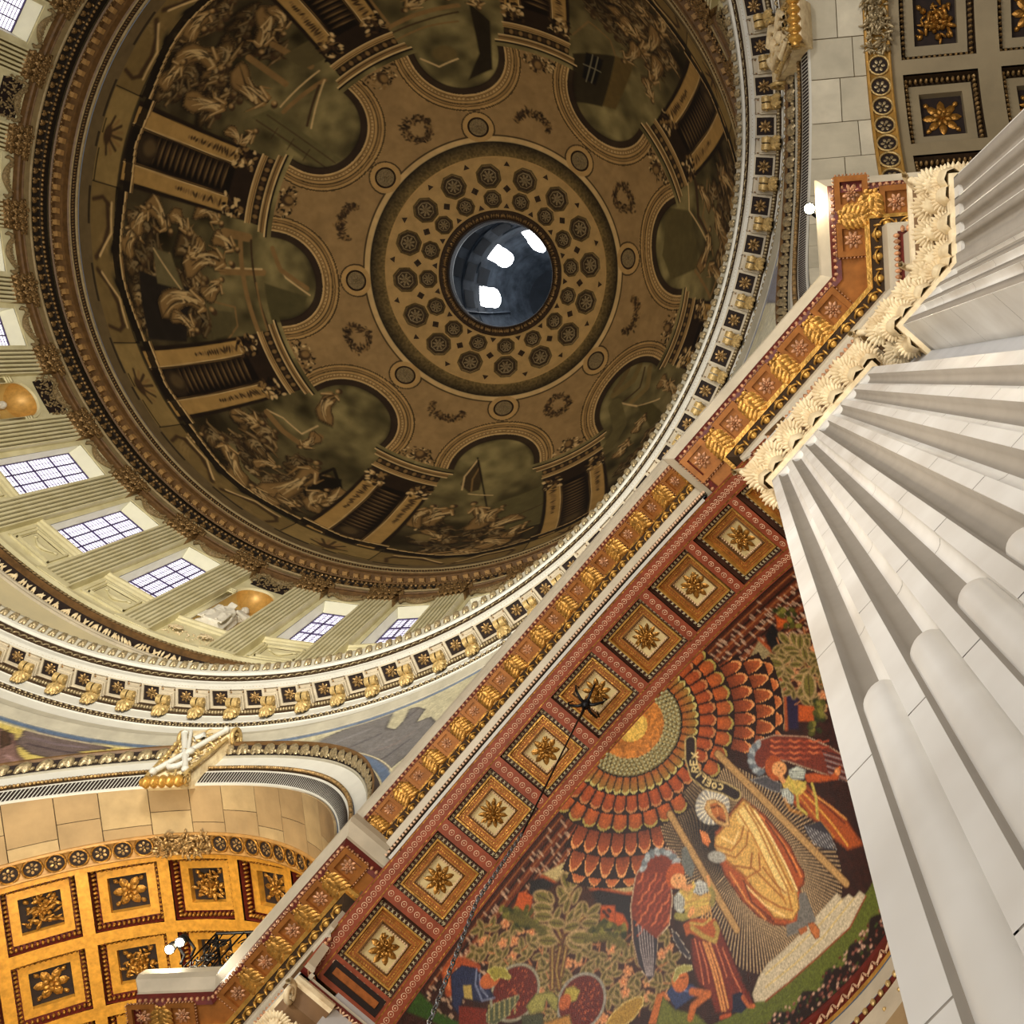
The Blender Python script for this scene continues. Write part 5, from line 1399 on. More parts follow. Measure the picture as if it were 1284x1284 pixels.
    g.add([u_ * -7.2 + v_ * V4 + UP * 0, u_ * 7.2 + v_ * V4 + UP * 0, u_ * 7.2 + v_ * V4 + UP * 30, u_ * -7.2 + v_ * V4 + UP * 30], [[0, 1, 2, 3]])
    m_ = g.mesh('wall_arm', False); m_.materials.append(M['beige']); o = bpy.data.objects.new('wall_arm', m_); COL.objects.link(o); o['kind'] = 'structure'
COFF_SHIFT = {'L': -0.30, 'R': 0.0}
ROSV = {}
for kd in ('L', 'R'):
    for v in range(4):
        g = G(); s_ = 1.0 if kd == 'L' else 1.1
        if v % 2 == 0: g.add(*rosette_t((8, 6)[v // 2], .42 * s_, .16, (.0, .5)[v // 2])); 
        else: g.add(*clump_t(44, .34 * s_, .34 * s_, .10, 88 + v, .09, .16)); g.add(*rosette_t(6, .24, .16))
        for q in range(4):
            a = q * PI / 2 + PI / 4; g.inst(scl(lobe_t(.16, .12, .06), 1, 1, 1), rotz(a), (-.36 * math.sin(a) * s_, .36 * math.cos(a) * s_, 0))
        t = g.tmpl(); gg = G(); gg.add(t[0] + np.array([0, 0, -.38]), t[1], t[2]); ROSV[(kd, v)] = gg.mesh('rosette'); ROSV[(kd, v)].materials.append(M['gilt'] if kd == 'L' else M['bronzegold'])
arm('L'); arm('R')

# =================================================================== diagonal bay: entablature, arch, apse
def XYnt(n_, t_): return np.array([(n_ - t_) / 2 ** .5, (n_ + t_) / 2 ** .5])
LIPN = 16.45
def ressaut_path(side):
    """lip polyline in plan, side -1 = right pier (towards +x), +1 = left pier"""
    p = [XYnt(17.32, side * 3.62), XYnt(LIPN, side * 3.62), XYnt(LIPN, side * 7.03), None, None]
    c = p[2]
    if side < 0: p[3] = np.array([c[0], 5.36]); p[4] = np.array([27.0, 5.36])
    else: p[3] = np.array([5.36, c[1]]); p[4] = np.array([5.36, 27.0])
    return np.array(p)
def mitre(path, side):
    """inward (into the wall) offset direction at each vertex"""
    n = len(path); D = np.zeros((n, 2))
    seg = np.diff(path, axis=0); seg /= np.linalg.norm(seg, axis=1)[:, None]
    nr = np.stack([-seg[:, 1], seg[:, 0]], 1) * (1 if side > 0 else -1)
    nr = -nr
    for i in range(n):
        a = nr[max(i - 1, 0)]; b = nr[min(i, n - 2)]; m = a + b; m /= np.linalg.norm(m); D[i] = m / max(m @ a, .3)
    return D, nr, seg
CC = 12.7; RA = 5.8
SIDE_LAB = {-1: 'gilded cornice block with coffers above the near right capital', 1: 'gilded cornice block carrying the iron balcony at lower left'}
def coffer_plate(g, w=.19): hollow_frame(g, w + .07, w + .07, 0, -.05); hollow_frame(g, w + .07, w, -.05, -.05); hollow_frame(g, w, w, -.05, .0); return g
ef = G(); hollow_frame(ef, .225, .225, 0, -.04); hollow_frame(ef, .225, .15, -.04, -.04); hollow_frame(ef, .15, .15, -.04, .02); me_ef = ef.mesh('gilt_frame', False); me_ef.materials.append(M['rustgold'])
eb = G(); eb.add([[-.15, -.15, .01], [.15, -.15, .01], [.15, .15, .01], [-.15, .15, .01]], [[0, 1, 2, 3]]); me_eb = eb.mesh('red_field', False); me_eb.materials.append(M['red'])
er = G(); er.add(*xf(rosette_t(8, .130, .07, .4), FLIP, (0, 0, 0))); me_er = er.mesh('rosette'); me_er.materials.append(M['pink'])
ebd = G()
for q in range(4):
    R_ = rotz(q * PI / 2)
    for k in range(9): ebd.inst(scl(SPH_S, .018, .014, .02), R_, R_ @ np.array([-.20 + .05 * k, -.24, -.03]))
me_ebd = ebd.mesh('bead_edge'); me_ebd.materials.append(M['pink'])
# acanthus modillion (local: x along the lip, y into the wall, z up)
am = G(); am.add(*scl(BOX, .24, .36, .03, (0, 0, -.015)))
rA = np.random.default_rng(12); lf = lobe_t(.30, .13, .07)
for k in range(5):
    for q in (-1, 1):
        am.inst(scl(lf, .8, .7, 1), FLIP @ rotz(q * 1.0), (0, -.16 + .07 * k, -.09 - .02 * k))
    am.add(*scl(SPH_S, .04, .035, .05, (0, -.18 + .085 * k, -.13)))
am.inst(lf, FLIP, (0, -.10, -.12)); am.inst(lf, FLIP @ rotz(PI), (0, .14, -.12))
for q in (-1, 1): am.add(*scl(SPH_S, .045, .05, .05, (q * .06, .17, -.10))); am.add(*scl(SPH_S, .045, .05, .05, (q * .06, -.18, -.10)))
am.V = [v * np.array([1.0, .92, .36]) for v in am.V]
me_am = am.mesh('acanthus_modillion'); me_am.materials.append(M['giltbright'])
egg = scl(SPH, .055, .055, .075); dart = scl(SPH_S, .018, .03, .06)
eggbowl = G(); tq = np.linspace(0, PI, 8); tube(eggbowl, np.stack([.085 * np.cos(tq), -.085 * np.sin(tq) + .02, 0 * tq], -1), .016, 4); EGGT = joint(egg, eggbowl.tmpl(), xf(dart, np.eye(3), (.115, 0, -.01)))

def band_orn(g, path, D, d, z, pitch, t, scale=1.0, tilt=0.0, ext=None):
    """repeat a small ornament along an offset polyline"""
    Q = path + D * d
    for i in range(len(Q) - 1):
        a, b = Q[i], Q[i + 1]; L = np.linalg.norm(b - a)
        if L < pitch: continue
        n = max(1, int(L / pitch)); u = (b - a) / L; w = np.array([-u[1], u[0]]); di = (D[i] + D[i + 1]); w = w if w @ di > 0 else -w
        x3 = np.array([u[0], u[1], 0]); y3 = np.array([w[0], w[1], 0]) * math.cos(tilt) + UP * math.sin(tilt); z3 = np.cross(x3, y3); z3 = z3 if z3[2] > 0 else -z3
        R = np.stack([x3, y3, z3], 1) * scale
        for k in range(n):
            p = a + u * L * (k + .5) / n; g.inst(t, R, (p[0], p[1], z))
    return g

def ressaut(side):
    path = ressaut_path(side); D, nr, seg = mitre(path, side)
    org = np.array([*path[1], 15.6]); T = thing('pier_entablature', SIDE_LAB[side], 'cornice', tuple(float(v) for v in org))
    P3_ = np.concatenate([path, np.zeros((5, 1))], 1); D3 = np.concatenate([D, np.zeros((5, 1))], 1); U3 = np.tile(UP, (5, 1))
    def sw(name, prof, m, smooth=False): return obj(name, sweep(G(), P3_, D3, U3, prof), M[m], T, smooth=smooth)
    sw('stone_lip', [(.60, 17.74), (.02, 17.70), (0, 17.52), (.02, 17.40), (.08, 17.32), (.14, 17.24), (.145, 17.18)], 'greywarm')
    sw('bead_bed', [(.145, 17.18), (.20, 17.06), (.27, 17.03)], 'red'); sw('gilt_soffit', [(.27, 17.03), (.27, 17.06), (.64, 17.06)], 'rustgold')
    sw('gold_fillet', [(.60, 17.06), (.60, 16.98), (.66, 16.97), (.66, 16.9)], 'gold'); sw('egg_bed', [(.66, 16.92), (.80, 16.74)], 'umber')
    sw('stone_frieze', [(.80, 16.74), (.81, 16.30), (.84, 16.26), (.93, 16.24)], 'greywarm'); sw('leaf_bed', [(.93, 16.24), (.99, 16.16)], 'red')
    sw('stone_architrave', [(.99, 16.16), (1.0, 15.64), (1.02, 15.60), (1.06, 15.6)], 'greywarm'); sw('red_leaf_bed', [(1.06, 15.6), (1.06, 15.66), (1.16, 15.66), (1.16, 15.6)], 'red')
    sw('architrave_soffit', [(1.16, 15.6), (1.95, 15.6)], 'white')
    g = G(); band_orn(g, path, D, .205, 17.08, .085, scl(SPH_S, .032, .05, .035), tilt=.5); obj('beads', g, M['pink'], T)['kind'] = 'stuff'
    g = G(); band_orn(g, path, D, .74, 16.80, .27, EGGT, 1.05, .9); obj('egg_and_dart', g, M['gold'], T)['kind'] = 'stuff'
    g = G(); band_orn(g, path, D, .955, 16.19, .07, scl(lobe_t(.09, .06, .03), 1, -1, -1)); obj('leaf_beads', g, M['pink'], T)['kind'] = 'stuff'
    zz = tube(G(), [(-.07, -.045, 0), (0, .045, 0), (.07, -.045, 0)], .014, 4).tmpl(); lz = joint(zz, scl(SPH_S, .018, .03, .02, (0, -.025, 0)))
    g = G(); band_orn(g, path, D, 1.11, 15.65, .15, lz); obj('zigzag_leaves', g, M['pink'], T)['kind'] = 'stuff'
    # coffers and acanthus modillions
    def place(i, dist, me_list, off=.45):
        u = seg[i]; p = path[i] + u * dist + nr[i] * off
        x3 = np.array([u[0], u[1], 0]); y3 = np.array([nr[i][0], nr[i][1], 0]); R = np.stack([x3, y3, UP], 1)
        first = None
        for nm, me in me_list:
            o = local(nm, me, None, first or T, (np.array([p[0], p[1], 17.055]) - org) if first is None else (0, 0, 0), R if first is None else None)
            if nm == 'bead_edge': o['kind'] = 'stuff'
            first = first or o
    CF = [('gilt_frame', me_ef), ('red_field', me_eb), ('rosette', me_er), ('bead_edge', me_ebd)]; AM = [('acanthus_modillion', me_am)]
    for k in range(5): place(1, .40 + .683 * k, CF)
    for k in range(4): place(1, .40 + .683 * (k + .5), AM)
    L2 = np.linalg.norm(path[3] - path[2])
    for f in (.40, 1.02): place(2, f if side > 0 else f, CF)
    place(2, .71, AM); place(3, .45, CF) if False else None
    for k in range(12):
        place(3, 1.05 + .683 * k, CF); place(3, .71 + .683 * k, AM)
    return T
ressaut(-1); ressaut(1)

# ---- curved entablature over the diagonal arch
def arcP(n0, ph): return nt(n0, 0, CC) + 0 * np.asarray(ph)[:, None]
def radial(ph): ph = np.asarray(ph); return T45 * np.sin(ph)[:, None] + UP * np.cos(ph)[:, None]
ce_ = thing('curved_entablature', 'long gilded curved cornice with rosette coffers and egg moulding across the picture', 'cornice', tuple(float(v) for v in nt(17, 0, 17.0)))
ph = np.radians(np.linspace(-38.5, 38.5, 97))
def csw(name, prof, m):
    return obj(name, sweep(G(), arcP(LIPN, ph), np.tile(N45, (len(ph), 1)), radial(ph), prof), M[m], ce_)
csw('stone_lip', [(.5, 7.0), (0, 6.95), (-.0, 6.72), (.03, 6.62), (.09, 6.52), (.135, 6.47), (.14, 6.43)], 'greywarm')
csw('bead_bed', [(.14, 6.43), (.20, 6.38), (.20, 6.36)], 'red'); csw('gilt_soffit', [(.20, 6.36), (.52, 6.36)], 'rustgold')
csw('gold_fillet', [(.51, 6.36), (.51, 6.31), (.54, 6.30), (.54, 6.26)], 'gilt'); csw('egg_bed', [(.54, 6.26), (.645, 6.13)], 'umber')
csw('stone_fascia', [(.645, 6.13), (.65, 6.06), (.745, 6.03), (.75, 5.98)], 'greywarm'); csw('leaf_bed', [(.75, 5.98), (.80, 5.90)], 'umber')
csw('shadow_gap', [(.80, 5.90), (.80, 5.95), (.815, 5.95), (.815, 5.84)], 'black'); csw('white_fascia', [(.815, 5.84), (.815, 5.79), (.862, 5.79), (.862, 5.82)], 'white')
def arc_frame(phi, n0, R, tilt=0.0):
    r = T45 * math.sin(phi) + UP * math.cos(phi); x = T45 * math.cos(phi) - UP * math.sin(phi)
    y = N45 * math.cos(tilt) + r * math.sin(tilt); z = np.cross(x, y); z = z if z @ r > 0 else -z
    return nt(n0, 0, CC) + r * R, np.stack([x, y, z], 1)
ceO = nt(17, 0, 17.0)
for k in range(12):
    p, R = arc_frame(math.radians((k - 5.5) * 5.95), LIPN + .362, 6.355)
    o = local('gilt_frame', me_ef, None, ce_, p - ceO, R * .70); local('red_field', me_eb, None, o); local('rosette', me_er, None, o); local('bead_edge', me_ebd, None, o)['kind'] = 'stuff'
for k in range(13):
    p, R = arc_frame(math.radians((k - 6) * 5.95), LIPN + .365, 6.355); local('acanthus_modillion', me_am, None, ce_, p - ceO, R * np.array([.95, .82, 1]))
def arc_orn(name, n_, rad_, pitch, t, m, tilt=0, sc_=1.0):
    g = G(); N = int(2 * ph[-1] * rad_ / pitch)
    for k in range(N):
        p, R = arc_frame(-ph[-1] + 2 * ph[-1] * (k + .5) / N, LIPN + n_, rad_, tilt); g.inst(t, R * sc_, p)
    o = obj(name, g, M[m], ce_); o['kind'] = 'stuff'; return o
arc_orn('beads', .17, 6.40, .085, scl(SPH_S, .032, .035, .035), 'pink', .5)
arc_orn('egg_and_dart', .60, 6.17, .235, EGGT, 'gold', .9, .85)
arc_orn('leaf_beads', .775, 5.94, .062, scl(SPH_S, .024, .032, .026), 'pinkwhite', .5)
# wall above the diagonal cornice lip, behind it
g = G(); g.add([nt(17.3, -7.4, 19.6), nt(17.3, 7.4, 19.6), nt(17.3, 7.4, 21.0), nt(17.3, -7.4, 21.0)], [[0, 1, 2, 3]])
m_ = g.mesh('wall_balcony', False); m_.materials.append(M['greywarm']); o = bpy.data.objects.new('wall_balcony', m_); COL.objects.link(o); o['kind'] = 'structure'

# ---- coffered arch soffit
NS0, NS1 = 17.305, 18.85; PHE = math.radians(57.0)
sf = thing('arch_soffit', 'straight-looking red and gold arch band of nine square rosette coffers', 'arch', tuple(float(v) for v in nt(18.1, 0, 18.4)))
sfO = nt(18.1, 0, 18.4)
g = G(); hw = .50; pit = math.radians(12.0); ha = hw / RA
def sp(phi, n_, R=RA):
    phi = np.asarray(phi, float); n_ = np.broadcast_to(np.asarray(n_, float), phi.shape)
    return N45 * n_[..., None] + T45 * (R * np.sin(phi))[..., None] + UP * (CC + R * np.cos(phi))[..., None]
NM = 18.08
def strip_(g, p0, p1, n0, n1, m=6, R=RA):
    q = np.linspace(p0, p1, m); g.grid(np.stack([sp(q, n0, R), sp(q, n1, R)]))
strip_(g, -PHE, PHE, NS0, NM - hw, 80); strip_(g, -PHE, PHE, NM + hw, NS1, 80)
ends = [-PHE] + [v for k in range(-4, 5) for v in (k * pit - ha, k * pit + ha)] + [PHE]
HP0, HP1 = math.radians(54.0), math.radians(55.9)
for i in range(0, len(ends), 2): strip_(g, ends[i], ends[i + 1], NM - hw, NM + hw, 3)
g.grid(np.stack([sp(np.linspace(-PHE, PHE, 80), NS1), sp(np.linspace(-PHE, PHE, 80), NS1, RA + .15)]))
obj('soffit_ground', g, M['terracotta'], sf)
g = G(); strip_(g, -PHE - .05, PHE + .05, NS0 - .02, NS1 + .02, 60, RA + .24); obj('leak_seal', g, M['brown'], sf)  # added sheet behind the soffit to stop light leaking round the coffers
g = G(); rg = tube(G(), np.stack([.040 * np.cos(np.linspace(0, 2 * PI, 11)), .040 * np.sin(np.linspace(0, 2 * PI, 11)), 0 * np.linspace(0, 2 * PI, 11)], -1), .007, 3).tmpl(); rg2 = scl(SPH_S, .014, .014, .008)
def sframe(phi, n_, R=RA):
    r = T45 * math.sin(phi) + UP * math.cos(phi); x = T45 * math.cos(phi) - UP * math.sin(phi)
    return N45 * n_ + T45 * (R * math.sin(phi)) + UP * (CC + R * math.cos(phi)), np.stack([x, N45, -r], 1)
for nn in (NS0 + .14, NS1 - .14):
    N = int(2 * PHE * RA / .10)
    for k in range(N):
        p, R = sframe(-PHE + 2 * PHE * (k + .5) / N, nn); g.inst(rg, R, p); g.inst(rg2, R, p)
for k in range(-5, 5):
    for j in range(8):
        p, R = sframe((k + .5) * pit, NM - hw + .0625 + j * .125); g.inst(rg, R, p); g.inst(rg2, R, p)
obj('ring_pattern', g, M['pinkwhite'], sf)['kind'] = 'stuff'
g = G()
for nn in (NS0 + .03, NS0 + .245, NS1 - .245, NS1 - .03): strip_(g, -PHE, PHE, nn - .008, nn + .008, 80, RA - .004)
obj('gold_lines', g, M['gilt'], sf)
# coffer parts: local x along arc, y along n, z down into the room
def plate(a, b, z0, z1): g = G(); hollow_frame(g, a, b, z0, z1); return g
c0 = G(); hollow_frame(c0, hw, hw, 0, -.09); hollow_frame(c0, hw, hw - .08, -.09, -.09); mc0 = c0.mesh('coffer', False); mc0.materials.append(M['navy'])
c1 = G(); hollow_frame(c1, hw - .08, hw - .08, -.09, -.05); hollow_frame(c1, hw - .08, hw - .105, -.05, -.05); hollow_frame(c1, hw - .105, hw - .105, -.05, -.12); mc1 = c1.mesh('gold_edge', False); mc1.materials.append(M['gold'])
c2 = G(); hollow_frame(c2, hw - .105, hw - .225, -.12, -.12); mc2 = c2.mesh('patterned_frame', False); mc2.materials.append(M['rust'])
c3 = G(); hollow_frame(c3, hw - .225, hw - .24, -.12, -.10); hollow_frame(c3, hw - .24, hw - .24, -.10, -.18); mc3 = c3.mesh('inner_edge', False); mc3.materials.append(M['brown'])
c4 = G(); q_ = hw - .24; c4.add([[-q_, -q_, -.17], [q_, -q_, -.17], [q_, q_, -.17], [-q_, q_, -.17]], [[0, 1, 2, 3]]); mc4 = c4.mesh('cream_field', False); mc4.materials.append(M['creamfield'])
c5 = G()
lfz = lobe_t(.07, .022, .015)
for q in range(4):
    R_ = rotz(q * PI / 2)
    for k in range(25):
        c5.inst(lfz, R_ @ rotz(.6 if k % 2 else -.6), R_ @ np.array([-hw + .04 + k * (2 * hw - .08) / 24, -hw + .01, -.085]))
mc5 = c5.mesh('leaf_edge'); mc5.materials.append(M['silver'])
c6 = G()
for q in range(4):
    R_ = rotz(q * PI / 2)
    for k in range(12): c6.inst(scl(SPH_S, .013, .018, .016), R_, R_ @ np.array([-.235 + k * .0427, -.245, -.155]))
mc6 = c6.mesh('bead_edge'); mc6.materials.append(M['pinkwhite'])
ROS = []
for v in range(3):
    r_ = G(); r_.add(*rosette_t((9, 8, 11)[v], .235, .085, (.25, .8, .5)[v])); r_.add(*clump_t(26, .12, .12, .06, 300 + v, .03, .06)); t = r_.tmpl(); r_ = G(); r_.add(t[0] + np.array([0, 0, -.165]), t[1], t[2]); me = r_.mesh('rosette'); me.materials.append(M['bronzegold']); ROS.append(me)
c7 = G()
for a in (hw - .125, hw - .205):
    hollow_frame(c7, a, a - .012, -.116, -.116)
for q in range(4):
    R_ = rotz(q * PI / 2)
    for k in range(16): c7.inst(scl(BOX, .022, .03, .008), R_ @ rotz(.78), R_ @ np.array([-.31 + k * .0413, -(hw - .165), -.116]))
mc7 = c7.mesh('gilt_fret', False); mc7.materials.append(M['giltbright'])
for k in range(-4, 5):
    p, R = sframe(k * pit, NM)
    o = local('coffer', mc0, None, sf, p - sfO, R)
    for nm, me in (('gold_edge', mc1), ('patterned_frame', mc2), ('inner_edge', mc3), ('cream_field', mc4), ('leaf_edge', mc5), ('bead_edge', mc6), ('gilt_fret', mc7), ('rosette', ROS[k % 3])):
        q = local(nm, me, None, o)
        if nm in ('leaf_edge', 'bead_edge', 'gilt_fret'): q['kind'] = 'stuff'
for sg in (-1, 1):
    p, R = sframe(sg * (HP0 + HP1) / 2, NM); g = G(); g.inst(scl(BOX, .26, .94, .03), R, p); obj('half_panel', g, M['black'], sf, smooth=False)
    g = G(); g.inst(scl(BOX, .10, .78, .03), R, p + R[:, 2] * .02); obj('gilt_bar', g, M['rust'], sf, smooth=False)

# ---- apse mosaic
KN = .87
def apse_pt(X, Y, push=0.0):
    s = np.hypot(X, Y); ph_ = s / RA; ps = np.arctan2(X, Y); R = RA + push
    return N45 * (NS1 + KN * R * np.sin(ph_) * np.cos(ps))[..., None] + T45 * (R * np.sin(ph_) * np.sin(ps))[..., None] + UP * (CC + R * np.cos(ph_))[..., None]
def apse_fn(X):
    n_ = X @ N45 - NS1; t_ = X @ T45; z_ = X[:, 2] - CC
    return np.where(n_ < 0, -1, (n_ / KN) ** 2 + t_ ** 2 + z_ ** 2 - RA ** 2)
def to_apse(px):
    X = on_surf(px, apse_fn, 4, 30, 900); n_ = (X @ N45 - NS1) / KN; t_ = X @ T45; z_ = X[:, 2] - CC
    s = RA * np.arctan2(np.hypot(n_, t_), z_); ps = np.arctan2(t_, n_); return np.stack([s * np.sin(ps), s * np.cos(ps)], 1)
SM = 5.74
xs = np.arange(-SM, SM + .01, .0195); ys_ = np.arange(0, SM + .01, .0195); X_, Y_ = np.meshgrid(xs, ys_)
A = Canvas(X_, Y_, (58, 26, 18)); Sr = np.hypot(X_, Y_); Ps = np.arctan2(X_, Y_); full = (slice(None), slice(None))
rm = np.random.default_rng(77)
def PXY(ox, oy, sx, L): return to_apse([(ox + a * sx, oy + b * sx) for a, b in L])
cA = lambda L: PXY(840, 940, .17134, L)
cB = lambda L: PXY(780, 1050, .18231, L)
cC = lambda L: PXY(500, 1080, .17134, L)
cD = lambda L: PXY(640, 1080, .15886, L)
cF = lambda L: PXY(900, 720, .20247, L)
cG = lambda L: PXY(960, 1090, .15103, L)
A.C *= (.7 + .6 * vnoise(X_ + 20, Y_, .08, 1))[..., None]
# long dark wing feathers along the arch edge
for sg in (-1, 1):
    for k in range(7):
        y0 = .12 + k * .16; L0 = 2.0 + .1 * k
        pts = [(sg * x, y0 + .05 * (x - 1.5) * (k * .25)) for x in np.linspace(1.6, 4.9 - .28 * k, 9)]
        A.line(pts, .15, (112, 52, 28) if k % 2 else (84, 36, 22), .02); A.line([(p[0], p[1] + .075) for p in pts], .03, (30, 12, 10), .012); A.line([(p[0], p[1] - .02) for p in pts], .025, (170, 104, 58), .012, .7)
    for k in range(240):
        x = rm.uniform(1.7, 5.2); y = rm.uniform(.05, 1.15 - .12 * (x - 1.6)); A.line([(sg * x, y), (sg * (x + .01), y + rm.uniform(.05, .09))], .022, (206, 176, 150), .012, .8)
# cloud bands, dark sky, hills on the left
A.poly(cD([(250, 100), (470, -10), (640, -20), (1100, -10), (1060, 240), (900, 250), (700, 205), (560, 235), (400, 190)]), (188, 172, 122), .02); A.line(cD([(250, 120), (400, 195), (560, 240), (700, 212), (900, 258), (1050, 240)]), .06, (176, 84, 40), .02)
A.poly(cD([(590, 245), (700, 225), (940, 268), (960, 520), (700, 480), (600, 400)]), (34, 26, 32), .02); A.poly(cD([(150, 150), (260, 130), (400, 200), (300, 330), (150, 300)]), (34, 32, 36), .02)
A.poly(cF([(170, 570), (260, 400), (340, 490), (260, 570), (330, 640), (410, 650), (420, 960), (330, 980), (300, 820), (240, 660)]), (152, 138, 102), .02); A.line(cF([(255, 400), (345, 490), (262, 575), (330, 640), (412, 655), (425, 960)]), .06, (166, 82, 44), .02)
A.poly(cF([(290, 380), (340, 300), (420, 420), (340, 490)]), (18, 20, 24), .02); A.poly(cF([(420, 680), (500, 700), (500, 960), (440, 960)]), (40, 30, 66), .02)
# field of leaves and five-petalled flowers
def leaf(p, ang, L, W, col=(112, 104, 48)):
    d = np.array([math.cos(ang), math.sin(ang)]); c = np.asarray(p) + d * L / 2
    A.ell(c, L * .62, W * .72, ang, (176, 150, 108), .012); A.ell(c, L * .52, W * .52, ang, col, .014); A.line([p, np.asarray(p) + d * L], .014, (66, 40, 22), .01)
def flower(p, r):
    for k in range(5): a = k * 1.2566 + .3; A.ell((p[0] + r * .62 * math.cos(a), p[1] + r * .62 * math.sin(a)), r * .42, r * .36, a, (206, 148, 104), .012)
    A.ell(p, r * .34, r * .34, 0, (196, 96, 48), .012); A.ell(p, r * .12, r * .12, 0, (250, 220, 150), .01)
def field(P, n, tower=None):
    P = np.asarray(P); lo, hi = P.min(0), P.max(0)
    def inside(x, y):
        c = False
        for (x0, y0), (x1, y1) in zip(P, np.roll(P, -1, 0)):
            if (y0 > y) != (y1 > y) and x < (x1 - x0) * (y - y0) / (y1 - y0 + 1e-12) + x0: c = not c
        return c
    A.poly(P, (66, 28, 16), .03)
    pts = []; tries = 0
    while len(pts) < n and tries < n * 40:
        tries += 1; x, y = rm.uniform(lo[0], hi[0]), rm.uniform(lo[1], hi[1])
        if inside(x, y) and all((x - a) ** 2 + (y - b) ** 2 > .15 ** 2 for a, b in pts): pts.append((x, y))
    for i, p in enumerate(pts):
        if i % 4 == 0: flower(p, .085)
        else:
            a = rm.uniform(0, 6.28); A.line([p, (p[0] - .16 * math.cos(a), p[1] - .16 * math.sin(a))], .02, (180, 120, 80), .01)
            leaf(p, a, .19, .085); leaf(p, a + 1.2, .15, .07); leaf(p, a - 1.2, .15, .07)
field(cD([(0, 480), (250, 470), (600, 560), (1000, 640), (1020, 900), (1090, 960), (1250, 560), (1320, 900), (1250, 1110), (1060, 1120), (760, 1284), (300, 1284), (-40, 1100)]), 150)
field(cC([(600, 420), (1000, 480), (1100, 900), (900, 800), (700, 780), (560, 700)]), 46)
field(cF([(330, 500), (420, 400), (560, 360), (700, 700), (640, 900), (480, 760), (420, 640)]), 30)
def tree(fn_, trunk, leaves, tw):
    for p in trunk: A.line(fn_(p), tw, (92, 44, 24), .02); A.line(fn_(p), tw * .35, (166, 140, 80), .015)
    for (x0, y0), (x1, y1) in leaves:
        q = fn_([(x0, y0), (x1, y1)]); d = q[1] - q[0]; leaf(q[0], math.atan2(d[1], d[0]), np.linalg.norm(d), np.linalg.norm(d) * .46, (118, 110, 52))
A.poly(cD([(200, 420), (190, 300), (330, 200), (470, 30), (590, 130), (690, 360), (700, 480), (560, 560), (600, 600), (420, 640), (240, 620)]), (70, 34, 20), .04)
tree(cD, [[(385, 1000), (360, 860), (400, 640)], [(330, 1000), (330, 700), (340, 640)], [(400, 900), (440, 680)], [(400, 640), (440, 500), (470, 240)], [(400, 600), (330, 440)], [(430, 560), (600, 420)], [(390, 640), (250, 540)]],
     [((460, 240), (480, 70)), ((470, 200), (560, 110)), ((460, 210), (420, 100)), ((490, 300), (550, 220)), ((430, 300), (380, 210)), ((430, 400), (460, 300)), ((390, 330), (450, 260)), ((330, 320), (200, 260)), ((320, 380), (190, 360)), ((320, 440), (200, 430)), ((330, 300), (300, 250)),
      ((350, 460), (390, 370)), ((420, 500), (310, 480)), ((450, 470), (520, 380)), ((430, 530), (540, 500)), ((520, 460), (560, 330)), ((600, 420), (580, 330)), ((610, 430), (700, 350)), ((610, 450), (700, 440)), ((570, 490), (680, 490)), ((320, 560), (220, 520)), ((340, 600), (220, 580)), ((360, 630), (230, 625)), ((450, 620), (600, 570)), ((460, 640), (560, 680)), ((480, 600), (640, 610)), ((500, 330), (530, 240)), ((560, 380), (510, 440))], .09)
tree(cF, [[(540, 560), (500, 480)], [(560, 640), (540, 560), (400, 570)]], [((400, 570), (270, 575)), ((390, 590), (300, 620)), ((400, 560), (300, 540)), ((400, 600), (350, 640)), ((410, 550), (450, 505)), ((420, 580), (470, 620)), ((420, 520), (370, 500)), ((500, 470), (410, 460)), ((500, 490), (440, 490)), ((500, 450), (460, 370)), ((510, 460), (510, 380)),
      ((520, 560), (450, 560)), ((530, 540), (480, 510)), ((550, 530), (530, 460)), ((560, 590), (510, 610)), ((560, 640), (480, 640)), ((570, 680), (500, 750)), ((560, 620), (570, 760)), ((440, 430), (385, 370)), ((580, 620), (600, 570))], .06)
# towers and bushes
for f_, P in ((cD, [(70, 250), (110, 240), (175, 280), (150, 400), (40, 380)]), (cD, [(715, 350), (825, 352), (825, 480), (710, 480)]), (cD, [(830, 400), (890, 420), (930, 500), (920, 580), (820, 560)]), (cC, [(880, 235), (975, 260), (940, 380), (850, 340)]), (cF, [(500, 810), (600, 820), (600, 910), (500, 910)]), (cF, [(360, 260), (430, 290), (420, 330), (370, 330)])):
    A.poly(f_(P), (190, 88, 34), .02); 
for x, y in ((740, 400), (780, 390), (765, 430)): A.ell(cD([(x, y)])[0], .03, .05, 0, (70, 30, 16), .01)
for f_, x, y in ((cD, 760, 500), (cD, 730, 520), (cD, 800, 540), (cD, 880, 580), (cD, 100, 430), (cD, 150, 460), (cD, 60, 470), (cD, 660, 560), (cF, 620, 800), (cF, 640, 880), (cF, 600, 960), (cF, 400, 240), (cF, 460, 290), (cC, 830, 390), (cC, 900, 440), (cC, 780, 380)):
    for k in range(7): q = f_([(x, y)])[0] + rm.normal(0, .06, 2); A.ell(q, .06, .045, rm.uniform(0, 3), ((84, 84, 30), (50, 58, 22), (128, 124, 56))[k % 3], .015)
A.line(cD([(0, 440), (160, 480), (260, 560)]), .12, (96, 92, 40), .03); A.line(cD([(600, 620), (760, 600), (900, 660)]), .10, (104, 98, 44), .03)
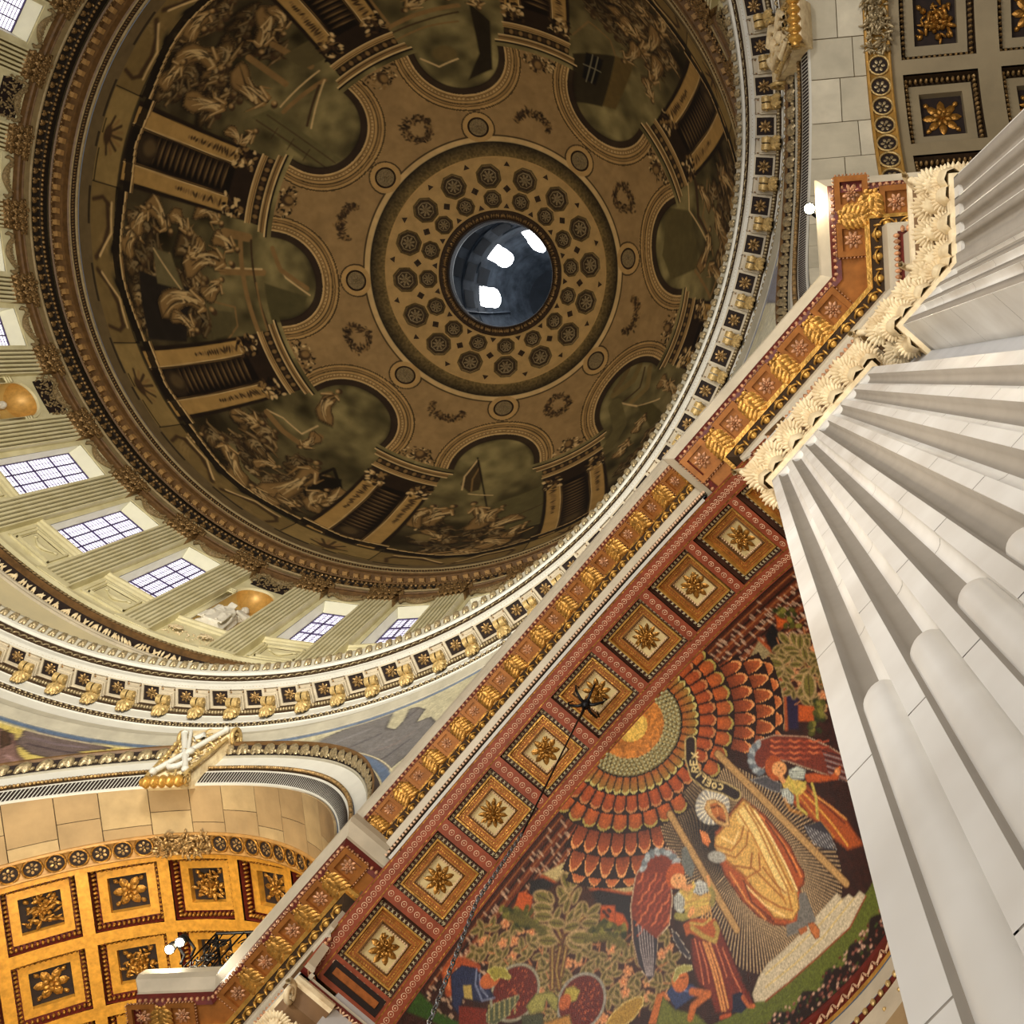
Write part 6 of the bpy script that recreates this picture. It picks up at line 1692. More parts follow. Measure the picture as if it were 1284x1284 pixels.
# grass and flower border by the rim, stairs of light
A.mix(full, np.clip((Sr - 5.0) / .03, 0, 1) * (np.abs(Ps) < 1.25), (98, 108, 40)); A.C[...] *= 1.0
fb = np.clip((Sr - 5.36 + .07 * np.sin(Ps * 60)) / .04, 0, 1) * (np.abs(Ps) < 1.3); A.mix(full, fb, (40, 24, 20))
for k in range(900):
    ps = rm.uniform(-1.25, 1.25); s_ = rm.uniform(5.32, 5.7); A.ell((s_ * math.sin(ps), s_ * math.cos(ps)), rm.uniform(.015, .035), .02, 0, ((150, 96, 84), (96, 40, 34), (60, 74, 30), (196, 160, 140))[k % 4], .01)
# figure's glory: fine radiating lines
gc_ = cA([(560, 760)])[0]
for k in range(170):
    a = 2 * PI * k / 170; d = np.array([math.cos(a), math.sin(a)]); r0, r1 = .35, 2.0 + .25 * math.sin(a * 3)
    e = gc_ + d * np.array([.62, 1.0]) * r1; b = gc_ + d * np.array([.62, 1.0]) * r0
    if np.hypot(*e) < 1.72: e = e * 1.0; 
    A.line([b, e], .034, (30, 14, 14), .012); A.line([b + .018, e + .018], .016, (206, 178, 138), .01)
# concentric rings of the sun and the feathers
def cells(n, s0, s1, c_in, c_out, rim, point=.22, dark=(44, 18, 12), lim=None, off=0.0):
    m = (Sr > s0 - .02) & (Sr < s1 + .02)
    if lim is not None: m &= lim
    u = (Ps / PI * n + off) % 1.0; e = np.abs(2 * u - 1); v = (Sr - s0) / (s1 - s0); vv = v + point * e ** 2.2
    col = lin(c_in) * (1 - np.clip(vv, 0, 1))[..., None] + lin(c_out) * np.clip(vv, 0, 1)[..., None]
    col = col * (1.15 - .75 * e ** 3)[..., None]
    col = np.where(((vv > .88) & (vv < 1))[..., None], lin(rim), col)
    col = np.where(((e > .86) | (vv > 1.0))[..., None], lin(dark), col)
    A.C[m] = col[m]
m = Sr < .58; A.C[m] = (lin((196, 128, 58)) * (.6 + .9 * vnoise(X_ + 3, Y_, .035, 41))[..., None])[m]; m = Sr < .26; A.C[m] = (lin((226, 190, 96)) * (.7 + .7 * vnoise(X_ + 3, Y_, .03, 42))[..., None])[m]
lim_all = np.abs(Ps) < 2
lim38 = np.abs(Ps + .0) > .0
cells(26, 2.42, 2.62, (150, 72, 36), (190, 110, 60), (214, 150, 96), .9, lim=(np.abs(Ps) > .60) & (np.abs(Ps) < 1.22))
cells(26, 2.08, 2.48, (92, 40, 26), (176, 92, 48), (222, 160, 104), .75, lim=(np.abs(Ps) > .56) & (np.abs(Ps) < 1.28), off=.5)
cells(26, 1.72, 2.14, (100, 44, 26), (168, 84, 44), (216, 150, 96), .45, lim=(np.abs(Ps) > .5) & (np.abs(Ps) < 1.35))
cells(19, 1.42, 1.76, (190, 92, 38), (150, 84, 40), (168, 152, 84), .30, lim=(np.abs(Ps + .0) > .16))
cells(20, 1.12, 1.46, (176, 84, 36), (150, 70, 34), (190, 130, 84), .26, off=.5)
cells(23, .83, 1.15, (166, 84, 36), (150, 122, 58), (196, 186, 118), .22)
for i, s_ in enumerate((.60, .67, .74, .81)): cells(int(20 + i * 4), s_ - .035, s_ + .038, (172, 160, 112), (90, 80, 54), (120, 110, 74), .5, dark=(30, 24, 18), off=.5 * (i % 2))
# beams of light and stairs
for p0, p1, w_ in (((0, 470), (490, 1320), .10), ((350, 30), (1290, 980), .11)):
    q = cA([p0, p1]); q = np.linspace(q[0], q[1], 12) if False else cA([(p0[0] + (p1[0] - p0[0]) * k / 8, p0[1] + (p1[1] - p0[1]) * k / 8) for k in range(9)])
    A.line(q, w_ + .03, (90, 56, 34), .01); A.line(q, w_, (186, 150, 98), .012)
A.poly(cG([(20, 780), (130, 690), (330, 500), (430, 380), (590, 200), (640, 250), (690, 205), (730, 240), (780, 180), (832, 222), (700, 480), (440, 720), (200, 930), (0, 1090), (-90, 1100), (-110, 1040), (-60, 900)]), (196, 186, 160), .015)
sl_ = A.box(*[f(cG([(-110, 1100), (832, 180)])[:, 0]) for f in (min, max)], *[f(cG([(-110, 1100), (832, 180)])[:, 1]) for f in (min, max)])
for L in ([(0, 870), (200, 700), (440, 470), (640, 250)], [(0, 980), (240, 790), (480, 560), (735, 240)]): A.line(cG(L), .02, (214, 190, 120), .01)
A.line(cG([(0, 1095), (200, 935), (440, 725), (700, 485), (832, 225)]), .025, (150, 60, 34), .01)
# central robed figure
A.ell(cA([(312, 412)])[0], .30, .30, 0, (150, 152, 150), .012)
hc = cA([(312, 412)])[0]
for k in range(22): a = 2 * PI * k / 22; A.line([hc + np.array([math.cos(a), math.sin(a)]) * .12, hc + np.array([math.cos(a), math.sin(a)]) * .29], .022, (238, 232, 206), .01)
A.poly(cA([(330, 600), (380, 560), (440, 460), (530, 350), (600, 400), (700, 480), (800, 600), (880, 700), (940, 830), (985, 900), (985, 985), (950, 1020), (1000, 1130), (1060, 1250), (930, 1300), (760, 1284), (640, 1220), (520, 1100), (400, 920), (340, 760)]), (176, 88, 42), .012, shade=(.05, (80, 34, 20)))
A.poly(cG([(280, 200), (330, 190), (420, 430), (260, 530), (180, 560), (170, 460), (260, 430)]), (120, 118, 112), .012)
A.poly(cA([(330, 640), (400, 560), (450, 470), (540, 360), (640, 450), (720, 600), (800, 760), (870, 900), (930, 1040), (950, 1160), (900, 1250), (760, 1230), (640, 1060), (540, 920), (440, 830), (350, 760), (325, 700)]), (214, 172, 96), .012, shade=(.035, (130, 74, 34)))
A.poly(cA([(480, 470), (560, 400), (640, 500), (700, 640), (770, 800), (850, 960), (880, 1080), (820, 1050), (740, 900), (660, 740), (580, 600), (500, 530)]), (236, 208, 136), .012)
for L, c_ in (([(540, 400), (640, 560), (740, 780), (860, 1020), (890, 1160)], (176, 116, 52)), ([(580, 420), (690, 600), (800, 830), (900, 1040)], (176, 116, 52)), ([(500, 460), (600, 620), (690, 800), (790, 1000), (850, 1130)], (188, 130, 62)), ([(620, 450), (740, 640), (850, 850), (930, 1030)], (250, 226, 160)),
              ([(330, 700), (450, 740), (520, 650), (540, 560)], (166, 108, 48)), ([(350, 750), (480, 790), (560, 700), (570, 600)], (166, 108, 48)), ([(380, 640), (470, 690), (500, 600)], (244, 214, 148)), ([(420, 830), (560, 940), (660, 880), (650, 760)], (166, 100, 44)), ([(480, 850), (590, 870), (600, 760)], (160, 96, 42)),
              ([(520, 940), (680, 1080), (800, 1150), (900, 1180)], (170, 100, 44)), ([(560, 1000), (700, 1140), (840, 1220)], (240, 206, 140)), ([(600, 860), (720, 980), (830, 1090)], (166, 104, 46)), ([(680, 860), (770, 980), (850, 1050)], (166, 104, 46)), ([(480, 1000), (620, 1170), (760, 1260)], (110, 50, 26)),
              ([(440, 900), (560, 1100), (700, 1240)], (222, 150, 84)), ([(660, 480), (800, 640), (900, 800), (960, 930)], (226, 140, 76)), ([(700, 520), (830, 700), (930, 900)], (110, 50, 26)), ([(540, 960), (600, 1120), (740, 1230)], (112, 54, 28))): A.line(cA(L), .03, c_, .010)
A.poly(cA([(250, 430), (270, 370), (330, 360), (400, 400), (430, 470), (440, 560), (400, 570), (340, 540), (280, 480)]), (206, 170, 112), .010, shade=(.03, (120, 70, 36))); A.poly(cA([(290, 400), (340, 385), (390, 430), (412, 500), (400, 530), (350, 520), (310, 470)]), (186, 112, 60), .010)
for L in ([(300, 425), (330, 420)], [(345, 410), (370, 418)]): A.line(cA(L), .022, (60, 26, 14), .008)
A.line(cA([(345, 430), (350, 470)]), .016, (220, 160, 104), .008); A.line(cA([(350, 500), (400, 525)]), .05, (104, 52, 26), .012); A.line(cA([(358, 488), (382, 486)]), .012, (120, 40, 26), .008)
A.ell(cA([(345, 785)])[0], .16, .09, 2.2, (166, 168, 160), .012); A.poly(cA([(220, 590), (240, 600), (275, 620), (290, 680), (280, 710), (240, 680), (230, 640)]), (206, 120, 66), .010)
for q in ((222, 590), (238, 598), (256, 606), (272, 616)): A.line(cA([q, (q[0] + 22, q[1] + 60)]), .018, (226, 148, 92), .008)
A.poly(cG([(350, 450), (400, 440), (450, 500), (445, 570), (410, 580), (370, 510)]), (190, 116, 66), .010, shade=(.02, (90, 44, 24))); A.poly(cG([(270, 500), (340, 470), (350, 510), (290, 550)]), (176, 104, 58), .010)
# ribbon with its words
rb = cA([(150, -60), (150, 60), (185, 180), (270, 250), (400, 285), (480, 330)]); A.line(rb, .20, (196, 176, 120), .010); A.line(rb, .16, (46, 28, 26), .010)
GL = {'R': [[(0, 0), (0, 1), (.6, 1), (.7, .75), (.6, .5), (0, .5)], [(.3, .5), (.75, 0)]], 'E': [[(.7, 1), (0, 1), (0, 0), (.7, 0)], [(0, .5), (.55, .5)]], 'X': [[(0, 0), (.75, 1)], [(0, 1), (.75, 0)]],
      'C': [[(.7, .9), (.35, 1), (0, .7), (0, .3), (.35, 0), (.7, .1)]], 'O': [[(.35, 0), (0, .3), (0, .7), (.35, 1), (.7, .7), (.7, .3), (.35, 0)]], 'L': [[(0, 1), (0, 0), (.65, 0)]], 'I': [[(.3, 0), (.3, 1)]]}
def word(fn_, txt, centres, up, size):
    for ch, (x, y), (ux, uy) in zip(txt, centres, up):
        n_ = math.hypot(ux, uy); ux, uy = ux / n_, uy / n_; rx, ry = -uy, ux
        for st in GL[ch]: A.line(fn_([(x + size * ((a - .35) * rx + (b - .5) * ux), y + size * ((a - .35) * ry + (b - .5) * uy)) for a, b in st]), .021, (236, 216, 156), .007)
word(cA, 'REX', [(185, 145), (172, 95), (185, 42)], [(1, .15), (1, 0.05), (1, -.15)][:3] and [(-1, -.1), (-1, 0), (-1, .1)], 46)
word(cA, 'COELI', [(368, 270), (322, 262), (277, 240), (238, 213), (206, 186)], [(.1, -1), (.2, -1), (.4, -1), (.6, -1), (.7, -.7)], 42) if False else word(cA, 'COELI', [(372, 272), (325, 262), (280, 243), (240, 216), (208, 186)], [(-.15, 1), (-.25, 1), (-.45, 1), (-.6, .9), (-.8, .7)], 40)
# left winged attendant
A.poly(cB([(410, 80), (440, 60), (500, 200), (480, 280), (440, 250), (410, 180)]), (110, 116, 112), .012)
A.poly(cB([(300, 68), (360, 90), (395, 150), (400, 215), (330, 240), (350, 420), (330, 600), (250, 690), (240, 800), (220, 960), (185, 995), (110, 880), (70, 700), (55, 480), (90, 260), (180, 130)]), (132, 54, 34), .012, shade=(.03, (206, 190, 160)))
A.poly(cB([(75, 560), (140, 620), (210, 680), (245, 700), (240, 800), (220, 955), (185, 985), (115, 880), (80, 720)]), (52, 46, 56), .012)
for k in range(26):
    x, y = 110 + (k % 5) * 46 + rm.uniform(-8, 8), 250 + (k // 5) * 72; A.line(cB([(x + 30, y), (x + 22, y + 40), (x - 6, y + 66)]), .030, ((206, 112, 72), (170, 76, 48))[k % 2], .010)
for k in range(6): A.line(cB([(110 + k * 20, 600 + k * 16), (130 + k * 17, 780), (170 + k * 8, 950)]), .016, (170, 160, 160), .008)
for k in range(9): a = PI * (.02 + k * .105); A.ell(cB([(265 - 125 * math.cos(a) * .95, 215 - 118 * math.sin(a))])[0], .075, .05, a, ((168, 180, 184), (120, 134, 140))[k % 2], .012)
A.poly(cB([(340, 630), (380, 660), (475, 815), (462, 842), (400, 790), (350, 700)]), (60, 54, 64), .012, shade=(.02, (196, 186, 170)))
A.poly(cB([(470, 700), (650, 560), (700, 680), (760, 820), (840, 1010), (900, 1120), (900, 1170), (800, 1150), (740, 1210), (640, 1210), (600, 1080), (520, 1000), (480, 860)]), (120, 42, 26), .012, shade=(.04, (60, 22, 16)))
A.poly(cB([(760, 1080), (820, 1060), (880, 1150), (820, 1210), (760, 1200)]), (28, 36, 62), .012)
for L in ([(560, 720), (620, 900), (690, 1190)], [(600, 720), (670, 920), (730, 1170)], [(580, 730), (640, 900), (710, 1190)]): A.line(cB(L), .035, (214, 150, 90), .010)
for L in ([(500, 700), (540, 880), (560, 1010)], [(640, 720), (690, 860), (720, 960)], [(690, 760), (760, 940), (820, 1060)], [(530, 720), (580, 880), (600, 1000)]): A.line(cB(L), .02, (206, 120, 84), .008)
A.poly(cB([(420, 600), (480, 560), (640, 560), (660, 640), (630, 720), (560, 700), (470, 660), (440, 680)]), (176, 92, 44), .010); A.line(cB([(480, 620), (560, 680), (640, 715), (660, 640), (640, 590)]), .07, (178, 152, 78), .012); A.line(cB([(470, 590), (560, 600), (610, 560)]), .04, (188, 160, 84), .010)
A.poly(cB([(360, 400), (400, 360), (470, 340), (530, 290), (590, 320), (620, 400), (600, 440), (610, 500), (540, 540), (480, 560), (430, 500), (360, 480)]), (196, 160, 90), .010)
A.poly(cB([(355, 410), (390, 370), (430, 400), (430, 500), (400, 530), (360, 490)]), (190, 196, 186), .010, shade=(.015, (70, 76, 90))); A.poly(cB([(480, 330), (530, 290), (590, 320), (600, 370), (540, 400), (490, 380)]), (190, 196, 190), .010, shade=(.015, (70, 76, 90)))
for k in range(5): A.line(cB([(365 + k * 14, 400 - k * 2), (370 + k * 12, 490)]), .011, (60, 66, 84), .006); A.line(cB([(492 + k * 22, 325), (510 + k * 20, 385)]), .011, (60, 66, 84), .006)
for L in ([(400, 370), (450, 430), (500, 330)], [(430, 480), (500, 450), (580, 420)], [(440, 510), (520, 470), (590, 450)], [(490, 310), (470, 420)]): A.line(cB(L), .04, (206, 182, 96), .010)
A.line(cB([(380, 540), (420, 550), (470, 530)]), .11, (150, 144, 76), .015); A.ell(cB([(475, 515)])[0], .09, .05, .3, (222, 160, 104), .012); A.line(cB([(600, 330), (630, 400), (620, 460)]), .08, (150, 140, 80), .015); A.line(cB([(590, 270), (600, 330)]), .05, (220, 160, 104), .012)
for k in range(4): A.line(cB([(550 + k * 18, 470), (555 + k * 20, 560)]), .016, (222, 166, 96), .007)
A.ell(cB([(365, 262)])[0], .20, .16, .6, (186, 88, 36), .012); A.ell(cB([(388, 300)])[0], .115, .14, .5, (226, 168, 112), .010); A.line(cB([(410, 330), (450, 350), (470, 340)]), .09, (220, 158, 104), .012)
for q in ((362, 285), (392, 280)): A.ell(cB([q])[0], .018, .012, 0, (60, 30, 20), .006)
A.line(cB([(372, 292), (372, 310)]), .012, (180, 110, 66), .006); A.line(cB([(376, 325), (390, 326)]), .012, (150, 50, 36), .006); A.line(cB([(830, 1100), (870, 1160), (905, 1160)]), .06, (186, 100, 56), .012); A.line(cB([(680, 1240), (740, 1220)]), .06, (176, 84, 46), .012)
# right winged attendant
A.poly(cA([(580, 0), (620, -60), (760, -110), (1000, -100), (1180, -20), (1300, 60), (1300, 240), (1180, 200), (1000, 140), (860, 90), (760, 70), (700, 130), (640, 170), (590, 110)]), (124, 52, 36), .012, shade=(.03, (200, 186, 160)))
for k in range(22):
    x, y = 740 + (k % 6) * 70, -70 + (k // 6) * 42; A.line(cA([(x, y), (x + 30, y + 16), (x + 70, y + 4)]), .030, ((206, 112, 72), (168, 76, 50))[k % 2], .010)
for k in range(9): A.line(cA([(1120 + k * 6, 10 + k * 22), (1290, 60 + k * 22)]), .022, ((44, 34, 44), (150, 140, 140))[k % 2], .008)
for k in range(8): a = .5 + k * .34; A.ell(cA([(690 - 95 * math.sin(a), 60 - 110 * math.cos(a))])[0], .08, .05, a, ((160, 172, 176), (108, 120, 128))[k % 2], .012)
A.poly(cA([(580, 220), (700, 190), (820, 250), (810, 320), (740, 300), (660, 260)]), (84, 84, 90), .012, shade=(.02, (170, 170, 160)))
A.poly(cA([(980, 180), (1060, 170), (1180, 190), (1200, 170), (1240, 110), (1260, 120), (1230, 220), (1100, 240), (1000, 240)]), (186, 88, 40), .012, shade=(.02, (90, 36, 20))); A.ell(cA([(1225, 160)])[0], .06, .05, 1, (222, 150, 96), .012)
A.poly(cA([(820, 250), (900, 260), (1000, 250), (1080, 330), (1200, 420), (1300, 520), (1420, 700), (1300, 740), (1180, 640), (1080, 540), (980, 470), (900, 400)]), (170, 84, 38), .012, shade=(.04, (80, 34, 20)))
for L, c_ in (([(960, 300), (1080, 420), (1200, 560), (1300, 700)], (222, 166, 76)), ([(1000, 300), (1130, 400), (1280, 540)], (110, 44, 24)), ([(940, 330), (1060, 480), (1200, 640)], (206, 140, 66)), ([(1040, 320), (1180, 420), (1290, 510)], (214, 150, 84)), ([(920, 360), (1000, 460)], (110, 44, 24))): A.line(cA(L), .03, c_, .010)
A.poly(cA([(820, 240), (870, 200), (990, 240), (1000, 280), (960, 330), (920, 330), (840, 300)]), (206, 180, 92), .010)
A.poly(cA([(870, 150), (930, 120), (995, 150), (980, 220), (900, 220), (870, 190)]), (188, 198, 186), .010, shade=(.015, (70, 80, 90))); A.poly(cA([(815, 290), (860, 280), (910, 340), (900, 400), (850, 390), (820, 340)]), (188, 198, 190), .010, shade=(.015, (70, 80, 90)))
for L in ([(870, 200), (930, 330), (940, 420), (1000, 470)], [(990, 240), (940, 300)], [(1040, 250), (1070, 360), (1080, 500)]): A.line(cA(L), .045, (196, 180, 88), .010)
for k in range(4): A.line(cA([(880, 160 + k * 16), (985, 158 + k * 18)]), .010, (70, 84, 96), .006); A.line(cA([(830 + k * 20, 300 + k * 4), (845 + k * 16, 380)]), .010, (70, 84, 96), .006)
A.ell(cA([(765, 135)])[0], .21, .16, 1.1, (176, 84, 34), .012); A.ell(cA([(800, 140)])[0], .12, .13, .9, (226, 166, 108), .010); A.line(cA([(800, 180), (830, 230)]), .08, (218, 156, 100), .012)
for q in ((795, 115), (812, 135)): A.ell(cA([q])[0], .016, .012, 0, (60, 30, 20), .006)
A.line(cA([(818, 150), (832, 152)]), .014, (150, 60, 40), .006); A.line(cA([(840, 360), (880, 440), (960, 470)]), .05, (214, 150, 60), .02, .6)
A.poly(cA([(980, 560), (1100, 520), (1180, 620), (1200, 740), (1100, 720), (1000, 620)]), (60, 58, 66), .015)
for k in range(9): A.line(cA([(990 + k * 22, 560 + k * 8), (1060 + k * 20, 700 + k * 4)]), .012, (170, 170, 170), .007)
# soldiers and shields
for f_, c_, r_, rim_ in ((cC, (850, 960), .40, (150, 150, 130)), (cD, (560, 1110), .40, (150, 150, 140))):
    q = f_([c_])[0]; A.ell(q, r_ + .03, r_ + .03, 0, rim_, .012); A.ell(q, r_ - .01, r_ - .01, 0, (104, 30, 20), .012)
    for k in range(60): a, b = rm.uniform(0, 6.28), rm.uniform(0, r_ * .9); A.ell((q[0] + b * math.cos(a), q[1] + b * math.sin(a)), .016, .012, 0, (170, 84, 50), .006)
A.line(cC([(380, 950), (350, 800), (400, 735), (460, 740), (560, 790)]), .17, (166, 78, 40), .02, taper=False); A.line(cC([(370, 930), (345, 810), (400, 750)]), .05, (206, 120, 68), .02)
A.poly(cC([(380, 830), (460, 760), (560, 780), (620, 850), (700, 990), (600, 1030), (470, 1000), (440, 1130), (390, 1060)]), (40, 52, 84), .012, shade=(.03, (20, 24, 40)))
for L in ([(570, 790), (560, 900), (610, 1020), (700, 1000)], [(590, 830), (600, 930), (650, 990)]): A.line(cC(L), .025, (120, 132, 160), .010)
A.ell(cC([(665, 870)])[0], .17, .12, 2.4, (190, 104, 56), .012); A.poly(cC([(645, 800), (700, 768), (780, 780), (825, 850), (810, 868), (740, 850), (700, 880)]), (150, 142, 62), .010, shade=(.02, (200, 196, 120)))
A.poly(cC([(470, 910), (530, 905), (540, 1010), (480, 1000)]), (170, 150, 84), .010); A.poly(cC([(440, 1060), (640, 1080), (700, 1250), (440, 1250)]), (120, 40, 26), .012)
A.poly(cC([(640, 1110), (700, 1040), (880, 975), (885, 1000), (800, 1130), (700, 1200), (640, 1180)]), (84, 92, 66), .012, shade=(.02, (160, 160, 130)))
for k in range(30): x, y = 660 + (k % 6) * 38, 1060 + (k // 6) * 26 - (k % 6) * 12; A.ell(cC([(x, y)])[0], .022, .016, .8, (160, 150, 100), .008)
for P, c_ in (([(930, 1060), (1000, 970), (1120, 950), (1170, 1000), (1160, 1110), (1120, 1080), (1080, 1010), (1060, 1100), (960, 1120)], (150, 146, 78)), ([(900, 1130), (1060, 1110), (1050, 1250), (900, 1250)], (70, 74, 52)), ([(1060, 1180), (1250, 1120), (1284, 1250), (1050, 1250)], (176, 128, 60))): A.poly(cC(P), c_, .012, shade=(.03, (70, 66, 36)))
A.poly(cD([(420, 1060), (440, 1000), (500, 985), (550, 1020), (520, 1100), (480, 1110)]), (170, 156, 70), .012, shade=(.02, (90, 84, 40))); A.ell(cD([(430, 1110)])[0], .12, .10, .3, (180, 96, 50), .012)
A.poly(cD([(740, 1300), (800, 1200), (900, 1110), (1000, 1065), (1050, 1070), (1050, 1130), (980, 1240), (900, 1300)]), (166, 132, 54), .012, shade=(.03, (214, 196, 130)))
A.poly(cB([(180, 1284), (240, 1080), (290, 1060), (320, 1140), (250, 1284)]), (186, 106, 52), .012); A.poly(cB([(230, 1300), (280, 1090), (360, 1180), (520, 1220), (600, 1300)]), (110, 116, 48), .012, shade=(.03, (60, 60, 24)))
A.poly(cB([(305, 1070), (340, 1020), (480, 1008), (545, 1060), (420, 1150), (370, 1185)]), (52, 70, 110), .012, shade=(.02, (26, 34, 60))); A.line(cB([(360, 1040), (470, 1060)]), .02, (120, 140, 176), .01)
A.line(cB([(470, 1240), (490, 1160), (590, 1080)]), .11, (190, 108, 54), .02); A.line(cB([(480, 1060), (590, 1080)]), .11, (190, 108, 54), .02)
A.ell(cB([(400, 985)])[0], .17, .15, 1.0, (196, 112, 60), .012); A.poly(cB([(345, 980), (370, 900), (420, 875), (480, 880), (485, 910), (400, 940), (360, 1000)]), (160, 156, 90), .010, shade=(.02, (214, 210, 160)))
A.line(cB([(400, 968), (440, 962)]), .014, (60, 30, 18), .006)
A.poly(cC([(60, 1010), (300, 1110), (440, 1180), (420, 1250), (60, 1100)]), (50, 84, 24), .02)
A.C = A.C * .86 + .14 * lin((150, 112, 62)) * (A.C.mean(-1, keepdims=True) * 3.2)
A.C = np.clip(A.C, 0, 1) ** 1.15 * (.74 + .52 * rm.random(A.C.shape[:2]))[..., None] * 1.08
keep = Sr <= SM
idx = np.arange(X_.size).reshape(X_.shape); Qk = np.stack([idx[:-1, :-1], idx[1:, :-1], idx[1:, 1:], idx[:-1, 1:]], -1)[(keep[:-1, :-1] & keep[1:, 1:] & keep[1:, :-1] & keep[:-1, 1:])]
used = np.unique(Qk); remap = -np.ones(X_.size, int); remap[used] = np.arange(len(used))
apO = nt(20.5, 0, 16.0)
ap = thing('apse_mosaic', 'gilded apse mosaic with a haloed robed figure, two winged attendants and a feathered sun', 'mosaic', tuple(float(v) for v in apO))
g = G(); g.add(apse_pt(X_, Y_).reshape(-1, 3)[used], remap[Qk], C=A.C.reshape(-1, 3)[used]); obj('mosaic_picture', g, M['mosaic'], ap)
# beads of the sun in relief
g = G()
for i, s_ in enumerate((.60, .67, .74, .81)):
    n = int(20 + i * 4)
    for k in range(-n, n + 1):
        a = (k + .5 * (i % 2)) * PI / n
        if abs(a) > PI / 2: continue
        q = apse_pt(np.array([s_ * math.sin(a)]), np.array([s_ * math.cos(a)]))[0]; g.add(*scl(SPH_S, .034, .034, .02, q))
obj('sun_beads', g, M['beadstone'], ap)['kind'] = 'stuff'
# rim mouldings under the mosaic
psr = np.radians(np.linspace(-89, 89, 120))
def rim(name, prof, m):
    g = G()
    for (r0, z0), (r1, z1) in zip(prof[:-1], prof[1:]):
        g.grid(np.stack([N45 * (NS1 + KN * r * np.cos(psr))[:, None] + T45 * (r * np.sin(psr))[:, None] + UP * z for r, z in ((r0, z0), (r1, z1))]))
    return obj(name, g, M[m], ap)
RB = RA * math.sin(SM / RA); ZB = CC + RA * math.cos(SM / RA)
rim('red_rim', [(RB - .04, ZB + .06), (RB - .06, ZB), (RB - .03, ZB - .05)], 'red'); rim('zigzag_bed', [(RB - .03, ZB - .05), (RB - .0, ZB - .32)], 'red'); rim('gold_fillet', [(RB, ZB - .32), (RB - .03, ZB - .35), (RB - .02, ZB - .44)], 'gold')
rim('stone_fascia', [(RB, ZB - .44), (RB, ZB - .80)], 'greywarm'); rim('red_bead_bed', [(RB + .01, ZB - .80), (RB + .03, ZB - .98)], 'red'); rim('lower_fascia', [(RB, ZB - .98), (RB, ZB - 1.5)], 'greywarm'); rim('apse_wall', [(RB, ZB - 1.5), (RB + .02, 0)], 'beige')
g = G(); n = 70
for k in range(n):
    a = math.radians(-85 + 170 * (k + .5) / n); o_ = N45 * (NS1 + KN * (RB - .03) * math.cos(a)) + T45 * (RB - .03) * math.sin(a) + UP * (ZB - .185)
    x = T45 * math.cos(a) - N45 * KN * math.sin(a); x /= np.linalg.norm(x); R = np.stack([x, UP, np.cross(x, UP)], 1)
    g.inst(tube(G(), [(-.10, -.10, 0), (-.03, .08, .02), (.0, .09, .02), (.10, -.10, 0)], .022, 4).tmpl(), R, o_); g.inst(scl(SPH_S, .035, .06, .02), R, o_ - UP * .03)
obj('zigzag_leaves', g, M['pinkwhite'], ap)['kind'] = 'stuff'
g = G(); n = 90
for k in range(n):
    a = math.radians(-85 + 170 * (k + .5) / n); o_ = N45 * (NS1 + KN * (RB - .01) * math.cos(a)) + T45 * (RB - .01) * math.sin(a) + UP * (ZB - .89)
    g.add(*scl(SPH_S, .045, .045, .06, o_)); 
    if k % 2: g.add(*scl(SPH_S, .03, .03, .03, o_ - UP * .36))
obj('rim_beads', g, M['gilt2'], ap)['kind'] = 'stuff'

# ---- lamp hook and chain hanging from the central coffer
ch = thing('hanging_chain', 'long dark chain hanging from a hooked iron bracket in the central coffer', 'chain', tuple(float(v) for v in nt(18.05, 0, 18.2)))
g = G(); h0 = nt(18.02, .02, 17.9)
for k in range(6):
    a = k * PI / 3 + .3; d = T45 * math.cos(a) + N45 * math.sin(a)
    tube(g, [h0, h0 + d * .12 - UP * .06, h0 + d * .26 + UP * .02, h0 + d * .30 + UP * .16, h0 + d * .24 + UP * .24], [.03, .025, .02, .015, .012], 6)
g.add(*scl(SPH, .085, .085, .11, h0)); obj('bracket', g, M['iron'], ch)
c_end = on_plane([(392 + 133, 1284 + 0)], (0, 0, 1), 9.0)[0]
p1 = on_plane([(655, 1045)], (0, 0, 1), 14.6)[0]; p2 = on_plane([(598, 1130)], (0, 0, 1), 12.4)[0]; p3 = on_plane([(520, 1330)], (0, 0, 1), 9.5)[0]
pts = [h0, p1, p2, p3]; g = G(); rod = [h0, h0 * .5 + p1 * .5, p1]; tube(g, rod, .014, 5); obj('rod', g, M['iron'], ch)
g = G(); seg_ = []
for a_, b_ in ((p1, p2), (p2, p3)):
    L = np.linalg.norm(b_ - a_); n = int(L / .085); u = (b_ - a_) / L; s1 = np.cross(u, UP); s1 /= np.linalg.norm(s1); s2 = np.cross(u, s1)
    lk = tube(G(), np.stack([.022 * np.cos(np.linspace(0, 2 * PI, 9)), .055 * np.sin(np.linspace(0, 2 * PI, 9)), 0 * np.linspace(0, 2 * PI, 9)], -1), .009, 4).tmpl()
    for k in range(n):
        R = np.stack([s1, u, s2], 1) if k % 2 else np.stack([s2, u, -s1], 1); g.inst(lk, R, a_ + u * (k + .5) * L / n)
obj('links', g, M['chain'], ch)['kind'] = 'stuff'

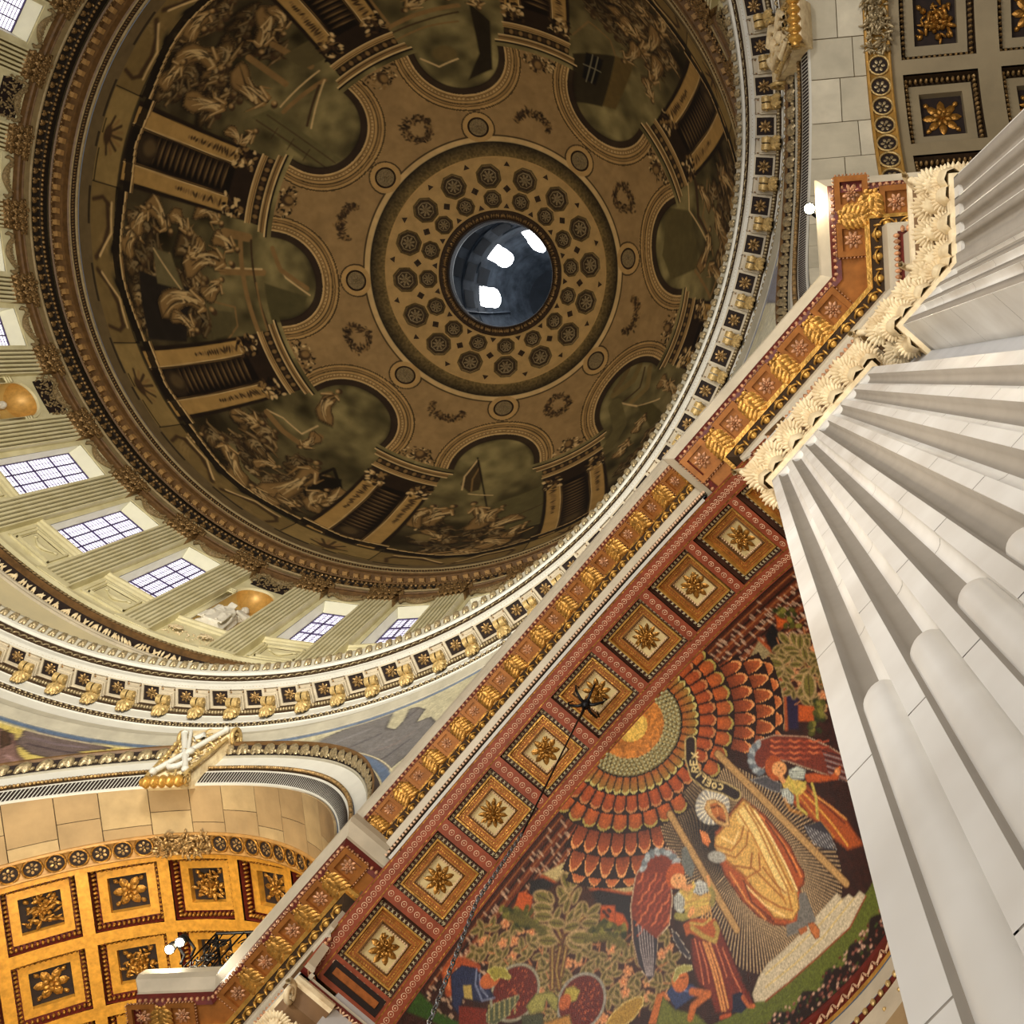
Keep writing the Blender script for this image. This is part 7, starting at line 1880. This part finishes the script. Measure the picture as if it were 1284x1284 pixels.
# =================================================================== giant pilasters and piers
def mirror(side, P): P = np.asarray(P, float).copy(); return P if side < 0 else P[..., [1, 0, 2]]
JZ = [0.0, 1.15, 2.35, 3.35, 4.55, 5.88, 6.92, 8.05, 9.4, 11.0, 12.5, 13.8]
def fluted_face(p0, p1, nfl, inward, m=.10):
    """plan polyline of a fluted face from p0 to p1; inward points into the stone"""
    p0, p1, inward = (np.asarray(v, float) for v in (p0, p1, inward)); L = np.linalg.norm(p1 - p0); u = (p1 - p0) / L; pitch = (L - 2 * m + .07) / nfl; w_ = pitch - .07
    out = [(p0, 0)]; cab = []
    for k in range(nfl):
        s = m + k * pitch; r = w_ / 2
        for q in np.linspace(0, PI, 9): out.append((p0 + u * (s + r - r * math.cos(q)) + inward * r * .85 * math.sin(q) ** .6, 1))
        cab.append((p0 + u * (s + r), r))
    out.append((p1, 0)); return [o[0] for o in out], cab
def giant_pilaster(side, faces, ret0, ret1, label, zt=13.8):
    """faces: list of (p0,p1,nfl,inward); ret0/ret1: where the returns die into the pier"""
    poly = [np.asarray(ret0, float)]; cabs = []
    for f in faces:
        pl, cb = fluted_face(*f); poly += pl; cabs += [(c, r, f) for c, r in cb]
    poly.append(np.asarray(ret1, float)); poly = np.array(poly)
    org = mirror(side, [*faces[0][0], 0]); T = thing('fluted_pilaster', label, 'pilaster', tuple(float(v) for v in org))
    for i, (z0, z1) in enumerate(zip(JZ[:-1], JZ[1:])):
        g = G(); e = .004
        P = np.stack([np.concatenate([poly, np.full((len(poly), 1), z)], 1) for z in (z0 + e, z1 - e if z1 < zt else z1)])
        for k in range(len(poly) - 1): pass
        P = mirror(side, P)
        # sharp arrises, smooth flutes: split where direction turns sharply
        d = np.diff(poly, axis=0); d /= np.linalg.norm(d, axis=1)[:, None]; st = 0
        for k in range(1, len(poly) - 1):
            if d[k - 1] @ d[k] < .80: g.grid(P[:, st:k + 1]); st = k
        g.grid(P[:, st:])
        o = obj('shaft_block', g, M['marble'], T)
    g = G(); zz0 = 13.8
    P = np.stack([np.concatenate([poly, np.full((len(poly), 1), z)], 1) for z in (0, 13.8)]); cen = poly.mean(0); P[..., :2] = P[..., :2] + (cen - P[..., :2]) / np.linalg.norm(cen - P[..., :2], axis=-1)[..., None] * .012
    g.grid(mirror(side, P)); obj('joint_core', g, M['joint'], T)
    # rounded fillings in the lower part of the flutes, stopped at the top of each flute too
    for c, r, f in cabs:
        inw = np.asarray(f[3], float); u = np.asarray(f[1], float) - np.asarray(f[0], float); u /= np.linalg.norm(u); g = G(); th = np.linspace(0, PI, 11); rr = r * .93
        pts = c + inw * r * .48 + np.outer(np.cos(th), u) * rr - np.outer(np.sin(th), inw) * rr * .62
        zs = [0, 4.95]; P = np.stack([np.concatenate([pts, np.full((11, 1), z)], 1) for z in zs])
        cap = []
        for q in np.linspace(0, PI / 2, 6): 
            k = math.cos(q); pq = c + inw * r * (.48 + .4 * (1 - k)) + np.outer(np.cos(th), u) * rr * (k * .999 + .001) - np.outer(np.sin(th), inw) * rr * .62 * k
            cap.append(np.concatenate([pq, np.full((11, 1), 4.95 + .17 * math.sin(q))], 1))
        g.grid(mirror(side, P)); g.grid(mirror(side, np.stack(cap))); obj('cabled_filling', g, M['marble'], T)
    # plain neck band with the flute heads closed
    g = G(); pl = [np.asarray(ret0, float)] + [p for f in faces for p in (np.asarray(f[0], float), np.asarray(f[1], float))] + [np.asarray(ret1, float)]; pl = np.array(pl); keepi = [0] + [i for i in range(1, len(pl)) if np.linalg.norm(pl[i] - pl[i - 1]) > 1e-4]; pl = pl[keepi]
    D = np.zeros_like(pl); sg = np.diff(pl, axis=0); sg /= np.linalg.norm(sg, axis=1)[:, None]
    inw0 = np.asarray(faces[0][3], float); nn = np.stack([-sg[:, 1], sg[:, 0]], 1); s_ = 1 if nn[1] @ inw0 < 0 else -1; nn *= s_
    for i in range(len(pl)): a = nn[max(i - 1, 0)]; b = nn[min(i, len(nn) - 1)]; m_ = a + b; m_ /= np.linalg.norm(m_); D[i] = m_ / max(m_ @ a, .4)
    def nsw(name, prof, mt):
        g = G()
        for (d0, z0), (d1, z1) in zip(prof[:-1], prof[1:]):
            g.grid(mirror(side, np.stack([np.concatenate([pl + D * d0, np.full((len(pl), 1), z0)], 1), np.concatenate([pl + D * d1, np.full((len(pl), 1), z1)], 1)])))
        return obj(name, g, M[mt], T)
    nsw('flute_stop', [(-.12, 13.55), (0, 13.55), (.0, 13.80)], 'marble'); nsw('neck', [(.0, 13.78), (.05, 13.80), (.06, 13.90), (.0, 13.95), (0, 13.98)], 'capital')
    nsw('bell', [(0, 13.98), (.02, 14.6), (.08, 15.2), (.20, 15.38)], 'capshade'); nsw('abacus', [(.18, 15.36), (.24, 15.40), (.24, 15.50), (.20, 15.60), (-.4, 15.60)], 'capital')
    # acanthus: fans of fine lobes in two tiers, one object per leaf
    lob = lobe_t(.235, .072, .035); rf_ = np.random.default_rng(int(abs(org[0] * 10)))
    Q = []
    for i in range(len(pl) - 1):
        a, b = pl[i], pl[i + 1]; L = np.linalg.norm(b - a)
        if i in (0, len(pl) - 2) and L < .25: Q.append((a if i else b, nn[i])); continue
        n = max(1, round(L / .33))
        for k in range(n): Q.append((a + (b - a) * (k + .5) / n, nn[i]))
    for i in range(1, len(pl) - 1): Q.append((pl[i], (nn[i - 1] + nn[i]) / np.linalg.norm(nn[i - 1] + nn[i])))
    for tier, (z_, out_, s_) in enumerate(((14.15, .03, .85), (14.75, .10, 1.0))):
        for j, (c, o2) in enumerate(Q):
            if tier and j % 3 == 2 and False: continue
            w2 = np.array([-o2[1], o2[0]]); g = G()
            nl = 13
            for k in range(nl):
                a = (k - (nl - 1) / 2) / ((nl - 1) / 2) * 1.55; d2 = o2 * math.cos(a) + w2 * math.sin(a); ln = s_ * (1 - .12 * abs(a) / 1.55) * rf_.uniform(.92, 1.05)
                y3 = np.array([d2[0], d2[1], -.10 - .12 * math.cos(a)]); y3 /= np.linalg.norm(y3); x3 = np.cross(y3, UP); x3 /= np.linalg.norm(x3); z3 = -np.cross(x3, y3)
                if z3[2] > 0: z3 = -z3
                R = np.stack([x3 * s_, y3 * ln, z3 * s_], 1); t_ = xf(lob, R, (c[0] + o2[0] * out_, c[1] + o2[1] * out_, z_)); g.add(mirror(side, t_[0]), t_[1], t_[2])
                if k % 2 == 0:
                    t_ = xf(scl(lob, .8, .55, 1), R, (c[0] + o2[0] * out_, c[1] + o2[1] * out_, z_ - .05)); g.add(mirror(side, t_[0]), t_[1], t_[2])
            tb = G(); tube(tb, [(c[0], c[1], z_ - .35), (c[0] + o2[0] * .04, c[1] + o2[1] * .04, z_ - .15), (c[0] + o2[0] * (out_ + .08), c[1] + o2[1] * (out_ + .08), z_ - .01)], [.10, .12, .05], 7); t_ = tb.tmpl(); g.add(mirror(side, t_[0]), t_[1], t_[2])
            obj('acanthus_leaf', g, M['capital'], T)
    g = G()      # corner volutes
    for i in range(1, len(pl) - 1):
        o2 = (nn[i - 1] + nn[i]); o2 /= np.linalg.norm(o2); th = np.linspace(0, 9, 22); rr = .17 * (1 - th / 11)
        c = pl[i] + o2 * .26; t_ = tube(G(), np.stack([c[0] + o2[0] * rr * np.cos(th), c[1] + o2[1] * rr * np.cos(th), 15.18 + rr * np.sin(th)], -1), .04, 5).tmpl(); g.add(mirror(side, t_[0]), t_[1], t_[2])
    obj('volutes', g, M['capital'], T)['kind'] = 'stuff'
    # tie: base blocks at the floor
    nsw('base', [(0, 0), (.22, 0), (.22, .25), (.14, .32), (.16, .44), (.06, .52), (.0, .6)], 'marble')
    return T
zigz = joint(tube(G(), [(-.07, -.05, 0), (0, .05, 0), (.07, -.05, 0)], .016, 4).tmpl(), scl(SPH_S, .02, .03, .02, (0, -.02, 0)))
n45, t45 = np.array([1, 1]) / 2 ** .5, np.array([-1, 1]) / 2 ** .5
def q2(n_, t_): return n45 * n_ + t45 * t_
PL = {-1: ('huge white fluted pilaster filling the right side, its capital touching the gilded cornice', 'second white fluted pilaster behind, its capital turning the corner at upper right'),
      1: ('far fluted pilaster under the lower left cornice, only its capital leaves in view', 'far corner pilaster under the balcony block at lower left')}
for side in (-1, 1):
    sh_ = .38 if side > 0 else 0.0
    giant_pilaster(side, [(q2(17.57, -4.62 - sh_), q2(17.57, -6.26 - sh_ * .6), 7, n45)], q2(17.98, -4.62 - sh_), q2(17.98, -6.26 - sh_ * .6), PL[side][0])
    c2 = q2(17.52, -7.66)
    giant_pilaster(side, [(q2(17.52, -6.80), c2, 3, n45), (c2, np.array([c2[0], 6.08]), 4, np.array([1., 0]))], q2(17.98, -6.80), np.array([c2[0] + .35, 6.08]), PL[side][1])
    # pier core
    plan = [q2(19.2, -4.85), q2(17.93, -4.85), q2(17.93, -7.4), np.array([18.05, 7.0]), np.array([18.05, 6.2]), np.array([27.0, 6.2])]
    P = np.stack([np.concatenate([np.array(plan), np.full((6, 1), z)], 1) for z in (0, 17.6)])
    g = G(); g.grid(mirror(side, P)); m_ = g.mesh('wall_pier', False); m_.materials.append(M['pierstone']); o = bpy.data.objects.new('wall_pier', m_); COL.objects.link(o); o['kind'] = 'structure'
    # inner faces of the arch jamb under the soffit
    g = G(); P = [q2(17.99, -4.86), q2(18.9, -4.86)]; P = np.stack([np.concatenate([np.array(P), np.full((2, 1), z)], 1) for z in (0, 15.9)]); g.grid(mirror(side, P)); m_ = g.mesh('wall_jamb', False); m_.materials.append(M['greywarm']); o = bpy.data.objects.new('wall_jamb', m_); COL.objects.link(o); o['kind'] = 'structure'
    # architrave soffit with red leaf borders beside the arch
    g = G()
    for n0, n1, t0, t1 in ((17.5, 18.85, 4.74, 6.6),):
        V = [np.array([*q2(a, -b), 15.61]) for a, b in ((n0, t0), (n1, t0), (n1, t1), (n0, t1))]; g.add(mirror(side, V), [[0, 1, 2, 3]])
    T = thing('architrave_panel', 'white architrave underside with red leaf border beside the ' + ('near' if side < 0 else 'far left') + ' end of the coffered arch', 'architrave', tuple(float(v) for v in mirror(side, [*q2(18.1, -5.4), 15.6])))
    obj('panel', g, M['greywarm'], T, smooth=False)
    for nm, mt, w0, w1, zz in (('red_border', 'red', .0, .16, 15.58), ('inner_border', 'red', .34, .44, 15.585)):
        g = G()
        for a0, b0, a1, b1 in ((17.34 + w0, 4.76 + w0, 18.85, 4.76 + w1), (17.34 + w0, 4.76 + w0, 17.34 + w1, 6.6)):
            V = [np.array([*q2(a, -b), zz]) for a, b in ((a0, b0), (a1, b0), (a1, b1), (a0, b1))]; g.add(mirror(side, V), [[0, 1, 2, 3]])
        bd_ = obj(nm, g, M[mt], T, smooth=False)
        g = G(); 
        for k in range(14 if w0 < .2 else 22):
            p_ = (.16 if w0 < .2 else .10); wmid = (w0 + w1) / 2
            for (a, b, ang) in ((17.5 + w0 + k * p_, 4.76 + wmid, 0), (17.34 + wmid, 4.9 + w0 + k * p_, 1)):
                if a > 18.8 or b > 6.5: continue
                c = q2(a, -b); du = (n45 if ang == 0 else -t45); dw = (-t45 if ang == 0 else n45); x3 = np.array([*du, 0]); y3 = np.array([*dw, 0]); R = np.stack([x3, y3, -UP], 1)
                t_ = zigz if w0 < .2 else scl(SPH_S, .03, .03, .02); t_ = xf(t_, R, (c[0], c[1], zz - .01)); g.add(mirror(side, t_[0]), t_[1], t_[2])
        obj(nm + '_leaves', g, M['pinkwhite'], bd_)['kind'] = 'stuff'

# ---- balcony railing and lamp at lower left, second lamp at right
def rail(side):
    p = [XYnt(LIPN + .25, 6.2 * 1), None, None]
    a = ressaut_path(1)[2] + np.array([.02, .30]); b = ressaut_path(1)[3] + np.array([.32, .30]); c = ressaut_path(1)[4] + np.array([.32, 0])
    T = thing('balcony_railing', 'black wrought iron scrollwork railing on the balcony cornice at lower left', 'railing', (float(a[0]), float(a[1]), 17.74))
    def run(p0, p1, name):
        g = G(); L = np.linalg.norm(p1 - p0); u = (p1 - p0) / L; f = lambda s, z: (p0[0] + u[0] * s, p0[1] + u[1] * s, 17.74 + z)
        for z in (.06, 1.62): g = G(); tube(g, [f(0, z), f(L, z)], .028, 6); obj('rail', g, M['iron'], T)
        g = G(); n = max(2, int(L / .34))
        for k in range(n + 1): tube(g, [f(L * k / n, 0), f(L * k / n, 1.62)], .016, 5)
        obj('bars', g, M['iron'], T)['kind'] = 'stuff'; g = G(); th = np.linspace(0, 8, 18)
        for k in range(n):
            s0 = L * (k + .5) / n
            for q in (-1, 1):
                for zc_, hh in ((.40, 1), (.82, -1), (1.25, 1)):
                    rr = .15 * (1 - th / 10); tube(g, [f(s0 + q * (.07 - 0) * 1 + rr[i] * math.cos(th[i]) * q * .7, zc_ + hh * rr[i] * math.sin(th[i])) for i in range(18)], .014, 4)
            tube(g, [f(s0 - .12, .08), f(s0, .82), f(s0 + .12, 1.58)], .012, 4); tube(g, [f(s0 + .12, .08), f(s0, .82), f(s0 - .12, 1.58)], .012, 4)
        obj('scrollwork', g, M['iron'], T)['kind'] = 'stuff'
    run(a, b, ''); run(b, c, ''); 
    d = XYnt(LIPN + .35, 6.9); e = XYnt(LIPN + .35, 3.9); run(np.array(d), np.array(e), '')
rail(1)
def spot(px, z, label, aim, pw):
    p = on_plane([px], (0, 0, 1), z)[0]
    T = thing('floodlight', label, 'lamp', tuple(float(v) for v in p), keep=True)
    g = G(); th = np.linspace(0, 2 * PI, 17)
    g.grid(np.stack([np.stack([p[0] + r_ * np.cos(th), p[1] + r_ * np.sin(th), p[2] + z_ + 0 * th], -1) for r_, z_ in ((.02, .14), (.07, .14), (.09, -.02), (.08, -.02))])); obj('housing', g, M['iron'], T)
    g = G(); g.add(*scl(SPH, .075, .075, .04, p + np.array([0, 0, -.02]))); obj('lamp_face', g, M['lamp'], T)
    g = G(); tube(g, [p + UP * .2, p + UP * .1 + N45 * .25, p + UP * -.1 + N45 * .3], .025, 5); obj('bracket', g, M['iron'], T)
    ld = bpy.data.lights.new('floodlight_glow', 'POINT'); ld.energy = pw; ld.color = (1, .86, .6); ld.shadow_soft_size = .15
    o = bpy.data.objects.new('floodlight_glow', ld); COL.objects.link(o); o.location = tuple(p + np.array([0, 0, -.35]))
spot((226, 1181), 18.6, 'bright floodlight on the balcony beside the iron railing', None, 160)
spot((1015, 262), 17.75, 'bright round lamp at the lip of the right cornice beside the pale mosaic', None, 30)
spot((213, 1190), 18.5, 'smaller second lamp just below and left of the balcony floodlight', None, 120)

# ---- floor of the crossing and the outer shell (out of view below and behind)
g = G(); th = np.radians(np.linspace(0, 360, 65)); g.grid(np.stack([np.stack([0 * th, 0 * th, 0 * th], -1), np.stack([34 * np.cos(th), 34 * np.sin(th), 0 * th], -1)])); m_ = g.mesh('floor'); m_.materials.append(M['floor']); o = bpy.data.objects.new('floor', m_); COL.objects.link(o); o['kind'] = 'structure'
for az in (135, -135, -45, 180, -90, 45):
    a = math.radians(az); c, s = math.cos(a), math.sin(a)
    V = [(18.6 * c - y * s, 18.6 * s + y * c, z) for y, z in ((-7.6, 0 if az != 45 else 19.6), (7.6, 0 if az != 45 else 19.6), (7.6, 31), (-7.6, 31))]
    g = G(); g.add(V, [[0, 1, 2, 3]]); m_ = g.mesh('wall_far', False); m_.materials.append(M['beige']); o = bpy.data.objects.new('wall_far', m_); COL.objects.link(o); o['kind'] = 'structure'
